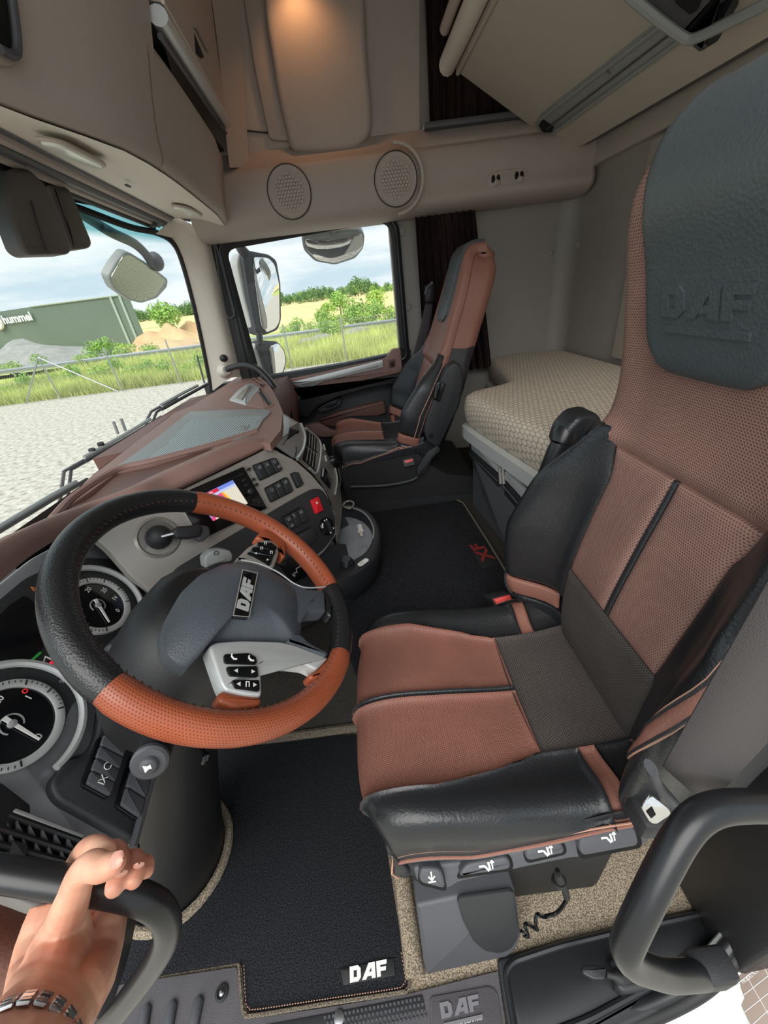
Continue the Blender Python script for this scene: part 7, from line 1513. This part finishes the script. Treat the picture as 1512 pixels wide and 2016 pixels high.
BM = [leaf_mesh('bush_leaves_a', 700, .9, .8, .55, .075, MT['leaf_light'], .0, 1), leaf_mesh('bush_leaves_b', 700, .8, .8, .75, .075, MT['leaf_mid'], .0, 2)]
TMs = [leaf_mesh('tree_leaves_a', 1100, 1.5, 1.5, 1.5, .16, MT['leaf_mid'], 1.0, 3), leaf_mesh('tree_leaves_b', 1100, 1.7, 1.7, 1.3, .16, MT['leaf_light'], .8, 4), leaf_mesh('tree_leaves_c', 900, 1.6, 1.6, 2.0, .22, MT['leaf_dark'], .6, 5)]
TK = trunk_mesh(2.2, .12); BK = trunk_mesh(.5, .04)
for k, (u, v, s) in enumerate([(10, 780, 1.0), (60, 765, 1.1), (105, 752, .9), (150, 752, 1.2), (205, 745, 1.3), (235, 735, 1.2), (262, 742, 1.1), (295, 735, 1.0), (30, 735, 1.2), (85, 728, 1.1), (170, 722, 1.3), (330, 740, 1.0), (372, 738, 1.0), (398, 730, 1.1), (300, 700, 1.2), (215, 690, 1.5), (245, 690, 1.4), (190, 700, 1.4)]):
    p = PZ(u, v, ZG); p[1] = min(p[1], 41); p = A(*PY(u, v, p[1])*A(1, 1, 0))+A(0, 0, ZG-.05); f = p[1]/22
    plant('meadow_bush', BM[k % 2], p, s*.62*max(1, f*.8), k*1.3, 'leafy green bush in the meadow beyond the windscreen', 'bush', 'bushes seen through the windscreen', BK)
for k, (u, y, s) in enumerate([(560, 40.5, 1.0), (585, 40.8, 1.2), (612, 40.6, 1.1), (640, 41, 1.6), (662, 41, 1.5), (690, 41.5, 1.6), (715, 41.2, 1.5), (742, 41.4, 1.7), (768, 41, 1.6), (640, 33, 1.1), (655, 33.5, 1.2), (705, 42, 1.9), (786, 41, 1.6)]):
    p = PY(u, 640, y); plant('roadside_bush', BM[k % 2], (p[0], y, ZG), s*.9, k*2.1, 'green bush along the road beyond the passenger window', 'bush', 'bushes along the road', BK)
for k, (u, v, y, s, kind, lab) in enumerate([(340, 660, 60, 1.25, 0, 'single dark green tree standing by the sand heaps'), (672, 622, 70, 1.1, 0, 'tall light green tree behind the roadside bushes'), (650, 625, 66, .8, 1, 'pale rounded tree between bushes and wheat field'), (745, 615, 75, 1.2, 1, 'broad pale tree left of the door pillar')]):
    p = PY(u, v, y); plant('meadow_tree', TMs[kind], (p[0], y, p[2]-.6), s, k, lab, 'tree', None, TK)
for k in range(46):
    u = 525+k*5.9; y = 195+rng.uniform(-20, 20); p = PY(u, 600, y); zt = ZG-.2+7.7*(y-55)/365+max(0, .012*p[0])
    plant('forest_tree', TMs[2 if k % 3 else 0], (p[0], y, zt-1), rng.uniform(.9, 1.5)*(1.0+.2*math.sin(k*.4+1.2)), k*1.7, 'distant dark forest tree on the ridge past the wheat field', 'tree', 'forest trees on the ridge', TK)
for k in range(18):
    u = 270+k*8.5; y = 240+rng.uniform(-15, 15); p = PY(u, 620, y); plant('forest_tree', TMs[2], (p[0], y, ZG+2.0), rng.uniform(1.3, 1.9), k*1.1, 'distant forest tree low behind the sand heaps', 'tree', 'forest trees behind the sand heaps', TK)
# sand heaps and the dark rubble heap
def heap(name, u, y, w, d, h, m_, label):
    p = PY(u, 660, y); G = []
    for i in np.linspace(-1, 1, 22):
        G.append([A(p[0]+i*w, y+j*d, ZG-.3+h*max(0, (1-abs(i)**1.7))*max(0, 1-abs(j)**1.6)*(1+.18*math.sin(9*i+4*j)+.1*math.sin(17*i))) for j in np.linspace(-1, 1, 12)])
    mb = MB(); mb.grid(G); mb.build(name, m_, label=label, cat='heap')
heap('sand_heap', 325, 57, 6, 3, 2.3, MT['sand'], 'tan sand heap beside the long warehouse'); heap('sand_heap', 402, 63, 5, 2.6, 2.9, MT['sand'], 'tan sand heap by the windscreen pillar'); heap('sand_heap', 300, 50, 5.5, 2, 1.2, MT['sand'], 'low flat sand heap in front of the warehouse end')
heap('rubble_heap', 0, 50, 13, 6, 2.6, MT['asphalt'], 'long grey rubble heap below the warehouse letters')
# warehouse
wh = thing('warehouse', 'long dark green warehouse with white letters on its facade', 'building', tuple(PY(160, 680, 66)))
mat('warehouse_wall', '5f6f62', .6, var=.08, vscale=.2); mat('warehouse_side', '6b7a6e', .6); mat('warehouse_trim', '9aa89c', .6)
c0_, c1_, cl = PY(60, 604, 66), PY(259, 597, 66), PY(-260, 655, 110)
zt = c0_[2]; zb = ZG-.5
def wallq(a, b, za, zb_): return [A(a[0], a[1], zb_), A(b[0], b[1], zb_), A(b[0], b[1], za), A(a[0], a[1], za)]
mb = MB(); mb.prism([A(c0_[0], 66, zb), A(c1_[0], 66, zb), A(c1_[0]*1.45, 92, zb), A(c0_[0]*1.2, 92, zb)], (0, 0, zt-zb)); mb.build('main_hall', MT['warehouse_wall'], wh)
mb = MB(); lf = A(c0_[0]-60, 80); mb.prism([A(c0_[0], 66.2, zb), A(c0_[0]*1.3, 90, zb), A(lf[0], 120, zb), A(lf[0], lf[1], zb)], (0, 0, zt-zb)); mb.build('side_hall', MT['warehouse_wall'], wh)
mb = MB(); mb.tube([A(c0_[0], 65.9, zt), A(c1_[0], 65.9, zt)], .12, 6); mb.build('roof_edge', MT['warehouse_trim'], wh)
for u in (240, 258): p = PY(u, 640, 65.9); mb = MB(); mb.box((p[0], 65.9, (zt+zb)/2), (.35, .12, zt-zb)); mb.build('facade_pilaster', MT['warehouse_trim'], wh)
SG = PL(A(c0_[0], 66.0, zt), nrm(A(c0_[0]-lf[0], 66.2-lf[1], 0)), (0, 0, 1))
if SG.n[1] > 0: SG = PL(SG.o, -SG.ex, SG.ey)
a_, b_ = A(*SG.shift(.2).lc(6, 632)), A(*SG.shift(.2).lc(60, 620)); c = (a_+b_)/2
mb = MB(); put_text(mb, 'hummel', SG, c[0], c[1], .2, abs(SG.lc(30, 617)[1]-SG.lc(30, 636)[1])*.95, abs(b_[0]-a_[0]), bold=.03); mb.build('wall_letters', MT['white_ink'], wh)
c = A(*SG.shift(.2).lc(2, 632)); mb = MB(); mb.tube([SG.at(c[0]-.9+.9*math.cos(t), c[1]+.9*math.sin(t), .25) for t in np.linspace(0, 6.28, 14)[:-1]], .28, 6, closed=True); mb.build('wall_emblem', MT['white_ink'], wh)
# wire fence
fn = thing('wire_fence', 'galvanised wire mesh fence at the edge of the gravel yard', 'fence', (-6, YF, ZG))
def post(xb, h=1.95, lean=(0, 0)):
    mb = MB(); mb.tube([A(xb, YF, ZG), A(xb+lean[0], YF+lean[1], ZG+h)], .035, 8); mb.build('fence_post', MT['steel'], fn)
xs_ = [PY(u, v, YF)[0] for u, v in ((122, 790), (242, 770), (358, 757), (576, 728), (683, 712))]
for x in xs_+[xs_[0]-3.1, xs_[0]-6.2, (xs_[2]+xs_[3])/2, xs_[4]+2.9, xs_[4]+5.8]: post(x)
for dx in (-1.7, 2.8): mb = MB(); mb.tube([A(xs_[0], YF, ZG+1.9), A(xs_[0]+dx, YF+.02, ZG)], .03, 8); mb.build('fence_brace', MT['steel'], fn)
mb = MB(); x0_, x1_ = -22.0, 10.0; hF = 1.85; pit = .11
for k in range(int((x1_-x0_)/pit)):
    x = x0_+k*pit
    for sg in (1, -1):
        a, b = A(x, YF-.04, ZG), A(x+sg*hF*.9, YF-.04, ZG+hF); w = A(.0035, 0, 0); mb.add([a-w, a+w, b+w, b-w], [(0, 1, 2, 3)])
for z in (.05, .95, 1.84): mb.tube([A(x0_, YF-.04, ZG+z), A(x1_, YF-.04, ZG+z)], .004, 4)
mb.build('wire_net', MT['steel'], fn, kind='stuff')
# crash barrier along the road
cb = thing('crash_barrier', 'pale crash barrier along the road past the meadow', 'barrier', (-5, 36, ZG))
mb = MB(); mb.grid([[A(x, 35.6+dy, ZG+z) for x in np.linspace(-60, 30, 20)] for dy, z in ((0, .35), (-.08, .43), (0, .5), (-.08, .58), (0, .66))]); mb.build('barrier_beam', MT['steel'], cb)
for k in range(16): mb = MB(); mb.box((-50+k*5.0, 35.7, ZG+.3), (.1, .08, .6)); mb.build('barrier_post', MT['steel'], cb)
for k, u in enumerate((600, 628, 690, 705)):
    p = PY(u, 652, 30); mb = MB(); mb.ball(A(p[0], 30+k*1.1, ZG+.2), .42+.08*(k % 2), 8, (1.7, .6, .7)); mb.build('boulder', MT['white_ink'] if False else MT['asphalt'], label='pale boulder lying in the meadow below the barrier', cat='boulder', group='boulders in the meadow')
# reflector post seen through the windscreen corner
rp = thing('marker_post', 'short grey marker post leaning near the windscreen corner', 'post', tuple(PZ(395, 738, ZG)))
mb = MB(); q0, q1 = PY(396, 735, 18.5), PY(388, 700, 18.5); mb.tube([q0*A(1, 1, 0)+A(0, 0, ZG), q1], .09, 8, flat=.3); mb.build('post_body', MT['mid_plastic'], rp)
